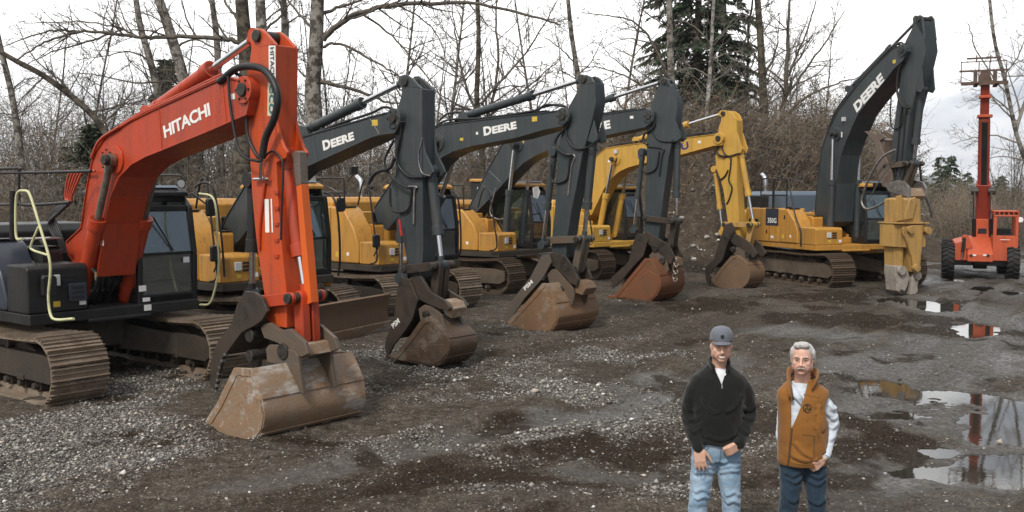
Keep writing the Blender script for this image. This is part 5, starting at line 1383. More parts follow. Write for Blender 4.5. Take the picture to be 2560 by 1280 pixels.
octv = np.array([(1, 0, 0), (0, 1, 0), (-1, 0, 0), (0, -1, 0), (0, 0, 1), (0, 0, -1)], float)
octf = np.array([(0, 1, 4), (1, 2, 4), (2, 3, 4), (3, 0, 4), (1, 0, 5), (2, 1, 5), (3, 2, 5), (0, 3, 5)])
size = np.clip(rs.lognormal(-4.5, .42, n), .005, .045) * np.clip(P[:, 3], .8, 1.5)
jit = 1 + rs.uniform(-.4, .4, (n, 6, 1))
sc = np.stack([rs.uniform(.8, 1.4, n), rs.uniform(.7, 1.1, n), rs.uniform(.45, .8, n)], -1)
loc = octv[None] * jit * sc[:, None] * size[:, None, None]
a = rs.uniform(0, 2 * pi, n); ca, sa = np.cos(a), np.sin(a)
tl = rs.uniform(-.5, .5, n)
x_, y_, z_ = loc[..., 0], loc[..., 1], loc[..., 2]
z2 = z_ * np.cos(tl)[:, None] + x_ * np.sin(tl)[:, None]; x2 = x_ * np.cos(tl)[:, None] - z_ * np.sin(tl)[:, None]
V = np.stack([x2 * ca[:, None] - y_ * sa[:, None] + P[:, 0:1], x2 * sa[:, None] + y_ * ca[:, None] + P[:, 1:2], z2 + P[:, 2:3] + size[:, None] * .25], -1).reshape(-1, 3)
Fc = (octf[None] + (np.arange(n) * 6)[:, None, None]).reshape(-1, 3)
me = np_mesh('gravel', V, Fc)
sm_, nt, b = new_mat('gravel_stone')
gi = nt.nodes.new('ShaderNodeNewGeometry')
nt.links.new(ramp(nt, gi.outputs['Random Per Island'], [(.0, (.035, .03, .026)), (.35, (.10, .09, .078)), (.62, (.19, .18, .165)), (.85, (.32, .31, .29)), (.95, (.42, .35, .28)), (1, (.66, .64, .61))]), b.inputs['Base Color'])
b.inputs['Roughness'].default_value = .6
tag(link_mesh('gravel', me, sm_), kind='stuff', label='grey and white gravel strewn over the muddy yard', cat='gravel')

# ------------------------------------------------------------------ dirt mound and distant hills
def mound(x, y):
    hx = np.interp(x, [-60, -30, -8, -2, 2, 4.5, 8, 11, 14, 16.5, 19, 22], [2.2, 2.4, 2.2, 2.6, 3.4, 4.3, 4.5, 4.2, 3.6, 2.4, .8, 0])
    toe = np.interp(x, [-60, -10, 2.5, 4.5, 6, 7.5, 8.6, 10, 14, 20], [44, 42, 38.5, 35.4, 34.0, 34.2, 36.2, 37.5, 37.5, 41])
    u = (y - toe) / 6.5
    f = sstep(0, 1, u + .25 * (fbm(x * .5, y * .5, 3, 11) - .5)) * (1 - .8 * sstep(2.4, 4.2, u))
    return hx * f + (fbm(x * 1.6, y * 1.6, 4, 12) - .5) * .55 * np.clip(f * 4, 0, 1) + (fbm(x * 6, y * 6, 3, 13) - .5) * .22 * np.clip(f * 4, 0, 1) - .35 + .35 * np.clip(f * 30, 0, 1)
def ground_z(x, y):
    return max(0.0, float(mound(np.array([x]), np.array([min(y, 74.0)]))[0])) if 33.6 < y < 75 and -60 < x < 22 else 0.0
mx_, my_ = axis([(-60, -6, .8), (-6, 22, .16)]), axis([(33.5, 44, .15), (44, 75, 1.0)])
X, Y = np.meshgrid(mx_, my_)
Z = mound(X.ravel(), Y.ravel())
idx = np.arange(X.size).reshape(X.shape)
fc = np.stack([idx[:-1, :-1], idx[:-1, 1:], idx[1:, 1:], idx[1:, :-1]], -1).reshape(-1, 4)
mm, nt, b = new_mat('mound_soil')
v = objvec(nt)
nf = noise_out(nt, 3.5, 7, .75, v); n2 = noise_out(nt, 14, 5, .7, v)
c = ramp(nt, nf, [(.3, (.022, .015, .010)), (.5, (.052, .037, .024)), (.68, (.085, .064, .042)), (.8, (.13, .10, .075))])
vor = N(nt, 'ShaderNodeTexVoronoi', Scale=16.0); nt.links.new(v, vor.inputs['Vector'])
sc_ = nt.nodes.new('ShaderNodeSeparateColor'); nt.links.new(vor.outputs['Color'], sc_.inputs[0])
c = mixc(nt, ramp(nt, sc_.outputs[0], [(.92, 0.0), (.96, .6)]), c, (.15, .13, .105))
nt.links.new(c, b.inputs['Base Color']); b.inputs['Roughness'].default_value = .95
bump(nt, b, n2, .7, .08)
tag(link_mesh('dirt_mound', np_mesh('dirt_mound', np.stack([X.ravel(), Y.ravel(), Z], -1), fc, True), mm), kind='structure')
# stones on the toe of the mound
mb = MB(); rnd = random.Random(4)
for i in range(420):
    if i < 300: x, y = rnd.uniform(4.2, 9.0), rnd.triangular(33.6, 41, 34.6)
    else: x, y = rnd.uniform(-2, 15), rnd.uniform(37, 42)
    z = float(mound(np.array([x]), np.array([y]))[0])
    s = rnd.choice((.025, .03, .035, .04, .05, .06, .10)) * rnd.uniform(.7, 1.3)
    mb.rings([[(x + s * .8 * cos(t + i) * rnd.uniform(.7, 1.2), y + s * .8 * sin(t + i), z - s * .3) for t in (0, 1.3, 2.5, 3.7, 5)], [(x + s * cos(t + i) * rnd.uniform(.7, 1.1), y + s * sin(t + i), z + s * .2) for t in (0, 1.3, 2.5, 3.7, 5)], [(x + s * .5 * cos(t + i), y + s * .5 * sin(t + i), z + s * .65) for t in (0, 1.3, 2.5, 3.7, 5)]])
tag(mb.build('rubble', sm_, smooth=0), kind='stuff', label='pale stones and rubble on the slope of the dirt mound', cat='rubble')
hx_ = np.linspace(-3200, 3600, 120)
hm, nt, b = new_mat('hill_forest')
nt.links.new(ramp(nt, noise_out(nt, .012, 8, .7, objvec(nt)), [(.35, (.018, .03, .02)), (.65, (.05, .065, .045))]), b.inputs['Base Color']); b.inputs['Roughness'].default_value = 1
V = []; Fq = []
for j in range(9):
    for i, xx in enumerate(hx_):
        t = j / 8
        top = 92 + 34 * sin(xx * .0021 + 1) + 18 * sin(xx * .0063) + 6 * sin(xx * .03)
        V.append((xx, 2600 + 900 * t, -40 + top * sin(min(1, t * 1.2) * pi / 2)))
for j in range(8):
    for i in range(len(hx_) - 1):
        a0 = j * len(hx_) + i; Fq.append((a0, a0 + 1, a0 + 1 + len(hx_), a0 + len(hx_)))
tag(link_mesh('hills', np_mesh('hills', V, Fq, True), hm), kind='structure')
# ================================================================== trees and brush
def bark(name, base, dark, patch=.5, sc=(1, 1, .35), rough=.9):
    m, nt, b = new_mat(name)
    v = objvec(nt, sc)
    n1 = noise_out(nt, 2.2, 6, .7, objvec(nt, (1.2, 1.2, 1.6))); n2 = noise_out(nt, 18, 5, .7, v)
    c = ramp(nt, n1, [(.44, dark), (.54, base)])
    c = mixc(nt, ramp(nt, n2, [(.45, 0.0), (.7, .7)]), c, dark)
    nt.links.new(c, b.inputs['Base Color']); b.inputs['Roughness'].default_value = rough
    bump(nt, b, n2, .6, .03)
    return m
M['bark_grey'] = bark('grey_bark', (.29, .27, .24), (.055, .046, .036))
M['bark_dark'] = bark('dark_mossy_bark', (.12, .10, .07), (.026, .021, .015))
M['bark_pale'] = bark('pale_bark', (.42, .40, .37), (.08, .07, .06))
M['twig'] = plain('twig_wood', (.112, .096, .078), .9, 0, .4, 6, 0)
M['twig_grey'] = plain('grey_twig_wood', (.22, .20, .172), .9, 0, .4, 6, 0)
M['twig_tan'] = plain('tan_twig_wood', (.25, .195, .135), .9, 0, .4, 6, 0)

class Paths:
    def __init__(s): s.v = []; s.f = []; s.n = 0
    def add(s, pts, rad, k):
        P = np.asarray(pts, float); m = len(P)
        T = np.gradient(P, axis=0); T /= np.linalg.norm(T, axis=1)[:, None] + 1e-9
        ref = np.array([0.31, .95, .05]) if abs(T[0, 2]) > .6 else np.array([0.1, .05, 1.0])
        A = np.cross(T, ref); A /= np.linalg.norm(A, axis=1)[:, None] + 1e-9
        B = np.cross(A, T)
        ang = 2 * pi * np.arange(k) / k
        rad = np.asarray(rad, float)
        ring = P[:, None] + (A[:, None] * np.cos(ang)[None, :, None] + B[:, None] * np.sin(ang)[None, :, None]) * rad[:, None, None]
        base = s.n
        i = np.arange(m - 1)[:, None] * k; j = np.arange(k)[None]
        q = np.stack([i + j, i + (j + 1) % k, i + k + (j + 1) % k, i + k + j], -1).reshape(-1, 4) + base
        s.v.append(ring.reshape(-1, 3)); s.f.append(q); s.n += m * k
    def mesh(s, name):
        return np_mesh(name, np.concatenate(s.v), np.concatenate(s.f), True)

def wander(rs, p, d, L, n, wob, lift):
    """a limb: start p, direction d, length L"""
    d = np.array(d, float); d /= np.linalg.norm(d)
    out = [np.array(p, float)]; st = L / n
    for i in range(n):
        d = d + rs.normal(0, wob, 3) + np.array([0, 0, lift])
        d /= np.linalg.norm(d); out.append(out[-1] + d * st)
    return np.array(out)

def branch_out(P, rs, limb, r0, level, maxlevel, par):
    """grow side shoots from a limb"""
    L = np.linalg.norm(np.diff(limb, axis=0), axis=1).sum()
    cnt = int(par['n'][level] * (L if par.get('perm') else 1))
    for _ in range(max(1, cnt)):
        t = rs.uniform(par['t0'][level], 1.0)
        f = t * (len(limb) - 1); i = min(int(f), len(limb) - 2)
        p = limb[i] + (limb[i + 1] - limb[i]) * (f - i)
        ax = limb[i + 1] - limb[i]; ax /= np.linalg.norm(ax)
        s = rs.normal(0, 1, 3); s -= ax * s.dot(ax); s /= np.linalg.norm(s)
        an = R(rs.uniform(*par['ang'][level]))
        d = ax * cos(an) + s * sin(an)
        if level == 0 and d[2] < par.get('minz', -.1): d[2] = abs(d[2]) * .5
        l = L * par['len'][level] * rs.uniform(.55, 1.2) * (1.15 - .75 * t)
        if level == 0: l = par['len0'] * rs.uniform(.6, 1.2) * (1.2 - .8 * t)
        r = min(r0 * (1.08 - t) * .55 + .004, max(.007, l * .016))
        n = 7 if level == 0 else 4
        lm = wander(rs, p, d, l, n, par['wob'], par['lift'][level])
        P.add(lm, np.linspace(r, max(.004, r * .18), n + 1), 5 if r > .03 else 3)
        if level < maxlevel: branch_out(P, rs, lm, r, level + 1, maxlevel, par)

def tree_mesh(seed, kind):
    rs = np.random.RandomState(seed)
    T, P = Paths(), Paths()
    if kind == 'tall':
        h, r = rs.uniform(13, 16), rs.uniform(.08, .13)
        par = dict(n=[26, 7, 5], t0=[.16, .15, .2], ang=[(35, 75), (25, 60), (25, 60)], len=[.3, .42, .4], len0=4.2, wob=.13, lift=[.06, .03, .02])
        tr = wander(rs, (0, 0, -.3), (rs.normal(0, .05), rs.normal(0, .05), 1), h, 14, .03, .01)
        T.add(tr, np.linspace(r, .03, 15), 10); branch_out(P, rs, tr, r, 0, 2, par)
    elif kind == 'clump':
        par = dict(n=[18, 6, 5], t0=[.12, .15, .2], ang=[(22, 52), (20, 50), (20, 55)], len=[.3, .42, .42], len0=3.4, wob=.10, lift=[.10, .05, .03])
        for _ in range(rs.randint(3, 6)):
            a = rs.uniform(0, 2 * pi); sl = rs.uniform(.08, .32)
            h, r = rs.uniform(9, 13), rs.uniform(.05, .09)
            tr = wander(rs, (rs.normal(0, .2), rs.normal(0, .2), -.3), (cos(a) * sl, sin(a) * sl, 1), h, 12, .045, .03)
            T.add(tr, np.linspace(r, .02, 13), 8); branch_out(P, rs, tr, r, 0, 2, par)
    elif kind == 'thin':
        h, r = rs.uniform(9, 13), rs.uniform(.05, .09)
        par = dict(n=[22, 6, 3], t0=[.15, .1, .2], ang=[(25, 60), (25, 60), (25, 60)], len=[.3, .45, .4], len0=2.4, wob=.12, lift=[.07, .04, .02])
        tr = wander(rs, (0, 0, -.3), (rs.normal(0, .1), rs.normal(0, .1), 1), h, 12, .05, .01)
        T.add(tr, np.linspace(r, .012, 13), 7); branch_out(P, rs, tr, r, 0, 2, par)
    elif kind == 'spread':
        h, r = rs.uniform(12, 14), rs.uniform(.10, .15)
        par = dict(n=[24, 9, 7], t0=[.18, .15, .2], ang=[(50, 85), (30, 65), (25, 65)], len=[.3, .38, .4], len0=6.0, wob=.16, lift=[.04, .02, .02])
        tr = wander(rs, (0, 0, -.3), (rs.normal(0, .06), rs.normal(0, .06), 1), h, 14, .05, .01)
        T.add(tr, np.linspace(r, .03, 15), 10); branch_out(P, rs, tr, r, 0, 2, par)
    return T.mesh('trunk'), P.mesh('branches')

PROTO = {k: [tree_mesh(sd, k) for sd in sds] for k, sds in dict(tall=(1, 2, 3), clump=(11, 12, 13), thin=(21, 22, 23), spread=(31, 32)).items()}
for k, m_t, m_b in (('tall', 'bark_grey', 'twig'), ('clump', 'bark_dark', 'twig'), ('thin', 'bark_grey', 'twig_grey'), ('spread', 'bark_dark', 'twig')):
    for a, b in PROTO[k]:
        a.materials.append(M[m_t]); b.materials.append(M[m_b])
def plant(kind, var, x, y, sc, rz, label, group, name='bare_tree', z=None, tilt=(0, 0)):
    r = empty(name, (x, y, ground_z(x, y) if z is None else z), rz)
    r.scale = (sc, sc, sc); r.rotation_euler = (tilt[0], tilt[1], rz)
    tag(r, label, 'tree', group)
    a, b = PROTO[kind][var % len(PROTO[kind])]
    link_mesh('trunk', a, None, r); link_mesh('branches', b, None, r)
    return r
rnd = random.Random(99)
# background wood
KL = {'tall': 'tall bare tree with a grey trunk standing back in the wood', 'clump': 'bare tree of several dark stems rising from the brush', 'thin': 'thin bare sapling standing in the brush', 'spread': 'dark bare tree with wide spreading limbs in the wood'}
KG = {'tall': 'tall bare trees in the wood', 'clump': 'many stemmed bare trees in the wood', 'thin': 'bare saplings in the brush', 'spread': 'spreading bare trees in the wood'}
def wood(px0, px1, y0, y1, n, kinds, smin=.8, smax=1.15):
    for i in range(n):
        px = px0 + (px1 - px0) * (i + rnd.uniform(.1, .9)) / n
        Y = rnd.uniform(y0, y1); p = at(px, 400, Y); k = rnd.choice(kinds)
        plant(k, rnd.randrange(9), p.x, Y, rnd.uniform(smin, smax), rnd.uniform(0, 6.28), KL[k], KG[k])
wood(-150, 760, 50, 72, 9, ['thin', 'thin', 'tall', 'thin'], .75, 1.0)
wood(-100, 700, 44, 52, 4, ['thin', 'thin', 'clump'], .6, .85)
wood(820, 1660, 48, 62, 9, ['thin', 'clump', 'thin', 'tall', 'clump'], .8, 1.0)
wood(1660, 2160, 46, 60, 6, ['clump', 'thin', 'spread', 'thin'], .75, 1.0)
wood(860, 1100, 42, 47, 2, ['thin'], .7, .9)

# hero trees, limbs traced where they grow
def hero(name, label, Y, trunk, r, limbs, matT, seed, matB='twig', side=0, z0=None):
    """trunk: photo points at depth Y, bottom first; limbs: (points, radius, dy) in the same plane or swung by dy metres"""
    rs = np.random.RandomState(seed)
    base = at(trunk[0][0], trunk[0][1], Y)
    gz = ground_z(base.x, Y) - .2
    root = empty(name, (base.x, Y, gz)); tag(root, label, 'tree')
    O = np.array([base.x, Y, gz])
    T, P = Paths(), Paths()
    tp = [Vector((base.x - (0 if len(trunk) < 2 else 0), Y, gz))] + [at(q[0], q[1], Y) for q in trunk]
    tp = np.array([tuple(p) for p in spline(tp, 5)]) - O
    T.add(tp, np.linspace(r * 1.25, r * .7, len(tp)), 14)
    par0 = dict(n=[10, 6, 4], t0=[.08, .12, .2], ang=[(30, 75), (25, 65), (25, 65)], len=[.36, .42, .42], len0=2.6, wob=.14, lift=[.03, .02, .01], minz=-.8)
    for pts, rr, dy in limbs:
        n = len(pts)
        lp = [at(q[0], q[1], Y + dy * i / max(1, n - 1)) for i, q in enumerate(pts)]
        lp = np.array([tuple(p) for p in spline(lp, 5)]) - O
        lp += rs.normal(0, .02, lp.shape)
        P.add(lp, np.linspace(rr, max(.012, rr * .28), len(lp)), 7)
        L = np.linalg.norm(np.diff(lp, axis=0), axis=1).sum()
        par = dict(par0); par['n'] = [max(5, int(L * 3.0)), 6, 4]; par['len0'] = min(2.8, .8 + L * .28)
        branch_out(P, rs, lp, rr, 0, 2, par)
    if side:
        par = dict(par0); par['n'] = [side, 7, 4]; par['t0'] = [.25, .12, .2]; par['len0'] = 3.0; par['minz'] = -.1
        branch_out(P, rs, tp, r * .5, 0, 2, par)
    link_mesh('trunk', T.mesh('trunk'), M[matT], root); link_mesh('branches', P.mesh('branches'), M[matB], root)
    return root
hero('cottonwood', 'big rough barked tree with a long limb arching to the right, behind the second excavator', 41, [(782, 420), (786, 310), (782, 220), (790, 110), (794, 0), (800, -160)], .33,
     [([(806, 100), (850, 58), (910, 28), (1000, 12), (1100, 8), (1200, 10), (1330, 40), (1400, 62)], .13, -1.5), ([(800, 98), (770, 60), (735, 20), (700, -30)], .09, 1.0), ([(800, 118), (850, 108), (930, 150), (985, 182), (1000, 195)], .07, -1), ([(790, 205), (840, 212), (900, 230), (960, 252), (1010, 262)], .10, .5), ([(792, 40), (840, 20), (900, 0), (960, -40)], .09, 1.5), ([(786, 205), (750, 180), (725, 150)], .06, 0), ([(784, 250), (750, 235), (700, 225)], .05, 1), ([(900, 32), (980, 90), (1040, 160), (1090, 220), (1120, 290)], .05, -1.2), ([(1000, 14), (1060, 50), (1100, 100), (1120, 170)], .04, -1)], 'bark_grey', 3, side=10)
hero('cottonwood', 'dark trunk with a long level limb reaching left, rising behind the orange stick', 43, [(606, 420), (612, 300), (618, 180), (610, 80), (604, 0), (596, -160)], .34,
     [([(612, 115), (580, 100), (530, 95), (460, 92), (400, 93), (340, 92), (280, 84), (210, 80), (150, 92), (100, 112), (40, 150)], .115, -2), ([(612, 60), (580, 30), (560, 0), (540, -40)], .09, 1), ([(200, 80), (150, 76), (80, 90), (0, 120)], .06, -2.5), ([(640, 100), (670, 70), (710, 30), (740, -20)], .08, 0), ([(345, 92), (300, 70), (240, 58), (160, 54), (60, 60)], .05, -1.5), ([(280, 84), (200, 110), (130, 130), (60, 165)], .05, -1.6)], 'bark_dark', 5, side=8)
hero('alder', 'grey trunk leaning left, thickest of the leaning pair over the orange boom', 46, [(508, 470), (490, 380), (462, 215), (440, 130), (415, 50), (392, -20), (360, -150)], .26,
     [([(440, 120), (480, 100), (540, 120), (600, 150)], .06, 0), ([(470, 235), (430, 205), (340, 208), (260, 190), (190, 180)], .06, -1), ([(425, 70), (380, 40), (320, 30)], .05, 1)], 'bark_grey', 7, side=10)
hero('alder', 'slim leaning grey trunk left of the thicker leaning trunk', 48, [(420, 400), (398, 250), (375, 150), (352, 70), (340, 0), (318, -140)], .17,
     [([(380, 160), (330, 130), (260, 140), (190, 150)], .05, 0), ([(365, 100), (400, 70), (440, 60)], .05, 0)], 'bark_grey', 8, side=12)
hero('alder', 'slender upright grey trunk midway between the leaning trunks and the orange stick', 47, [(552, 420), (548, 250), (545, 160), (540, 80), (530, 0), (520, -120)], .16,
     [([(545, 150), (510, 120), (470, 115)], .045, 0)], 'bark_grey', 9, side=9)
hero('birch', 'pale trunk directly above the top of the orange stick', 46, [(664, 420), (660, 300), (656, 120), (652, 40), (650, -20), (646, -150)], .27, [([(655, 60), (690, 30), (730, 0)], .05, 0)], 'bark_pale', 10, side=6)
hero('alder', 'dark trunk just right of the orange stick top', 48, [(726, 420), (718, 240), (714, 130), (712, 60), (708, -10), (704, -150)], .19, [([(715, 60), (750, 40), (780, 50)], .05, 0)], 'bark_grey', 12, side=9)
hero('leaning_tree', 'trunk leaning steeply to the left over the far left brush', 42, [(300, 420), (250, 312), (190, 250), (110, 190), (40, 152), (0, 128), (-60, 80)], .125,
     [([(190, 250), (150, 200), (90, 150), (40, 60)], .05, 0), ([(250, 312), (300, 270), (330, 220), (320, 130)], .05, 0), ([(110, 190), (60, 240), (20, 300)], .04, 0), ([(220, 280), (320, 260), (420, 240), (480, 230)], .04, 0)], 'bark_dark', 14, side=12)
hero('alder', 'dark slim trunk at the far left edge', 45, [(60, 470), (44, 330), (30, 240), (14, 170), (0, 110), (-20, 20)], .14, [([(28, 230), (60, 200), (110, 190)], .04, 0)], 'bark_grey', 15, side=14)
hero('alder', 'slim straight trunk between the third and fourth excavator sticks', 46, [(1456, 330), (1448, 220), (1440, 160), (1428, 80), (1420, 0), (1408, -110)], .12, [([(1440, 160), (1400, 120), (1340, 80)], .04, 0), ([(1445, 190), (1480, 150), (1510, 90)], .04, 0)], 'bark_grey', 16, side=14)
hero('alder', 'dark branching tree behind the middle DEERE boom', 44, [(1206, 420), (1202, 340), (1192, 250), (1195, 160), (1196, 60), (1190, -60)], .12, [([(1200, 330), (1230, 260), (1245, 150), (1240, 40), (1250, -40)], .09, .5), ([(1200, 310), (1160, 200), (1140, 100), (1130, 0)], .07, .5), ([(1205, 300), (1280, 250), (1350, 190), (1400, 150)], .06, -.5), ([(1200, 260), (1300, 150), (1360, 60), (1400, -10)], .06, .5), ([(1195, 280), (1120, 250), (1060, 200)], .05, 0)], 'bark_dark', 17, side=12)
hero('alder', 'dark two stemmed tree above the mound right of the conifers', 45, [(1916, 420), (1912, 300), (1905, 180), (1900, 80), (1893, -10), (1885, -120)], .17, [([(1950, 330), (1962, 230), (1968, 130), (1972, 30), (1980, -60)], .13, 0), ([(1960, 250), (2010, 180), (2060, 110), (2110, 30)], .07, 0), ([(1955, 300), (2020, 240), (2090, 210), (2160, 190)], .07, -.5), ([(1965, 200), (2000, 120), (2030, 40), (2050, -40)], .06, 0), ([(1905, 170), (1870, 100), (1850, 30)], .05, 0), ([(1910, 250), (1860, 190), (1810, 160)], .05, 0), ([(1908, 200), (1940, 120), (1950, 40)], .05, 0)], 'bark_dark', 18, side=14)
hero('birch', 'thin pale trunk in front of the dark conifers', 42, [(1766, 330), (1770, 250), (1776, 170), (1780, 90), (1784, 10), (1790, -90)], .085, [([(1772, 190), (1730, 170), (1690, 180)], .03, 0), ([(1778, 110), (1740, 70), (1700, 50)], .03, 0), ([(1776, 150), (1830, 130), (1880, 140)], .03, 0)], 'bark_pale', 19, matB='twig_grey', side=26)
hero('alder', 'straight grey trunk beside the conifer with long drooping branches to the left', 44, [(1682, 340), (1680, 240), (1676, 130), (1674, 40), (1670, -60)], .16, [([(1662, 170), (1620, 90), (1580, 52), (1520, 40), (1450, 30)], .06, -.5), ([(1660, 250), (1560, 190), (1500, 170), (1440, 165)], .05, 0)], 'bark_grey', 20, side=12)
hero('cottonwood', 'bare tree leaning left at the right edge, beyond the telehandler', 44, [(2600, 520), (2572, 430), (2540, 330), (2525, 260), (2510, 190), (2490, 120), (2478, 40), (2470, -60), (2464, -160)], .085,
     [([(2540, 330), (2570, 220), (2590, 100), (2600, 0)], .08, 0), ([(2530, 280), (2480, 240), (2440, 210), (2400, 190)], .04, 0), ([(2550, 360), (2490, 340), (2430, 345), (2380, 360)], .04, 0), ([(2560, 400), (2500, 390), (2440, 410)], .035, 0), ([(2510, 190), (2550, 130), (2570, 60)], .045, 0), ([(2520, 240), (2460, 160), (2430, 90), (2420, 60)], .04, 0)], 'bark_grey', 21, matB='twig_grey', side=18)

# ------------------------------------------------------------------ conifers
def needle_mat(name, a, b_):
    m, nt, b = new_mat(name)
    gi = nt.nodes.new('ShaderNodeNewGeometry')
    nt.links.new(ramp(nt, gi.outputs['Random Per Island'], [(0, a), (1, b_)]), b.inputs['Base Color']); b.inputs['Roughness'].default_value = .75
    return m
M['needle'] = needle_mat('conifer_needles', (.016, .034, .018), (.055, .088, .042))
M['needle_soft'] = needle_mat('cedar_needles', (.014, .022, .011), (.045, .055, .024))
def conifer(name, label, px, Y, z_top, z_low, rad, seed, mat='needle', gap=.12, droop=.35, step=.42, group=None, z=0.0, dens=1.0, sz=1.2):
    rs = np.random.RandomState(seed)
    p = at(px, 400, Y); z0 = ground_z(p.x, Y) + z
    root = empty(name, (p.x, Y, z0)); tag(root, label, 'tree', group)
    T = Paths(); h = z_top - z0
    T.add(np.array([(0, 0, -.3), (rs.normal(0, .05), 0, h * .5), (rs.normal(0, .1), 0, h)]), [.02 + h * .012, .012 + h * .007, .02], 8)
    V = []; Fq = []
    z = max(.2, z_low - z0)
    while z < h - .1:
        u = (h - z) / max(.1, h - (z_low - z0))
        nb = rs.randint(2, 4)
        for k in range(nb):
            if rs.rand() < gap: continue
            a = rs.uniform(0, 2 * pi); L = rad * (.10 + .90 * u ** .75) * rs.uniform(.6, 1.15)
            d = np.array([cos(a), sin(a), .12])
            bp = [np.array([0, 0, z])]
            for i in range(6):
                d = d + np.array([0, 0, -droop * .30]) + rs.normal(0, .06, 3); dn = d / np.linalg.norm(d); bp.append(bp[-1] + dn * L / 6)
            bp = np.array(bp); T.add(bp, np.linspace(.012 + L * .008, .005, 7), 3)
            ns = int(10 + L * 13 * dens)
            for s_ in range(ns):
                t = rs.uniform(.12, 1.0) ** .8; f = t * 5.999; i = int(f); q = bp[i] + (bp[i + 1] - bp[i]) * (f - i)
                ax = bp[i + 1] - bp[i]; ax /= np.linalg.norm(ax)
                sd = np.cross(ax, [0, 0, 1]); sd /= np.linalg.norm(sd) + 1e-9
                dirn = ax * rs.uniform(.1, .9) + sd * rs.choice((-1, 1)) * rs.uniform(.3, 1.0) + np.array([0, 0, -rs.uniform(.0, .9)])
                dirn /= np.linalg.norm(dirn)
                ln = rs.uniform(.16, .42) * (1.1 - .4 * t) * sz; wd = rs.uniform(.025, .06) * sz
                wv = np.cross(dirn, rs.normal(0, 1, 3)); wv /= np.linalg.norm(wv)
                b0 = len(V); e_ = q + dirn * ln; m_ = q + dirn * ln * .45
                V += [q, m_ + wv * wd, e_, m_ - wv * wd]; Fq.append((b0, b0 + 1, b0 + 2, b0 + 3))
        z += step * .45 * rs.uniform(.7, 1.3)
    link_mesh('trunk', T.mesh('trunk'), M['bark_dark'], root); link_mesh('foliage', np_mesh('foliage', V, Fq), M[mat], root)
    return root
conifer('fir_tree', 'tall dark fir at the centre of the conifer group above the mound', 1738, 47, 22, 5.2, 3.0, 1, gap=.05, dens=3.4, step=.34)
conifer('fir_tree', 'dark fir with ragged gaps, right hand one of the conifer group above the mound', 1806, 49, 19, 5.2, 2.6, 2, gap=.10, dens=2.9, step=.36)
conifer('fir_tree', 'fir half hidden behind the grey trunk, left of the conifer group', 1668, 51, 17, 5.5, 2.4, 3, gap=.3, dens=1.8)
conifer('cedar_tree', 'bushy dark evergreen rising behind the orange boom', 425, 54, 9.9, 2.5, 1.9, 4, 'needle_soft', gap=.03, droop=.1, step=.22, dens=2.6, sz=1.9)
conifer('cedar_tree', 'low dark evergreen at the left, under the leaning trunk', 236, 46, 6.0, .5, 1.7, 5, 'needle_soft', gap=.05, droop=.15, step=.22, dens=2.2, sz=1.8)
conifer('cedar_tree', 'dark evergreen shrub left of the orange boom bend', 180, 50, 5.2, .5, 1.8, 15, 'needle_soft', gap=.15, droop=.15, step=.25, dens=1.4)
for i, (px, Y, top, rr_, zz) in enumerate(((2352, 88, 6.0, 1.9, -.3), (2378, 96, 6.3, 2.0, -.5), (2312, 92, 4.2, 1.9, -.3), (2420, 105, 4.9, 2.2, -.6), (2286, 80, 3.6, 1.6, -.3), (2505, 110, 4.6, 2.4, -.7))):
    conifer('fir_tree', ('distant dark fir, taller of the two left of the telehandler boom', 'distant fir just left of the telehandler boom', 'distant low fir beside the crusher coupler', 'distant fir hidden partly by the telehandler boom', 'distant small fir behind the crusher', 'distant fir right of the telehandler boom')[i], px, Y, top, .2, rr_, 20 + i, gap=.02, droop=.35, step=.26, z=zz, dens=2.2)

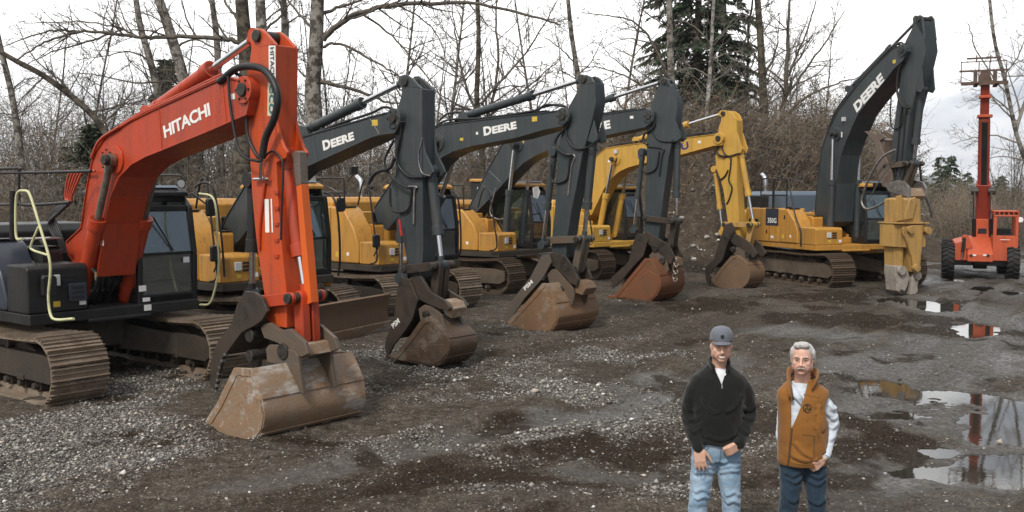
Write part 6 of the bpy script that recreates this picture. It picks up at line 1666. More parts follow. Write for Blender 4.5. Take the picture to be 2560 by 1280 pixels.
# ------------------------------------------------------------------ undergrowth: stems nobody could count
def brush(name, label, areas, mats, seed, leaves=None):
    rs = np.random.RandomState(seed)
    P = {m: Paths() for m in mats}
    V = []; Fq = []
    for (px0, px1, y0, y1, hmin, hmax, n, lean) in areas:
        for _ in range(n):
            px = rs.uniform(px0, px1); Y = rs.uniform(y0, y1); p = at(px, 400, Y)
            z = ground_z(p.x, Y); hgt = rs.uniform(hmin, hmax)
            a = rs.uniform(0, 2 * pi)
            m = mats[rs.randint(len(mats))]
            l = wander(rs, (p.x, Y, z - .1), (cos(a) * lean, sin(a) * lean, 1), hgt, 5, .16, -.03 if lean > .4 else .02)
            r = rs.uniform(.008, .018) * (1 + hgt * .12)
            P[m].add(l, np.linspace(r, .004, 6), 3)
            for _k in range(rs.randint(4, 8)):
                i = rs.randint(1, 5); q = l[i] + (l[min(5, i + 1)] - l[i]) * rs.rand()
                b = rs.uniform(0, 2 * pi); d = (cos(b), sin(b), rs.uniform(-.1, 1.0))
                tw = wander(rs, q, d, hgt * rs.uniform(.15, .4), 3, .2, 0)
                P[m].add(tw, np.linspace(r * .5, .004, 4), 3)
                if leaves and rs.rand() < leaves:
                    for _q in range(3):
                        c = tw[rs.randint(1, 4)] + rs.normal(0, .08, 3); u = rs.normal(0, 1, 3); u /= np.linalg.norm(u); w_ = np.cross(u, rs.normal(0, 1, 3)); w_ /= np.linalg.norm(w_)
                        s_ = rs.uniform(.03, .07); b0 = len(V)
                        V += [c - u * s_, c + w_ * s_ * .6, c + u * s_, c - w_ * s_ * .6]; Fq.append((b0, b0 + 1, b0 + 2, b0 + 3))
    pv, pf, mi, off = [], [], [], 0
    for k, m in enumerate(mats):
        if not P[m].v: continue
        v_ = np.concatenate(P[m].v); f_ = np.concatenate(P[m].f)
        pv.append(v_); pf.append(f_ + off); mi.append(np.full(len(f_), k)); off += len(v_)
    if V:
        pv.append(np.array(V)); pf.append(np.array(Fq) + off); mi.append(np.full(len(Fq), len(mats)))
    me = np_mesh(name, np.concatenate(pv), np.concatenate(pf), False)
    for m in mats: me.materials.append(M[m])
    me.materials.append(M['deadleaf'])
    me.polygons.foreach_set('material_index', np.concatenate(mi).astype(np.int32))
    tag(link_mesh(name, me), kind='stuff', label=label, cat='undergrowth')
M['deadleaf'] = plain('dead_leaf', (.13, .075, .035), .8, 0, .4, 5, 0)
brush('undergrowth', 'tangled grey brown brush filling the wood behind the machines', [
    (-150, 760, 40, 50, 1.6, 4.6, 1200, .25), (-150, 760, 52, 66, 4.0, 7.5, 950, .12), (700, 1340, 41, 52, 1.5, 4.0, 1250, .3), (700, 1500, 54, 66, 4.0, 7.0, 620, .12),
    (1300, 1620, 41, 50, 1.0, 2.8, 600, .4)], ['twig_grey', 'twig', 'twig_tan'], 1, .3)
brush('bramble', 'arching brown brambles and dead leaves over the dirt mound', [
    (1540, 2200, 40.5, 46, 1.0, 3.4, 1500, .6), (1850, 2230, 39.5, 45, 1.2, 4.0, 1100, .5), (1560, 2150, 47, 56, 3, 6.5, 600, .15), (1480, 1880, 37.5, 42, .4, 1.3, 320, .8), (2040, 2240, 44, 56, 2.0, 5.5, 600, .2)], ['twig', 'twig_tan', 'twig_grey'], 2, .45)
brush('hedge', 'dull brown brush along the far side of the wet yard', [
    (2270, 2700, 58, 72, .8, 2.4, 1500, .3), (2300, 2700, 74, 95, 2.0, 4.2, 900, .15), (2440, 2640, 50, 58, 1.0, 3.2, 400, .3)], ['twig', 'twig_grey', 'twig_tan'], 3, .25)
# pale fan of bare stems left of the telehandler
rs = np.random.RandomState(77); P = Paths()
for (px, Y) in ((2366, 60), (2396, 62), (2420, 61)):
    b = at(px, 560, Y)
    for k in range(16):
        a = rs.uniform(0, 2 * pi); sl = rs.uniform(.05, .5)
        l = wander(rs, (b.x + rs.normal(0, .2), Y + rs.normal(0, .2), -.1), (cos(a) * sl, sin(a) * sl * .5, 1), rs.uniform(2.2, 4.2), 6, .06, 0)
        P.add(l, np.linspace(.022, .006, 7), 3)
        for _ in range(5):
            i = rs.randint(2, 6); P.add(wander(rs, l[i], (rs.normal(0, .5), rs.normal(0, .5), 1), rs.uniform(.4, 1.1), 3, .12, 0), np.linspace(.010, .004, 4), 3)
o = link_mesh('bare_shrub', P.mesh('bare_shrub'), M['twig_tan']); tag(o, 'pale bare shrub of fanned stems between the crusher and the telehandler', 'shrub')
wood(2380, 2660, 64, 84, 6, ['thin', 'clump', 'thin'], .5, .8)
# ================================================================== telehandler
TY = 32.2
tp = at(2450, 600, TY)
TX = tp.x
TAZ = math.atan2(TX, TY) - R(3)
TF, TRt = Vector((sin(TAZ), cos(TAZ), 0)), Vector((cos(TAZ), -sin(TAZ), 0))
th = empty('telehandler', (TX, TY, 0), -TAZ); tag(th, 'faded orange telehandler with its boom raised high and a fork carriage on top', 'telehandler')
def T_(px, py, y=0.0):
    d = ray(px, py); o = Vector((TX, TY, 0)) + TF * y
    P = EYEV + d * ((o - EYEV).dot(TF) / d.dot(TF)) - Vector((TX, TY, 0))
    return Vector((P.dot(TRt), y, P.z))
def tfront(name, pts, y0, y1, mat, parent=None, bevel=.02):
    P = [T_(q[0], q[1], y0) for q in pts]
    return MB().prism([(p.x, p.z) for p in P], y0, y1).build(name, mat, parent or th, bevel=bevel)
def wheel(x, y, r=.57, wd=.36, name='wheel'):
    mb = MB(); prof = [(r * .60, wd * .42), (r * .74, wd * .50), (r * .88, wd * .50), (r * .95, wd * .42), (r * .97, wd * .2), (r * .97, -wd * .2), (r * .95, -wd * .42), (r * .88, -wd * .5), (r * .74, -wd * .5), (r * .60, -wd * .42)]
    n = 40
    rings = [[(x + q[1], y + cos(2 * pi * i / n) * q[0], r + sin(2 * pi * i / n) * q[0]) for q in prof] for i in range(n + 1)]
    mb._addpoly(rings, False, False)
    for i in range(22):
        for s in (-1, 1):
            a = 2 * pi * (i + (.5 if s > 0 else 0)) / 22
            pts = []
            for (dx, da) in ((.0, 0), (.0, .09), (.52 * wd, .20), (.52 * wd, .09)):
                pts.append((s * dx, a + da))
            lo = [(x + dx, y + cos(t) * r * .95, r + sin(t) * r * .95) for dx, t in pts]
            hi = [(x + dx, y + cos(t) * r * 1.03, r + sin(t) * r * 1.03) for dx, t in pts]
            mb.rings([lo, hi])
    w_ = mb.build(name, M['rubber'], th)
    MB().cyl((x - wd * .3, y, r), (x + wd * .3, y, r), r * .61, n=28).cyl((x - wd * .42, y, r), (x + wd * .42, y, r), r * .25, n=20).build('rim', M['tele'], w_, bevel=.01)
    return w_
xl, xr_ = T_(2370, 650).x, T_(2531, 650).x
wheel(xl, .0); wheel(xr_, .0); wheel(xl + .05, 3.0); wheel(xr_ - .05, 3.0)
MB().box(xl + .15, xr_ - .15, -.10, .10, .46, .66).cyl(((xl + xr_) / 2 - .2, -.12, .56), ((xl + xr_) / 2 + .2, -.12, .56), .2, n=20).build('axle', M['black'], th, bevel=.02)
MB().box(xl + .15, xr_ - .15, 2.9, 3.1, .46, .66).build('axle', M['black'], th, bevel=.02)
z = lambda py, y=0: T_(2450, py, y).z
x = lambda px, y=0: T_(px, 600, y).x
MB().box(x(2398), x(2500), -.2, 3.4, .62, .82).build('chassis', M['black'], th, bevel=.02)
# engine box at left, sloping nose in the middle, cab at right
tfront('side_box', [(2387, 608), (2417, 600), (2417, 651), (2387, 651)], -.30, 2.6, M['tele'])
MB().rings([[(x(2417), -.62, z(652)), (x(2481), -.62, z(652)), (x(2481), 1.4, z(652)), (x(2417), 1.4, z(652))],
            [(x(2417), -.62, z(632)), (x(2481), -.62, z(632)), (x(2481), 1.4, z(632)), (x(2417), 1.4, z(632))],
            [(x(2420), .05, z(612)), (x(2481), .05, z(612)), (x(2481), 1.4, z(605)), (x(2420), 1.4, z(605))],
            [(x(2424), .9, z(594)), (x(2481), .9, z(594)), (x(2481), 1.4, z(594)), (x(2424), 1.4, z(594))]]).build('hood', M['tele'], th, bevel=.03)
hd = [o for o in th.children if o.name.startswith('hood')][0]
for px in (2428, 2470):
    p = T_(px, 639, -.62); MB().cyl((p.x, -.64, p.z), (p.x, -.60, p.z), .045, n=14).build('head_lamp', M['black'], hd)
    q = T_(px + (8 if px < 2450 else -8), 638, -.62); MB().box(q.x - .05, q.x + .05, -.626, -.60, q.z - .02, q.z + .025).build('marker_lamp', M['white'], hd)
p = T_(2449, 627, -.4); MB().box(p.x - .14, p.x + .14, -.5, -.49, p.z - .02, p.z + .02) if False else None
tfront('fender_plate', [(2404, 590), (2408, 587), (2418, 587), (2424, 595), (2433, 618), (2414, 624), (2413, 604), (2404, 600)], -.34, -.30, M['tele'])
A, B = T_(2411, 594, -.42), T_(2404, 648, -.42)
o = MB().cyl(A, A + (B - A) * .68, .05, n=16).build('tilt_cylinder', M['black'], th); MB().cyl(A + (B - A) * .68, B, .028, n=12).build('piston_rod', M['steel'], o)
# cab: frame with open front
cx0, cx1 = x(2481), x(2544)
zt, zw0, zw1, zb = z(526), z(541), z(589), z(650)
cb = MB()
cb.box(cx0, cx1, -.25, -.16, zb, zw1 + .02)
for a, b in ((cx0, cx0 + .10), (cx1 - .09, cx1)):
    cb.box(a, b, -.24, -.15, zw1 + .02, zt - .14); cb.box(a, b, 1.1, 1.2, zb + .3, zt - .14)
cb.box(cx0, cx1, -.25, -.16, zt - .19, zt - .14)
cb.box(cx0, cx0 + .05, -.15, 1.1, zb, zw1).box(cx1 - .05, cx1, -.15, 1.1, zb, zw1 - .1).box(cx0, cx1, 1.12, 1.18, zb, zw1 - .1)
cb.box(cx0, cx1, -.25, -.19, zt - .05, zt)
for k in range(6):
    xa = cx0 + (cx1 - cx0 - .04) * k / 5; cb.box(xa, xa + .04, -.25, 1.2, zt - .135, zt - .055)
cb.box(cx0, cx1, -.18, 1.2, zt - .05, zt - .01)
cab = cb.build('cab', M['tele'], th, bevel=.015)
c = T_(2514, 585, .2)
MB().tube([(c.x + cos(a) * .19, .18 + sin(a) * .13, c.z + sin(a) * .08) for a in [2 * pi * i / 20 for i in range(21)]], .016, 6, cap=False).cyl((c.x, .1, c.z - .3), (c.x, .18, c.z), .02, n=8).build('steering_wheel', M['black'], cab)
MB().box(c.x - .22, c.x + .22, .6, 1.0, zb + .35, zb + .6).box(c.x - .22, c.x + .22, .95, 1.06, zb + .6, zb + 1.0).build('seat', M['seat_grey'], cab, bevel=.04)
p = T_(2551, 549, -.2); MB().cyl((p.x, -.23, p.z), (p.x, -.19, p.z), .085, n=20).tube([(p.x, -.18, p.z), (cx1 - .03, -.18, p.z)], .012, 6).build('mirror', M['white'], cab)
p0 = T_(2502, 606, -.256); place_text(text_mesh('4290', 'lettering', .01, .001), 'lettering', M['tele_dark'], cab, (p0.x, -.256, p0.z), (1, 0, 0), (0, 0, 1), .22, .06)
MB().box(p0.x - .02, p0.x + .26, -.256, -.249, p0.z + .08, p0.z + .095).build('sticker', M['white'], cab)
# tower and boom: pivot at the rear, raised steeply, head over the front axle
tfront('boom_tower', [(2430, 596), (2432, 548), (2479, 548), (2480, 596)], .9, 1.5, M['tele'])
tw = [o for o in th.children if o.name.startswith('boom_tower')][0]
tfront('tower_opening', [(2444, 584), (2446, 571), (2466, 571), (2467, 584)], .885, .905, M['black'], tw)
def bx_(pxa, pya, pxb, pyb, wpx0, wpx1, ya, yb, dep, mat, name, parent=None):
    A, B = T_(pxa, pya, ya), T_(pxb, pyb, yb)
    d = (B - A).normalized(); X = Vector((1, 0, 0)); Nn = X.cross(d).normalized()
    wa, wb = wpx0 * (TY + ya) / F_PX / 2, wpx1 * (TY + yb) / F_PX / 2
    q = lambda C, w_: [C + X * a * w_ + Nn * b * dep / 2 for a, b in ((-1, -1), (1, -1), (1, 1), (-1, 1))]
    return MB().rings([q(A, wa), q(B, wb)]).build(name, mat, parent or th, bevel=.015)
b0 = bx_(2458, 570, 2459, 458, 34, 32, 1.6, .95, .40, M['tele_dark'], 'boom')
b1 = bx_(2458, 470, 2461, 296, 26, 26, 1.02, .30, .34, M['tele_dark'], 'boom_section', b0)
bx_(2460, 470, 2462, 305, 13, 13, .84, .14, .02, M['black'], 'hose_channel', b0)
b2 = bx_(2461, 296, 2463, 212, 20, 20, .32, -.05, .26, M['tele_dark'], 'boom_section', b0)
for py, yy, w1 in ((291, .28, 34), (243, .06, 27)):
    bx_(2462, py + 3, 2462, py - 4, w1, w1, yy, yy, .40, M['tele'], 'boom_collar', b0)
for sx in (-1, 1):
    A, M1, B = T_(2456 + sx * 21, 592, .9), T_(2456 + sx * 21, 546, .78), T_(2457 + sx * 21, 480, .62)
    o = MB().cyl(A, M1, .065, n=16).build('lift_cylinder', M['black'], th); MB().cyl(M1, B, .045, n=16).build('piston_rod', M['chrome'], o)
    P = T_(2458 + sx * 21, 478, .75); MB().cyl(P - Vector((.11, 0, 0)), P + Vector((.11, 0, 0)), .12, n=16).build('cylinder_lug', M['pin'], th, bevel=.01)
# fork carriage
fr = MB(); y0 = -.25
def bar(pxa, pya, pxb, pyb, hw=.02, yo=0.0):
    A, B = T_(pxa, pya, y0 + yo), T_(pxb, pyb, y0 + yo)
    if abs(B.z - A.z) > abs(B.x - A.x): fr.box(A.x - hw, A.x + hw, y0 + yo - .02, y0 + yo + .02, min(A.z, B.z), max(A.z, B.z))
    else: fr.box(min(A.x, B.x), max(A.x, B.x), y0 + yo - .022, y0 + yo + .022, A.z - hw, A.z + hw)
bar(2402, 210, 2521, 207, .055); bar(2398, 179, 2524, 178, .03, .05); bar(2402, 156, 2518, 154, .014, .003)
for px in (2404, 2517, 2448, 2475): bar(px, 154, px, 210, .014 if px in (2404, 2517) else .016, .026)
bar(2417, 147, 2504, 144, .028, .5); bar(2442, 138, 2442, 156, .02, .46); bar(2477, 138, 2477, 156, .02, .46)
cg = fr.build('fork_carriage', M['rail'], th)
M['carriage'] = plain('rusty_brown_steel', (.10, .06, .045), .7, 0, .4, 6, .1); cg.data.materials[0] = M['carriage']
for px in (2439, 2488):
    P, Q = T_(px, 176, y0 - .06), T_(px, 218, y0 - .06)
    f = MB().box(P.x - .06, P.x + .06, y0 - .09, y0 - .03, Q.z, P.z).rings([[(P.x - .06, y0 - .03, Q.z), (P.x + .06, y0 - .03, Q.z), (P.x + .06, y0 - .03, Q.z + .05), (P.x - .06, y0 - .03, Q.z + .05)], [(P.x - .055, y0 - 1.15, Q.z + .02), (P.x + .055, y0 - 1.15, Q.z + .02), (P.x + .055, y0 - 1.15, Q.z + .03), (P.x - .055, y0 - 1.15, Q.z + .03)]])
    f.build('fork', M['carriage'], th)
tfront('carriage_plate', [(2446, 200), (2452, 178), (2474, 178), (2480, 200), (2472, 214), (2452, 214)], y0 + .03, y0 + .2, M['carriage'])
# ------------------------------------------------------------------ loader far behind, trestle, dark parked cover
lx = at(1194, 470, 37.2)
pk = empty('parked_loader', (lx.x, 37.2, ground_z(lx.x, 37.2)), R(-8)); tag(pk, 'parked machine showing a black engine panel with a yellow cap, behind the fourth excavator', 'loader')
zt = lx.z - pk.location.z
ztop = at(1194, 447, 37.2).z - pk.location.z
MB().box(-.25, 1.0, .0, 1.6, .9, ztop - .12).build('engine_housing', M['black'], pk, bevel=.03)
eh = [o for o in pk.children][0]
MB().rings([[(-.30, -.06, ztop - .115), (1.05, -.06, ztop - .115), (1.05, 1.66, ztop - .115), (-.30, 1.66, ztop - .115)], [(-.30, -.06, ztop - .03), (1.05, -.06, ztop - .03), (1.05, 1.66, ztop - .03), (-.30, 1.66, ztop - .03)], [(-.22, .02, ztop), (.95, .02, ztop), (.95, 1.58, ztop), (-.22, 1.58, ztop)]]).build('roof', M['yellow'], pk, bevel=.02)
put_emblem(None, eh, (.10, -.003, ztop - .42), (1, 0, 0), (0, 0, 1), .15, (0, -1, 0))
place_text(text_mesh('DEERE', 'lettering', .02, .001), 'lettering', M['white'], eh, (.16, -.004, ztop - 1.35), (0, 0, 1), (-1, 0, 0), .62, .12)
MB().box(-.7, 1.4, .2, 3.2, .55, .9).build('body', M['yellow'], pk, bevel=.04)
for sx in (-.75, 1.15):
    MB().cyl((sx, .9, .62), (sx + .42, .9, .62), .66, n=28).build('tyre', M['rubber'], pk, bevel=.06)
# trestle far behind
p = at(2310, 545, 70); tr_ = empty('trestle', (p.x, 70, -.05), .3); tag(tr_, 'small red trestle with a white top far behind the crusher', 'trestle')
zt = at(2310, 534, 70).z + .05
for sx in (-.32, .3):
    MB().tube([(sx, -.25, 0), (sx, 0, zt - .05)], .03, 6).tube([(sx, .25, 0), (sx, 0, zt - .05)], .03, 6).build('leg', M['red'], tr_)
MB().box(-.45, .45, -.06, .06, zt - .1, zt).build('top_rail', M['white'], tr_, bevel=.01)
MB().box(-.4, .4, -.03, .03, zt - .32, zt - .24).build('rail', M['tele'], tr_, bevel=.01)
# blue grey bonnet of a vehicle parked behind the machine with the crusher
p = at(2008, 500, 37.6)
pv = empty('parked_truck', (p.x, 37.6, ground_z(p.x, 37.6)), R(12)); tag(pv, 'parked vehicle whose dull blue roof shows above the yellow side of the crusher machine', 'truck')
zr = at(2008, 484, 37.6).z - pv.location.z
MB().rings([[(-1.0, -.85, zr - .28), (1.0, -.85, zr - .28), (1.0, .85, zr - .28), (-1.0, .85, zr - .28)], [(-.97, -.8, zr - .1), (.97, -.8, zr - .1), (.97, .8, zr - .1), (-.97, .8, zr - .1)], [(-.8, -.6, zr), (.85, -.6, zr), (.85, .6, zr), (-.8, .6, zr)]]).build('roof', M['hoodblue'], pv, bevel=.04)
MB().rings([[(-1.15, -.95, zr - .95), (1.15, -.95, zr - .95), (1.15, .95, zr - .95), (-1.15, .95, zr - .95)], [(-.98, -.84, zr - .29), (.98, -.84, zr - .29), (.98, .84, zr - .29), (-.98, .84, zr - .29)]]).build('window', M['black'], pv, bevel=.04)
MB().box(-1.2, 1.2, -1.0, 1.0, .5, zr - .96).build('body', M['hoodblue'], pv, bevel=.06)
for sx in (-.8, .8):
    for sy in (-.9, .9): MB().cyl((sx, sy - .12, .4), (sx, sy + .12, .4), .4, n=24).build('wheel', M['rubber'], pv, bevel=.03)
q = at(1981, 501, 36.6); MB().box(-.38, -.12, -.856, -.83, zr - .24, zr - .13) if False else None

# ------------------------------------------------------------------ the damp air over the whole scene
hz = MB().box(-3700, 3900, -420, 4200, -60, 190).build('haze', None, smooth=0); tag(hz, kind='stuff')
hm_ = bpy.data.materials.new('damp_air'); hm_.use_nodes = True; nt = hm_.node_tree
nt.nodes.remove(nt.nodes['Principled BSDF'])
pv_ = N(nt, 'ShaderNodeVolumePrincipled', Density=.00022); pv_.inputs['Color'].default_value = (.86, .91, 1.0, 1); pv_.inputs['Anisotropy'].default_value = .2
nt.links.new(pv_.outputs[0], nt.nodes['Material Output'].inputs['Volume'])
hz.data.materials.append(hm_)
# ================================================================== people
def skin_mat(name, col, red):
    m, nt, b = new_mat(name)
    v = objvec(nt)
    n = noise_out(nt, 30, 4, .6, v)
    c = mixc(nt, ramp(nt, n, [(.4, 0.0), (.7, .6)]), col, red)
    nt.links.new(c, b.inputs['Base Color']); b.inputs['Roughness'].default_value = .5
    b.inputs['Subsurface Weight'].default_value = .12; b.inputs['Subsurface Radius'].default_value = (.02, .008, .004)
    b.inputs['Specular IOR Level'].default_value = .35
    bump(nt, b, noise_out(nt, 120, 3, .6, v), .12, .002)
    return m
def cloth(name, col, scale=260, var=.3, wr=.25, fade=None, fold=(7, 7, 9)):
    m, nt, b = new_mat(name)
    v = objvec(nt)
    wv = noise_out(nt, scale, 2, .5, v); big = noise_out(nt, 5, 5, .6, v)
    d = tuple(c * (1 - var) for c in col); l = tuple(min(1, c * (1 + var)) for c in col)
    c = ramp(nt, wv, [(.3, d), (.7, l)])
    if fade: c = mixc(nt, ramp(nt, big, [(.45, 0.0), (.68, .8)]), c, fade)
    nt.links.new(c, b.inputs['Base Color']); b.inputs['Roughness'].default_value = .9
    b.inputs['Sheen Weight'].default_value = .2; b.inputs['Specular IOR Level'].default_value = .2
    mm = nt.nodes.new('ShaderNodeMath'); mm.operation = 'MULTIPLY_ADD'; mm.inputs[1].default_value = .25
    nt.links.new(wv, mm.inputs[0]); nt.links.new(noise_out(nt, 1.0, 2.5, .45, objvec(nt, fold)), mm.inputs[2]); mm.inputs[1].default_value = .03
    bump(nt, b, mm.outputs[0], wr * .5, .045)
    return m
M['skin'] = skin_mat('tanned_skin', (.64, .40, .30), (.58, .31, .22))
M['skin_old'] = skin_mat('ruddy_skin', (.66, .42, .33), (.60, .30, .22))
M['sweater'] = cloth('black_knit', (.0105, .011, .0105), 220, .4, .45)
M['jeans_light'] = cloth('light_denim', (.20, .31, .43), 380, .25, .7, (.42, .52, .62), (5, 5, 16))
M['jeans_dark'] = cloth('dark_denim', (.018, .036, .060), 380, .3, .7, (.030, .055, .085), (5, 5, 16))
M['vest'] = cloth('tan_canvas', (.255, .108, .024), 320, .22, .35)
M['vest_in'] = cloth('dark_lining', (.10, .055, .02), 320, .2, .2)
M['shirt'] = cloth('pale_blue_shirt', (.60, .66, .74), 300, .10, .7, None, (8, 8, 13))
M['tee'] = cloth('white_cotton', (.74, .76, .80), 300, .06, .25)
M['capcloth'] = cloth('grey_cap_cloth', (.135, .145, .175), 400, .2, .2)
M['capmesh'] = cloth('black_cap_mesh', (.012, .012, .013), 500, .4, .3)
M['hair_dark'] = cloth('short_brown_hair', (.06, .045, .035), 200, .4, .5)
M['hair_grey'] = cloth('grey_hair', (.40, .39, .38), 160, .35, .8, (.62, .61, .60))
M['boot'] = plain('boot_leather', (.06, .035, .02), .6, 0, .3, 20, .2)
M['eye'] = plain('eye_white', (.62, .60, .58), .2, 0, .03, 5, 0)
M['iris'] = plain('iris', (.03, .035, .04), .2, 0, .1, 5, 0)
M['teeth'] = plain('teeth', (.78, .76, .70), .3, 0, .03, 5, 0)
M['lip'] = plain('lip_skin', (.40, .17, .13), .45, 0, .15, 40, 0)
M['brow'] = plain('eyebrow_hair', (.14, .09, .06), .8, 0, .3, 60, .2)
M['brow_grey'] = plain('grey_eyebrow_hair', (.33, .28, .24), .8, 0, .3, 60, .2)
M['crease'] = plain('face_crease', (.46, .24, .17), .6, 0, .15, 40, 0)

class Blob:
    """soft body: overlapping closed solids fused by a voxel remesh into one continuous surface"""
    def __init__(s): s.mb = MB()
    def limb(s, pts, rad, n=20, flat=None):
        """pts along the limb, rad = radius or (rx, ry) per point; flat keeps horizontal rings"""
        pts = [Vector(p) for p in pts]; rings = []
        for i, p in enumerate(pts):
            r = rad[i]; rx, ry = (r, r) if not isinstance(r, tuple) else r
            if flat:
                rings.append([p + Vector((cos(2 * pi * k / n) * rx, sin(2 * pi * k / n) * ry, 0)) for k in range(n)])
            else:
                t = (pts[min(i + 1, len(pts) - 1)] - pts[max(i - 1, 0)]).normalized()
                a = Vector((1, 0, 0)) - t * t.x
                if a.length < .2: a = Vector((0, 1, 0)) - t * t.y
                a.normalize(); b = t.cross(a)
                rings.append([p + a * cos(2 * pi * k / n) * rx + b * sin(2 * pi * k / n) * ry for k in range(n)])
        s.mb.rings(rings); 
        for p, r in ((pts[0], rad[0]), (pts[-1], rad[-1])):
            rr = min(r) if isinstance(r, tuple) else r
            if not flat: s.ball(p, (rr, rr, rr), 12)
        return s
    def ball(s, c, r, n=18, rot=None):
        c = Vector(c); m = n // 2; rings = []
        for j in range(1, m):
            t = pi * j / m
            ring = [Vector((r[0] * sin(t) * cos(2 * pi * k / n), r[1] * sin(t) * sin(2 * pi * k / n), r[2] * -cos(t))) for k in range(n)]
            rings.append([c + (rot @ q if rot else q) for q in ring])
        s.mb.rings(rings); return s
    def fuse(s, name, mat, parent=None, voxel=.010, smooth=4, factor=.5, label=None, disp=0.0, dscale=.15):
        me = s.mb.mesh(name + '_src', False)
        o = bpy.data.objects.new(name + '_src', me); COL.objects.link(o)
        m = o.modifiers.new('r', 'REMESH'); m.mode = 'VOXEL'; m.voxel_size = voxel
        if smooth:
            k = o.modifiers.new('s', 'SMOOTH'); k.iterations = smooth; k.factor = factor
        if disp:
            t = bpy.data.textures.new(name + '_folds', 'CLOUDS'); t.noise_scale = dscale
            d = o.modifiers.new('d', 'DISPLACE'); d.texture = t; d.strength = disp; d.mid_level = .5
        dg = bpy.context.evaluated_depsgraph_get()
        out = bpy.data.meshes.new_from_object(o.evaluated_get(dg))
        bpy.data.objects.remove(o)
        out.name = name; out.materials.clear()
        out.polygons.foreach_set('use_smooth', np.ones(len(out.polygons), bool))
        return link_mesh(name, out, mat, parent, label)

def head_on(B, c, yaw, s=1.0, jaw=1.0):
    """adds a head to a blob: c is the head centre (eye height), facing -Y turned by yaw; returns placing function"""
    Rz = Matrix.Rotation(yaw, 3, 'Z'); c = Vector(c)
    def q(x, y, z): return c + Rz @ Vector((x, y, z)) * s
    def el(x, y, z, rx, ry, rz, n=20, tilt=0):
        B.ball(q(x, y, z), (rx * s, ry * s, rz * s), n, Rz @ Matrix.Rotation(tilt, 3, 'X'))
    el(0, .018, .035, .076, .096, .082)          # skull
    el(0, .0, .012, .073, .078, .085)            # face mass
    el(0, -.020, -.056, .062 * jaw, .062, .060)       # jaw
    el(0, -.052, -.096, .031, .028, .021)        # chin
    for sx in (-1, 1):
        el(sx * .040, -.038, -.028, .026, .030, .030)    # cheek
        el(sx * .058 * jaw, .008, -.062, .018, .036, .034)     # jaw corner
        el(sx * .028, -.068, .021, .027, .010, .009)      # brow ridge
        el(sx * .075, .018, -.010, .010, .020, .030, 14, .15)   # ear
        el(sx * .081, .024, -.004, .006, .013, .021, 12, .2)
        el(sx * .046, -.022, -.048, .024, .036, .036)
        el(sx * .014, -.088, -.046, .009, .010, .008, 12)  # nostril wing
    B.limb([q(0, -.080, .018), q(0, -.092, -.012), q(0, -.103, -.036), q(0, -.094, -.047)], [.009 * s, .011 * s, .0145 * s, .010 * s], 14)
    el(0, -.079, -.067, .024, .012, .006)
    return q

def face_parts(body, q, s, yaw, skin, smile, brow, squint=.6):
    Rz = Matrix.Rotation(yaw, 3, 'Z')
    for sx in (-1, 1):
        b = Blob().ball(q(sx * .031, -.068, .003), (.0125 * s, .010 * s, .0065 * s * squint * 1.4), 14); b.mb.build('eye', M['eye'], body, smooth=80)
        Blob().ball(q(sx * .031, -.0765, .0025), (.0050 * s, .003 * s, .0048 * s), 12).mb.build('iris', M['iris'], body, smooth=80)
        mb = MB().tube(spline([q(sx * .014, -.083, .018), q(sx * .030, -.086, .024), q(sx * .049, -.072, .017)], 4), [.003 * s, .0042 * s, .005 * s, .005 * s, .0048 * s, .004 * s, .0035 * s, .003 * s, .0015 * s], 8)
        mb.build('eyebrow', brow, body, smooth=80)
        MB().tube(spline([q(sx * .0165, -.0745, .004), q(sx * .031, -.081, .0105), q(sx * .046, -.070, .004)], 4), .0022 * s, 6).build('eyelid', skin, body, smooth=80)
        mb = MB().tube(spline([q(sx * .019, -.085, -.040), q(sx * .034, -.077, -.058), q(sx * .038, -.066, -.080)], 4), .0016 * s, 5); mb.build('smile_line', M['crease'], body, smooth=80)

def hand(B, wrist, d, up, side, curl, s=1.0, spread=.10, thumb_out=.7, fl=(1, 1, 1, 1)):
    """palm and five separate fingers. d: direction wrist to knuckles, up: back of the hand, side: towards the thumb"""
    d, up, side = Vector(d).normalized(), Vector(up).normalized(), Vector(side).normalized()
    w = Vector(wrist)
    P = lambda a, b, c: w + d * a * s + side * b * s + up * c * s
    for b in (-.030, -.010, .010, .030):
        B.limb([P(-.01, b * .55, 0), P(.03, b * .9, .001), P(.088, b, 0)], [.014 * s, .0155 * s, .0125 * s], 10)
    L = [.066, .078, .084, .076]; 
    for i, b in enumerate((-.031, -.0105, .0105, .0315)):
        l = L[i] * s * fl[i]; k = P(.088, b, 0)
        dd = (d + side * (b / .031) * spread).normalized(); pts = [k - dd * .01]; a = 0
        rad = [.0105 * s]
        for j, seg in enumerate((.45, .32, .25)):
            a += curl[i] * (.8 if j == 0 else 1.0)
            dv = dd * cos(a) - up * sin(a); pts.append(pts[-1] + dv * l * seg); rad.append((.0098, .0088, .0072)[j] * s)
        B.limb(pts, rad, 10)
    t0 = P(.018, .030, -.006); tv = (d * .75 + side * thumb_out - up * .25).normalized()
    t1 = t0 + tv * .042 * s; t2 = t1 + (tv * .8 + d * .5 - up * .1).normalized() * .034 * s; t3 = t2 + (tv * .6 + d * .7 - up * .15).normalized() * .026 * s
    B.limb([P(.0, .014, -.004), t0, t1, t2, t3], [.013 * s, .0155 * s, .0125 * s, .0105 * s, .008 * s], 10)

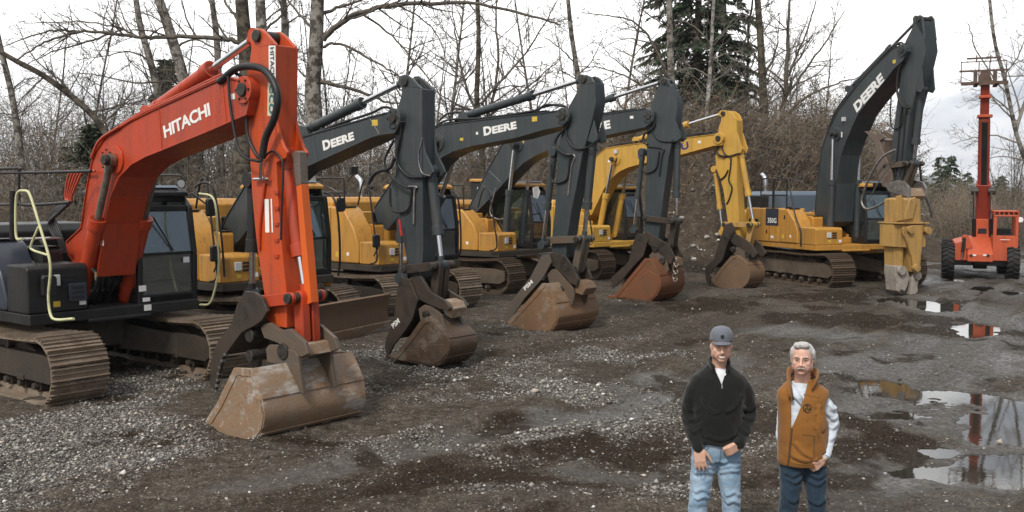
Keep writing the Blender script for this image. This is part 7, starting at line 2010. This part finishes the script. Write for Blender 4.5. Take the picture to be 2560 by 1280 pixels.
from mathutils.bvhtree import BVHTree
def conform(obj, pts, n=6, lift=.002):
    """points (x, z) laid on the front of a garment"""
    t = BVHTree.FromPolygons([v.co[:] for v in obj.data.vertices], [p.vertices[:] for p in obj.data.polygons])
    out = []
    for p in spline([(a, 0, b) for a, b in pts], n):
        h = t.ray_cast(Vector((p.x, -1, p.z)), Vector((0, 1, 0)))
        if h[0] is not None: out.append(h[0] - Vector((0, lift, 0)))
    return out

def fold(obj, pts, amp=.011, w=.016):
    """raise a soft crease in a garment along (x, z) points, with a hollow below it"""
    c = conform(obj, pts, 5, 0)
    if len(c) < 2: return
    me = obj.data; n = len(me.vertices)
    co = np.empty(n * 3, np.float32); me.vertices.foreach_get('co', co); co = co.reshape(-1, 3)
    no = np.empty(n * 3, np.float32); me.vertices.foreach_get('normal', no); no = no.reshape(-1, 3)
    d = np.full(n, 9.0); dz = np.zeros(n)
    for a, b in zip(c, c[1:]):
        a, b = np.array(a), np.array(b); ab = b - a
        t = np.clip(((co - a) @ ab) / (ab @ ab + 1e-9), 0, 1)
        q = a + t[:, None] * ab; dd = np.linalg.norm(co - q, axis=1)
        m = dd < d; d = np.where(m, dd, d); dz = np.where(m, co[:, 2] - q[:, 2], dz)
    h = amp * np.exp(-(d / w) ** 2) - .7 * amp * np.exp(-((d - 1.5 * w) / (.8 * w)) ** 2) * (dz < 0)
    co = co + no * h[:, None]
    me.vertices.foreach_set('co', co.astype(np.float32).ravel()); me.update()

def person(name, label, px, depth, heading):
    p = at(px, 1000, depth)
    r = (p.x, depth, 0.012)
    return r

# ---- first man: black sweater, light jeans, grey cap -------------------------------------------------
D1 = 7.6
o1 = at(1793, 1000, D1); rx, ry, rz_ = o1.x, D1, .012
Zs = lambda py: at(1793, py, D1).z - rz_        # photo height to body height
Xs = lambda px: at(px, 1000, D1).x - rx
def person_root(me_obj, label): return tag(me_obj, label, 'person')
eye_z = Zs(863)
S = 1.0
B = Blob()
hy = R(-8)
hc = (Xs(1798), -.055, eye_z)
q1 = head_on(B, hc, hy, 1.0, 1.0)
B.limb([(Xs(1798), -.02, eye_z - .06), (Xs(1797), -.005, eye_z - .13), (Xs(1797), .01, eye_z - .22)], [.056, .058, .066], 20)
sh_z = eye_z - .255                       # shoulder joint height
hip_z = .93
# torso core, limbs under the clothes
B.limb([(0, .01, hip_z - .05), (0, .0, hip_z + .1), (0, -.01, sh_z - .2), (0, .0, sh_z - .03), (0, .0, sh_z + .04)], [(.155, .10), (.15, .10), (.175, .115), (.165, .095), (.08, .06)], 22, True)
LW, RW = (Xs(1741), -.13, Zs(1112)), (Xs(1838), -.14, Zs(1101))      # wrists
LE, RE = (Xs(1722), .02, Zs(1040)), (Xs(1876), .03, Zs(1038))
LS, RS = (Xs(1735), .0, sh_z - .01), (Xs(1861), .0, sh_z - .01)
for S_, E_, W_ in ((LS, LE, LW), (RS, RE, RW)):
    B.limb([(S_[0] * .72, S_[1], S_[2] - .10), (S_[0] * .5 + E_[0] * .5, (S_[1] + E_[1]) / 2, (S_[2] + E_[2]) / 2 - .02), E_, tuple(a * .6 + b * .4 for a, b in zip(E_, W_)), W_], [.048, .042, .037, .035, .028], 16)
for sx, kx, fx_ in ((-1, -.125, -.15), (1, .12, .15)):
    B.limb([(sx * .085, .01, hip_z), (kx, -.01, .50), (fx_, .03, .10)], [.085, .055, .040], 16)
    B.limb([(fx_, .04, .06), (fx_ + sx * .02, -.08, .035), (fx_ + sx * .03, -.16, .03)], [.038, .036, .025], 12)
# left hand in the picture: flat against the thigh with the thumb out; right one hooked by the thumb in its pocket
hand(B, LW, (.10, -.10, -1), (-.35, -1, .05), (1, -.25, .15), (.12, .14, .16, .2), 1.08, .16, .55)
hand(B, RW, (-.80, -.25, -.42), (.05, -1, .30), (-.35, -.25, 1), (.75, .75, .7, .55), 1.0, .04, .15)
man1 = B.fuse('person', M['skin'], None, .0055, 5, .5)
man1.location = (rx, ry, rz_)
person_root(man1, 'smiling man in a grey cap, black sweater and light blue jeans')
face_parts(man1, q1, 1.0, hy, M['skin'], True, M['brow'], .55)
# open smile
def mouth(body, q, w, h, zc=-.070, open_=True, y=-.082):
    top = [q(-w, y + .016, zc + .006), q(-w * .5, y - .002, zc + .001), q(0, y - .006, zc - .0005), q(w * .5, y - .002, zc + .001), q(w, y + .016, zc + .006)]
    bot = [q(-w, y + .016, zc + .006), q(-w * .55, y - .001, zc - h), q(0, y - .005, zc - h * 1.35), q(w * .55, y - .001, zc - h), q(w, y + .016, zc + .006)]
    if open_:
        a, b_ = spline(top, 4), spline(bot, 4)
        MB()._addpoly([[p + Vector((0, -.0035, 0)) for p in a], [p + Vector((0, -.0035, 0)) for p in b_]], False, False, closed=False).build('teeth', M['teeth'], body, smooth=80)
    MB().tube(spline(top, 4), .0032, 6).tube(spline(bot, 4), .0036 if open_ else .003, 6).build('lips', M['lip'], body, smooth=80)
mouth(man1, q1, .031, .0095, -.064)
# short hair at the sides, cap with a curved peak
def hair_cap(q, s, zlow=.0):
    B = Blob(); return B
Hh = Blob()
Hh.ball(q1(0, .026, .045), (.079, .094, .076), 22)
hr = Hh.fuse('hair', M['hair_dark'], man1, .006, 2)
C = Blob()
rings = []
for z, a, b in ((.030, .084, .104), (.055, .086, .106), (.085, .084, .102), (.110, .074, .090), (.128, .055, .066), (.138, .022, .028)):
    rings.append([q1(a * cos(2 * pi * k / 28), .014 + b * sin(2 * pi * k / 28), z + .016 + (.006 if sin(2 * pi * k / 28) < 0 else -.012) * (1 - z / .14)) for k in range(28)])
cap = MB().rings(rings).build('cap', M['capcloth'], man1, smooth=70)
pk = []
for j in range(5):
    t = j / 4
    pk.append([q1((.080 - .012 * t * t) * sin(a), .012 - (.102 + .062 * t) * cos(a) * (1.0), .050 - .004 * t - .020 * (abs(sin(a)) ** 2) - .012 * t) for a in [R(-72 + 144 * k / 16) for k in range(17)]])
bm_ = MB()._addpoly(pk, False, False, closed=False).build('cap_peak', M['capcloth'], cap, smooth=70)
sdm = bm_.modifiers.new('solid', 'SOLIDIFY'); sdm.thickness = .004
MB().rings([[q1(.086 * cos(a), .014 + .106 * sin(a), z + .016) for a in [R(25 + 130 * k / 12) for k in range(13)]] + [q1(.080 * cos(a), .012 + .10 * sin(a), z + .016) for a in [R(155 - 130 * k / 12) for k in range(13)]] for z in (.022, .06, .09)]).build('mesh_panel', M['capmesh'], cap, smooth=70)
p_ = q1(0, -.096, .088)
MB().box(p_.x - .012, p_.x + .012, p_.y - .004, p_.y + .01, p_.z + .006, p_.z + .011).box(p_.x - .012, p_.x + .012, p_.y - .005, p_.y + .01, p_.z - .008, p_.z - .004).box(p_.x - .012, p_.x - .008, p_.y - .0035, p_.y + .01, p_.z - .004, p_.z + .006).build('cap_emblem', M['capmesh'], cap)
# white tee
B = Blob(); B.limb([(Xs(1797), .0, sh_z - .12), (Xs(1797), -.010, sh_z + .0), (Xs(1797), -.012, sh_z + .05), (Xs(1797), -.002, sh_z + .085)], [(.15, .112), (.13, .086), (.084, .074), (.066, .065)], 22, True)
B.fuse('t_shirt', M['tee'], man1, .008, 3)
# sweater: body, sleeves, collar cut to a zip opening
B = Blob()
hem = Zs(1106)
B.limb([(Xs(1792), .0, hem), (Xs(1793), -.004, hem + .03), (Xs(1793), -.012, hem + .10), (Xs(1794), -.015, hem + .28), (Xs(1795), -.005, sh_z - .12), (Xs(1797), .0, sh_z - .03), (Xs(1797), .003, sh_z + .012), (Xs(1797), .008, sh_z + .045), (Xs(1797), .012, sh_z + .075), (Xs(1797), .014, sh_z + .105), (Xs(1797), .016, sh_z + .14)],
       [(.182, .130), (.190, .140), (.192, .140), (.202, .145), (.218, .136), (.228, .118), (.205, .106), (.160, .092), (.118, .082), (.084, .074), (.076, .070)], 30, True)
for S_, E_, W_, sg in ((LS, LE, LW, -1), (RS, RE, RW, 1)):
    c1 = tuple(a * .95 + b * .05 for a, b in zip(W_, E_))
    B.limb([(S_[0] - sg * .045, S_[1], S_[2] - .035), (S_[0] + sg * .0, S_[1], S_[2] - .085), tuple((a + b) / 2 for a, b in zip(S_, E_)), E_, tuple((a + b) / 2 for a, b in zip(E_, W_)), c1], [.066, .070, .066, .060, .056, .046], 20)

sw = B.fuse('sweater', M['sweater'], man1, .0095, 4, .5, None, .016, .08)
bm = bmesh.new(); bm.from_mesh(sw.data)
cx = Xs(1796)
zv = Zs(952)
k_ = .074 / .19
def cut_v(bm, zv, cxl, kl, cxr, kr, ztop, ymax=-.01):
    g = lambda: bm.verts[:] + bm.edges[:] + bm.faces[:]
    bmesh.ops.bisect_plane(bm, geom=g(), plane_co=(cxl, 0, zv), plane_no=Vector((1, 0, -kl)).normalized())
    bmesh.ops.bisect_plane(bm, geom=g(), plane_co=(cxr, 0, zv), plane_no=Vector((1, 0, -kr)).normalized())
    bmesh.ops.bisect_plane(bm, geom=g(), plane_co=(0, 0, ztop), plane_no=(0, 0, 1))
    dele = []
    for f in bm.faces:
        c = f.calc_center_median()
        if c.z > ztop or (c.y < ymax and c.z > zv and cxl + kl * (c.z - zv) < c.x < cxr + kr * (c.z - zv)): dele.append(f)
    bmesh.ops.delete(bm, geom=dele, context='FACES')
cut_v(bm, zv, cx - .004, -k_, cx + .004, k_, sh_z + .118)
bm.to_mesh(sw.data); bm.free()
m_ = sw.modifiers.new('solid', 'SOLIDIFY'); m_.thickness = .006; m_.offset = -1
# stand collar wings
for sg in (-1, 1):
    cw = [[(cx + sg * a, y_, z) for a, y_, z in ((.052, -.092, sh_z + .05 + dz), (.076, -.060, sh_z + .075 + dz), (.084, .01, sh_z + .095 + dz), (.062, .07, sh_z + .10 + dz), (.0, .092, sh_z + .10 + dz))] for dz in (0, .03, .058)]
    o = MB()._addpoly(cw, False, False, closed=False).build('collar', M['sweater'], sw, smooth=80)
    k = o.modifiers.new('solid', 'SOLIDIFY'); k.thickness = .008
MB().tube([(cx, -.120, Zs(952)), (cx, -.128, Zs(952) - .035)], .003, 6).build('zip_pull', M['chrome'], sw)
# jeans
def jeans(man, mat, x0, hem_z, knees, feet, hipw, seed=0.0, belt_z=1.0, hipd=.122):
    B = Blob()
    B.limb([(x0, .01, .80), (x0, .01, .86), (x0, .008, .94), (x0, .0, hem_z)], [(hipw * .86, hipd * .9), (hipw, hipd), (hipw * 1.0, hipd * 1.02), (hipw * .93, hipd)], 26, True)
    for sx, k, f in ((-1, knees[0], feet[0]), (1, knees[1], feet[1])):
        B.limb([(x0 + sx * hipw * .50, .012, .90), (x0 * .5 + k[0] * .5 + sx * hipw * .22, .0, .70), (k[0], k[1], .50), ((k[0] + f[0]) / 2, .02, .30), (f[0], f[1], .10), (f[0], f[1], .05)], [.100, .092, .074, .068, .064, .070], 22)
    o = B.fuse('jeans', mat, man, .010, 4, .5, None, .020, .075)
    return o
jn = jeans(man1, M['jeans_light'], Xs(1793), Zs(1092), ((-.135, -.01), (.115, -.015)), ((-.155, .03), (.135, .03)), .178)
def seam(name, obj, pts, mat, r=.003, n=6):
    c = conform(obj, pts, n, .005)
    if len(c) > 2: MB().tube(c, r, 5).build(name, mat, obj)
M['seam_light'] = plain('denim_seam', (.13, .20, .29), .9, 0, .2, 40, 0)
seam('fly_seam', jn, [(Xs(1795), Zs(1108)), (Xs(1795), Zs(1130)), (Xs(1792), Zs(1152))], M['seam_light'])
seam('pocket_seam', jn, [(Xs(1742), Zs(1112)), (Xs(1752), Zs(1124)), (Xs(1766), Zs(1110))], M['seam_light'])
for dz in (0, 14, 26): fold(jn, [(Xs(1800), Zs(1150 + dz)), (Xs(1822), Zs(1143 + dz)), (Xs(1848), Zs(1146 + dz))])
for dz in (0, 12, 26): fold(jn, [(Xs(1738), Zs(1150 + dz)), (Xs(1760), Zs(1146 + dz)), (Xs(1786), Zs(1152 + dz))])
for x0_, x1_, zz in ((1738, 1772, 1222), (1742, 1776, 1240), (1815, 1850, 1230), (1818, 1848, 1250)): fold(jn, [(Xs(x0_), Zs(zz)), (Xs((x0_ + x1_) / 2), Zs(zz - 7)), (Xs(x1_), Zs(zz + 3))])
for pts in (((1712, 1012), (1724, 1022), (1738, 1020)), ((1709, 1036), (1722, 1046), (1740, 1040)), ((1716, 1066), (1730, 1072), (1744, 1064)), ((1884, 1010), (1872, 1022), (1858, 1018)), ((1886, 1036), (1872, 1044), (1856, 1038)), ((1878, 1066), (1862, 1074), (1848, 1066)), ((1748, 990), (1762, 1010), (1780, 1022)), ((1840, 985), (1826, 1008), (1808, 1018)), ((1760, 1080), (1792, 1088), (1826, 1078)), ((1756, 1096), (1790, 1102), (1830, 1094))):
    fold(sw, [(Xs(a), Zs(b)) for a, b in pts])
for fx_ in (-.155, .135):
    B = Blob().limb([(fx_, .05, .07), (fx_, -.04, .06), (fx_ * 1.08, -.15, .045)], [.055, .052, .045], 14).ball((fx_ * 1.04, -.05, .025), (.052, .15, .025))
    B.fuse('boot', M['boot'], man1, .010, 2)

# ---- second man: grey hair, tan vest over a pale shirt, dark jeans ------------------------------------
D2 = 7.55
o2 = at(2008, 1000, D2); rx, ry = o2.x, D2
Zs = lambda py: at(2008, py, D2).z - rz_
Xs = lambda px: at(px, 1000, D2).x - rx
eye_z = Zs(894)
B = Blob()
hy = R(-22)
hc = (Xs(1999), -.05, eye_z)
q2 = head_on(B, hc, hy, 1.02, 1.02)
B.limb([(Xs(2003), -.015, eye_z - .06), (Xs(2005), .0, eye_z - .13), (Xs(2007), .015, eye_z - .22)], [.056, .060, .068], 20)
sh_z = eye_z - .265
hip_z = .91
B.limb([(0, .01, hip_z - .05), (0, .0, hip_z + .1), (0, -.01, sh_z - .2), (0, .0, sh_z - .03), (0, .0, sh_z + .04)], [(.15, .10), (.145, .10), (.165, .115), (.155, .095), (.08, .06)], 22, True)
RS, RE, RW = (Xs(2062), .01, sh_z - .02), (Xs(2086), .06, Zs(1070)), (Xs(2052), -.10, Zs(1136))
LS, LE, LW = (Xs(1990), .06, sh_z - .05), (Xs(1982), .22, Zs(1050)), (Xs(1961), .08, Zs(1104))
for S_, E_, W_ in ((LS, LE, LW), (RS, RE, RW)):
    B.limb([(S_[0] * .72, S_[1], S_[2] - .10), (S_[0] * .5 + E_[0] * .5, (S_[1] + E_[1]) / 2, (S_[2] + E_[2]) / 2 - .02), E_, tuple(a * .6 + b * .4 for a, b in zip(E_, W_)), W_], [.046, .042, .036, .034, .028], 16)
for sx, kx, fx_ in ((-1, -.10, -.12), (1, .11, .14)):
    B.limb([(sx * .085, .01, hip_z), (kx, -.01, .50), (fx_, .03, .10)], [.085, .055, .040], 16)
    B.limb([(fx_, .04, .06), (fx_ + sx * .02, -.08, .035), (fx_ + sx * .03, -.16, .03)], [.038, .036, .025], 12)
hand(B, RW, (-.72, -.30, -.52), (.35, -.85, .35), (-.45, -.25, .85), (.95, .95, .9, .85), 1.08, .02, .10)
hand(B, LW, (-.05, -.15, -1), (-1, -.2, .05), (.2, -1, 0), (.35, .4, .45, .45), 1.05, .05, .4)
man2 = B.fuse('person', M['skin_old'], None, .0055, 5, .5)
man2.location = (rx, ry, rz_)
person_root(man2, 'grey haired man with a moustache in a tan vest, pale shirt and dark jeans')
face_parts(man2, q2, 1.02, hy, M['skin_old'], False, M['brow_grey'], .5)
mouth(man2, q2, .024, .003, -.071, False)
mo = MB()
for sx in (-1, 1):
    mo.tube(spline([q2(0, -.098, -.056), q2(sx * .014, -.097, -.059), q2(sx * .028, -.086, -.066), q2(sx * .034, -.076, -.082)], 4), [.0038, .0048, .0055, .0055, .0052, .005, .0046, .0042, .0038, .003, .0025, .002, .001], 8)
M['moustache'] = cloth('sandy_grey_moustache', (.46, .40, .34), 160, .3, .5)
mo.build('moustache', M['moustache'], man2, smooth=80)
H_ = Blob()
H_.ball(q2(0, .030, .052), (.084, .094, .074), 22).ball(q2(0, -.036, .098), (.060, .040, .026), 16, Matrix.Rotation(-.35, 3, 'X')).ball(q2(.022, -.048, .104), (.036, .026, .022), 14).ball(q2(-.03, -.03, .105), (.035, .035, .022), 14)
for sx in (-1, 1): H_.ball(q2(sx * .074, .012, .036), (.017, .036, .046), 14).ball(q2(sx * .070, .055, -.012), (.022, .040, .050), 14)
H_.ball(q2(0, .085, -.01), (.06, .035, .06), 16)
hr = H_.fuse('hair', M['hair_grey'], man2, .0055, 2, .5, None, .009, .016)
# pale shirt: sleeves, chest and collar
B = Blob()
B.limb([(Xs(2008), .0, sh_z - .50), (Xs(2006), -.01, sh_z - .2), (Xs(2005), .0, sh_z - .03), (Xs(2004), .01, sh_z + .04), (Xs(2004), .012, sh_z + .075)], [(.16, .115), (.172, .120), (.16, .10), (.088, .075), (.072, .068)], 26, True)
for S_, E_, W_, sg in ((LS, LE, LW, -1), (RS, RE, RW, 1)):
    B.limb([(S_[0] - sg * .025, S_[1], S_[2] - .045), (S_[0] + sg * .012, S_[1] + .01, S_[2] - .10), tuple((a + b) / 2 for a, b in zip(S_, E_)), E_, tuple((a + b) / 2 for a, b in zip(E_, W_)), tuple(a * .93 + b * .07 for a, b in zip(W_, E_))], [.052, .064, .066, .060, .052, .041], 20)
sh = B.fuse('shirt', M['shirt'], man2, .0095, 4, .5, None, .026, .09)
d_ = (Vector(RW) - Vector(RE)).normalized(); c_ = Vector(RW) - d_ * .02
MB().tube([c_ - d_ * .05, c_ + d_ * .012], [.045, .043], 20).build('cuff', M['shirt'], sh, smooth=70)
cx = Xs(2001)
for sg in (-1, 1):
    pl = [[Vector((cx + sg * .012, -.105, sh_z - .02)), Vector((cx + sg * .052, -.085, sh_z + .035)), Vector((cx + sg * .074, -.02, sh_z + .07))], [Vector((cx + sg * .028, -.135, sh_z - .075)), Vector((cx + sg * .085, -.112, sh_z - .01)), Vector((cx + sg * .098, -.03, sh_z + .045))]]
    o = MB()._addpoly(pl, False, False, closed=False).build('collar', M['shirt'], sh, smooth=80); k = o.modifiers.new('s', 'SOLIDIFY'); k.thickness = .004
# vest
B = Blob()
hem = Zs(1158)
B.limb([(Xs(2009), .0, hem), (Xs(2009), .0, hem + .03), (Xs(2009), -.008, hem + .12), (Xs(2008), -.01, hem + .32), (Xs(2007), -.005, sh_z - .14), (Xs(2007), .0, sh_z - .04), (Xs(2008), .004, sh_z + .010), (Xs(2006), .010, sh_z + .05), (Xs(2005), .014, sh_z + .085), (Xs(2005), .02, sh_z + .12)],
       [(.183, .140), (.190, .148), (.188, .148), (.186, .150), (.186, .142), (.196, .128), (.190, .112), (.138, .098), (.102, .090), (.092, .088)], 30, True)
vs_ = B.fuse('vest', M['vest'], man2, .0095, 4, .5, None, .014, .12)
bm = bmesh.new(); bm.from_mesh(vs_.data)
za = Zs(1058); dzz = sh_z + .10 - za
cut_v(bm, za, Xs(1967), (Xs(1968) - Xs(1967)) / dzz, Xs(1970), (Xs(2014) - Xs(1970)) / dzz, sh_z + .105, -.02)
# arm hole on the near side, a smooth ellipse
S_ = RS
bmesh.ops.subdivide_edges(bm, edges=[e_ for e_ in bm.edges if e_.verts[0].co.x > S_[0] - .05 and e_.verts[0].co.z > S_[2] - .22], cuts=1)
dele = []
for f in bm.faces:
    c = f.calc_center_median()
    if c.x > S_[0] - .06 and ((c.z - (S_[2] - .105)) / .105) ** 2 + ((c.x - (S_[0] + .03)) / .062) ** 2 < 1: dele.append(f)
bmesh.ops.delete(bm, geom=dele, context='FACES')
bm.to_mesh(vs_.data); bm.free()
k = vs_.modifiers.new('s', 'SOLIDIFY'); k.thickness = .010; k.offset = 0
for sg in (-1, 1):
    cxx = Xs(2003)
    if sg > 0: base = [(Xs(2016), -.118, sh_z + .035), (Xs(2030), -.082, sh_z + .075), (Xs(2037), -.005, sh_z + .105), (Xs(2028), .075, sh_z + .115), (Xs(2005), .105, sh_z + .115)]
    else: base = [(Xs(1972), -.138, sh_z - .035), (Xs(1972), -.090, sh_z + .045), (Xs(1976), -.010, sh_z + .085), (Xs(1985), .075, sh_z + .11), (Xs(2005), .105, sh_z + .115)]
    out = .62 if sg < 0 else .22
    cw = [[Vector((x_ + sg * dz * out * (1 - i * .2), y_ - dz * .12 * (2 - i), z_ + dz * (.62 if sg < 0 and i < 2 else .95))) for i, (x_, y_, z_) in enumerate(base)] for dz in (0, .035, .075)]
    o = MB()._addpoly(cw, False, False, closed=False).build('collar', M['vest'], vs_, smooth=80); k = o.modifiers.new('s', 'SOLIDIFY'); k.thickness = .009
seam('zip', vs_, [(Xs(1964), hem + .015), (Xs(1967), Zs(1100)), (Xs(1969), Zs(1060))], M['vest_in'], .009)
seam('pocket_seam', vs_, [(Xs(1992), Zs(1074)), (Xs(2006), Zs(1075)), (Xs(2021), Zs(1077))], M['vest_in'])
seam('pocket_seam', vs_, [(Xs(2021), Zs(1077)), (Xs(2022), Zs(1100)), (Xs(2021), Zs(1124))], M['vest_in'], .004)
seam('yoke_seam', vs_, [(Xs(1998), Zs(979)), (Xs(2018), Zs(983)), (Xs(2040), Zs(987))], M['vest_in'], .0025)
seam('hem_seam', vs_, [(Xs(1956), hem + .035), (Xs(2006), hem + .028), (Xs(2058), hem + .035)], M['vest_in'], .0025)
for pts in (((1980, 1100), (1996, 1118), (2016, 1130)), ((2030, 1060), (2042, 1090), (2050, 1120)), ((1976, 1130), (2000, 1138), (2030, 1136)), ((2034, 1010), (2036, 1040), (2044, 1066))):
    fold(vs_, [(Xs(a_), Zs(b_)) for a_, b_ in pts])
for pts in (((2072, 1010), (2082, 1022), (2092, 1018)), ((2070, 1034), (2082, 1046), (2094, 1040)), ((2066, 1060), (2080, 1070), (2093, 1062)), ((2060, 1084), (2072, 1094), (2084, 1090))):
    fold(sh, [(Xs(a_), Zs(b_)) for a_, b_ in pts])
# round embroidered mark: ring with three curved strokes
ex, ez = Xs(2004), Zs(1010)
mk = MB().tube(conform(vs_, [(ex + cos(a) * .030, ez + sin(a) * .030) for a in [2 * pi * i / 28 for i in range(29)]], 1, .009), .0028, 6, cap=False)
for i in range(3):
    a0 = 2 * pi * i / 3 + .5
    c = conform(vs_, [(ex + cos(a0 + t * 1.6) * (.004 + .021 * t), ez + sin(a0 + t * 1.6) * (.004 + .021 * t)) for t in [j / 7 for j in range(8)]], 1, .009)
    mk.tube(c, [.0025 + .002 * sin(pi * j / max(1, len(c) - 1)) for j in range(len(c))], 6)
mk.build('chest_emblem', M['ink'], vs_)
jn2 = jeans(man2, M['jeans_dark'], Xs(2012), Zs(1150), ((-.095, -.01), (.115, -.01)), ((-.12, .03), (.14, .03)), .172)
for x0_, x1_, zz in ((1962, 1996, 1176), (1966, 2000, 1192), (2024, 2060, 1180), (2022, 2056, 1198), (1968, 1996, 1240), (2026, 2058, 1246)): fold(jn2, [(Xs(x0_), Zs(zz)), (Xs((x0_ + x1_) / 2), Zs(zz + 6)), (Xs(x1_), Zs(zz - 4))])
for fx_ in (-.12, .14):
    B = Blob().limb([(fx_, .05, .07), (fx_, -.04, .06), (fx_ * 1.08, -.15, .045)], [.055, .052, .045], 14).ball((fx_ * 1.04, -.05, .025), (.052, .15, .025))
    B.fuse('boot', M['boot'], man2, .010, 2)
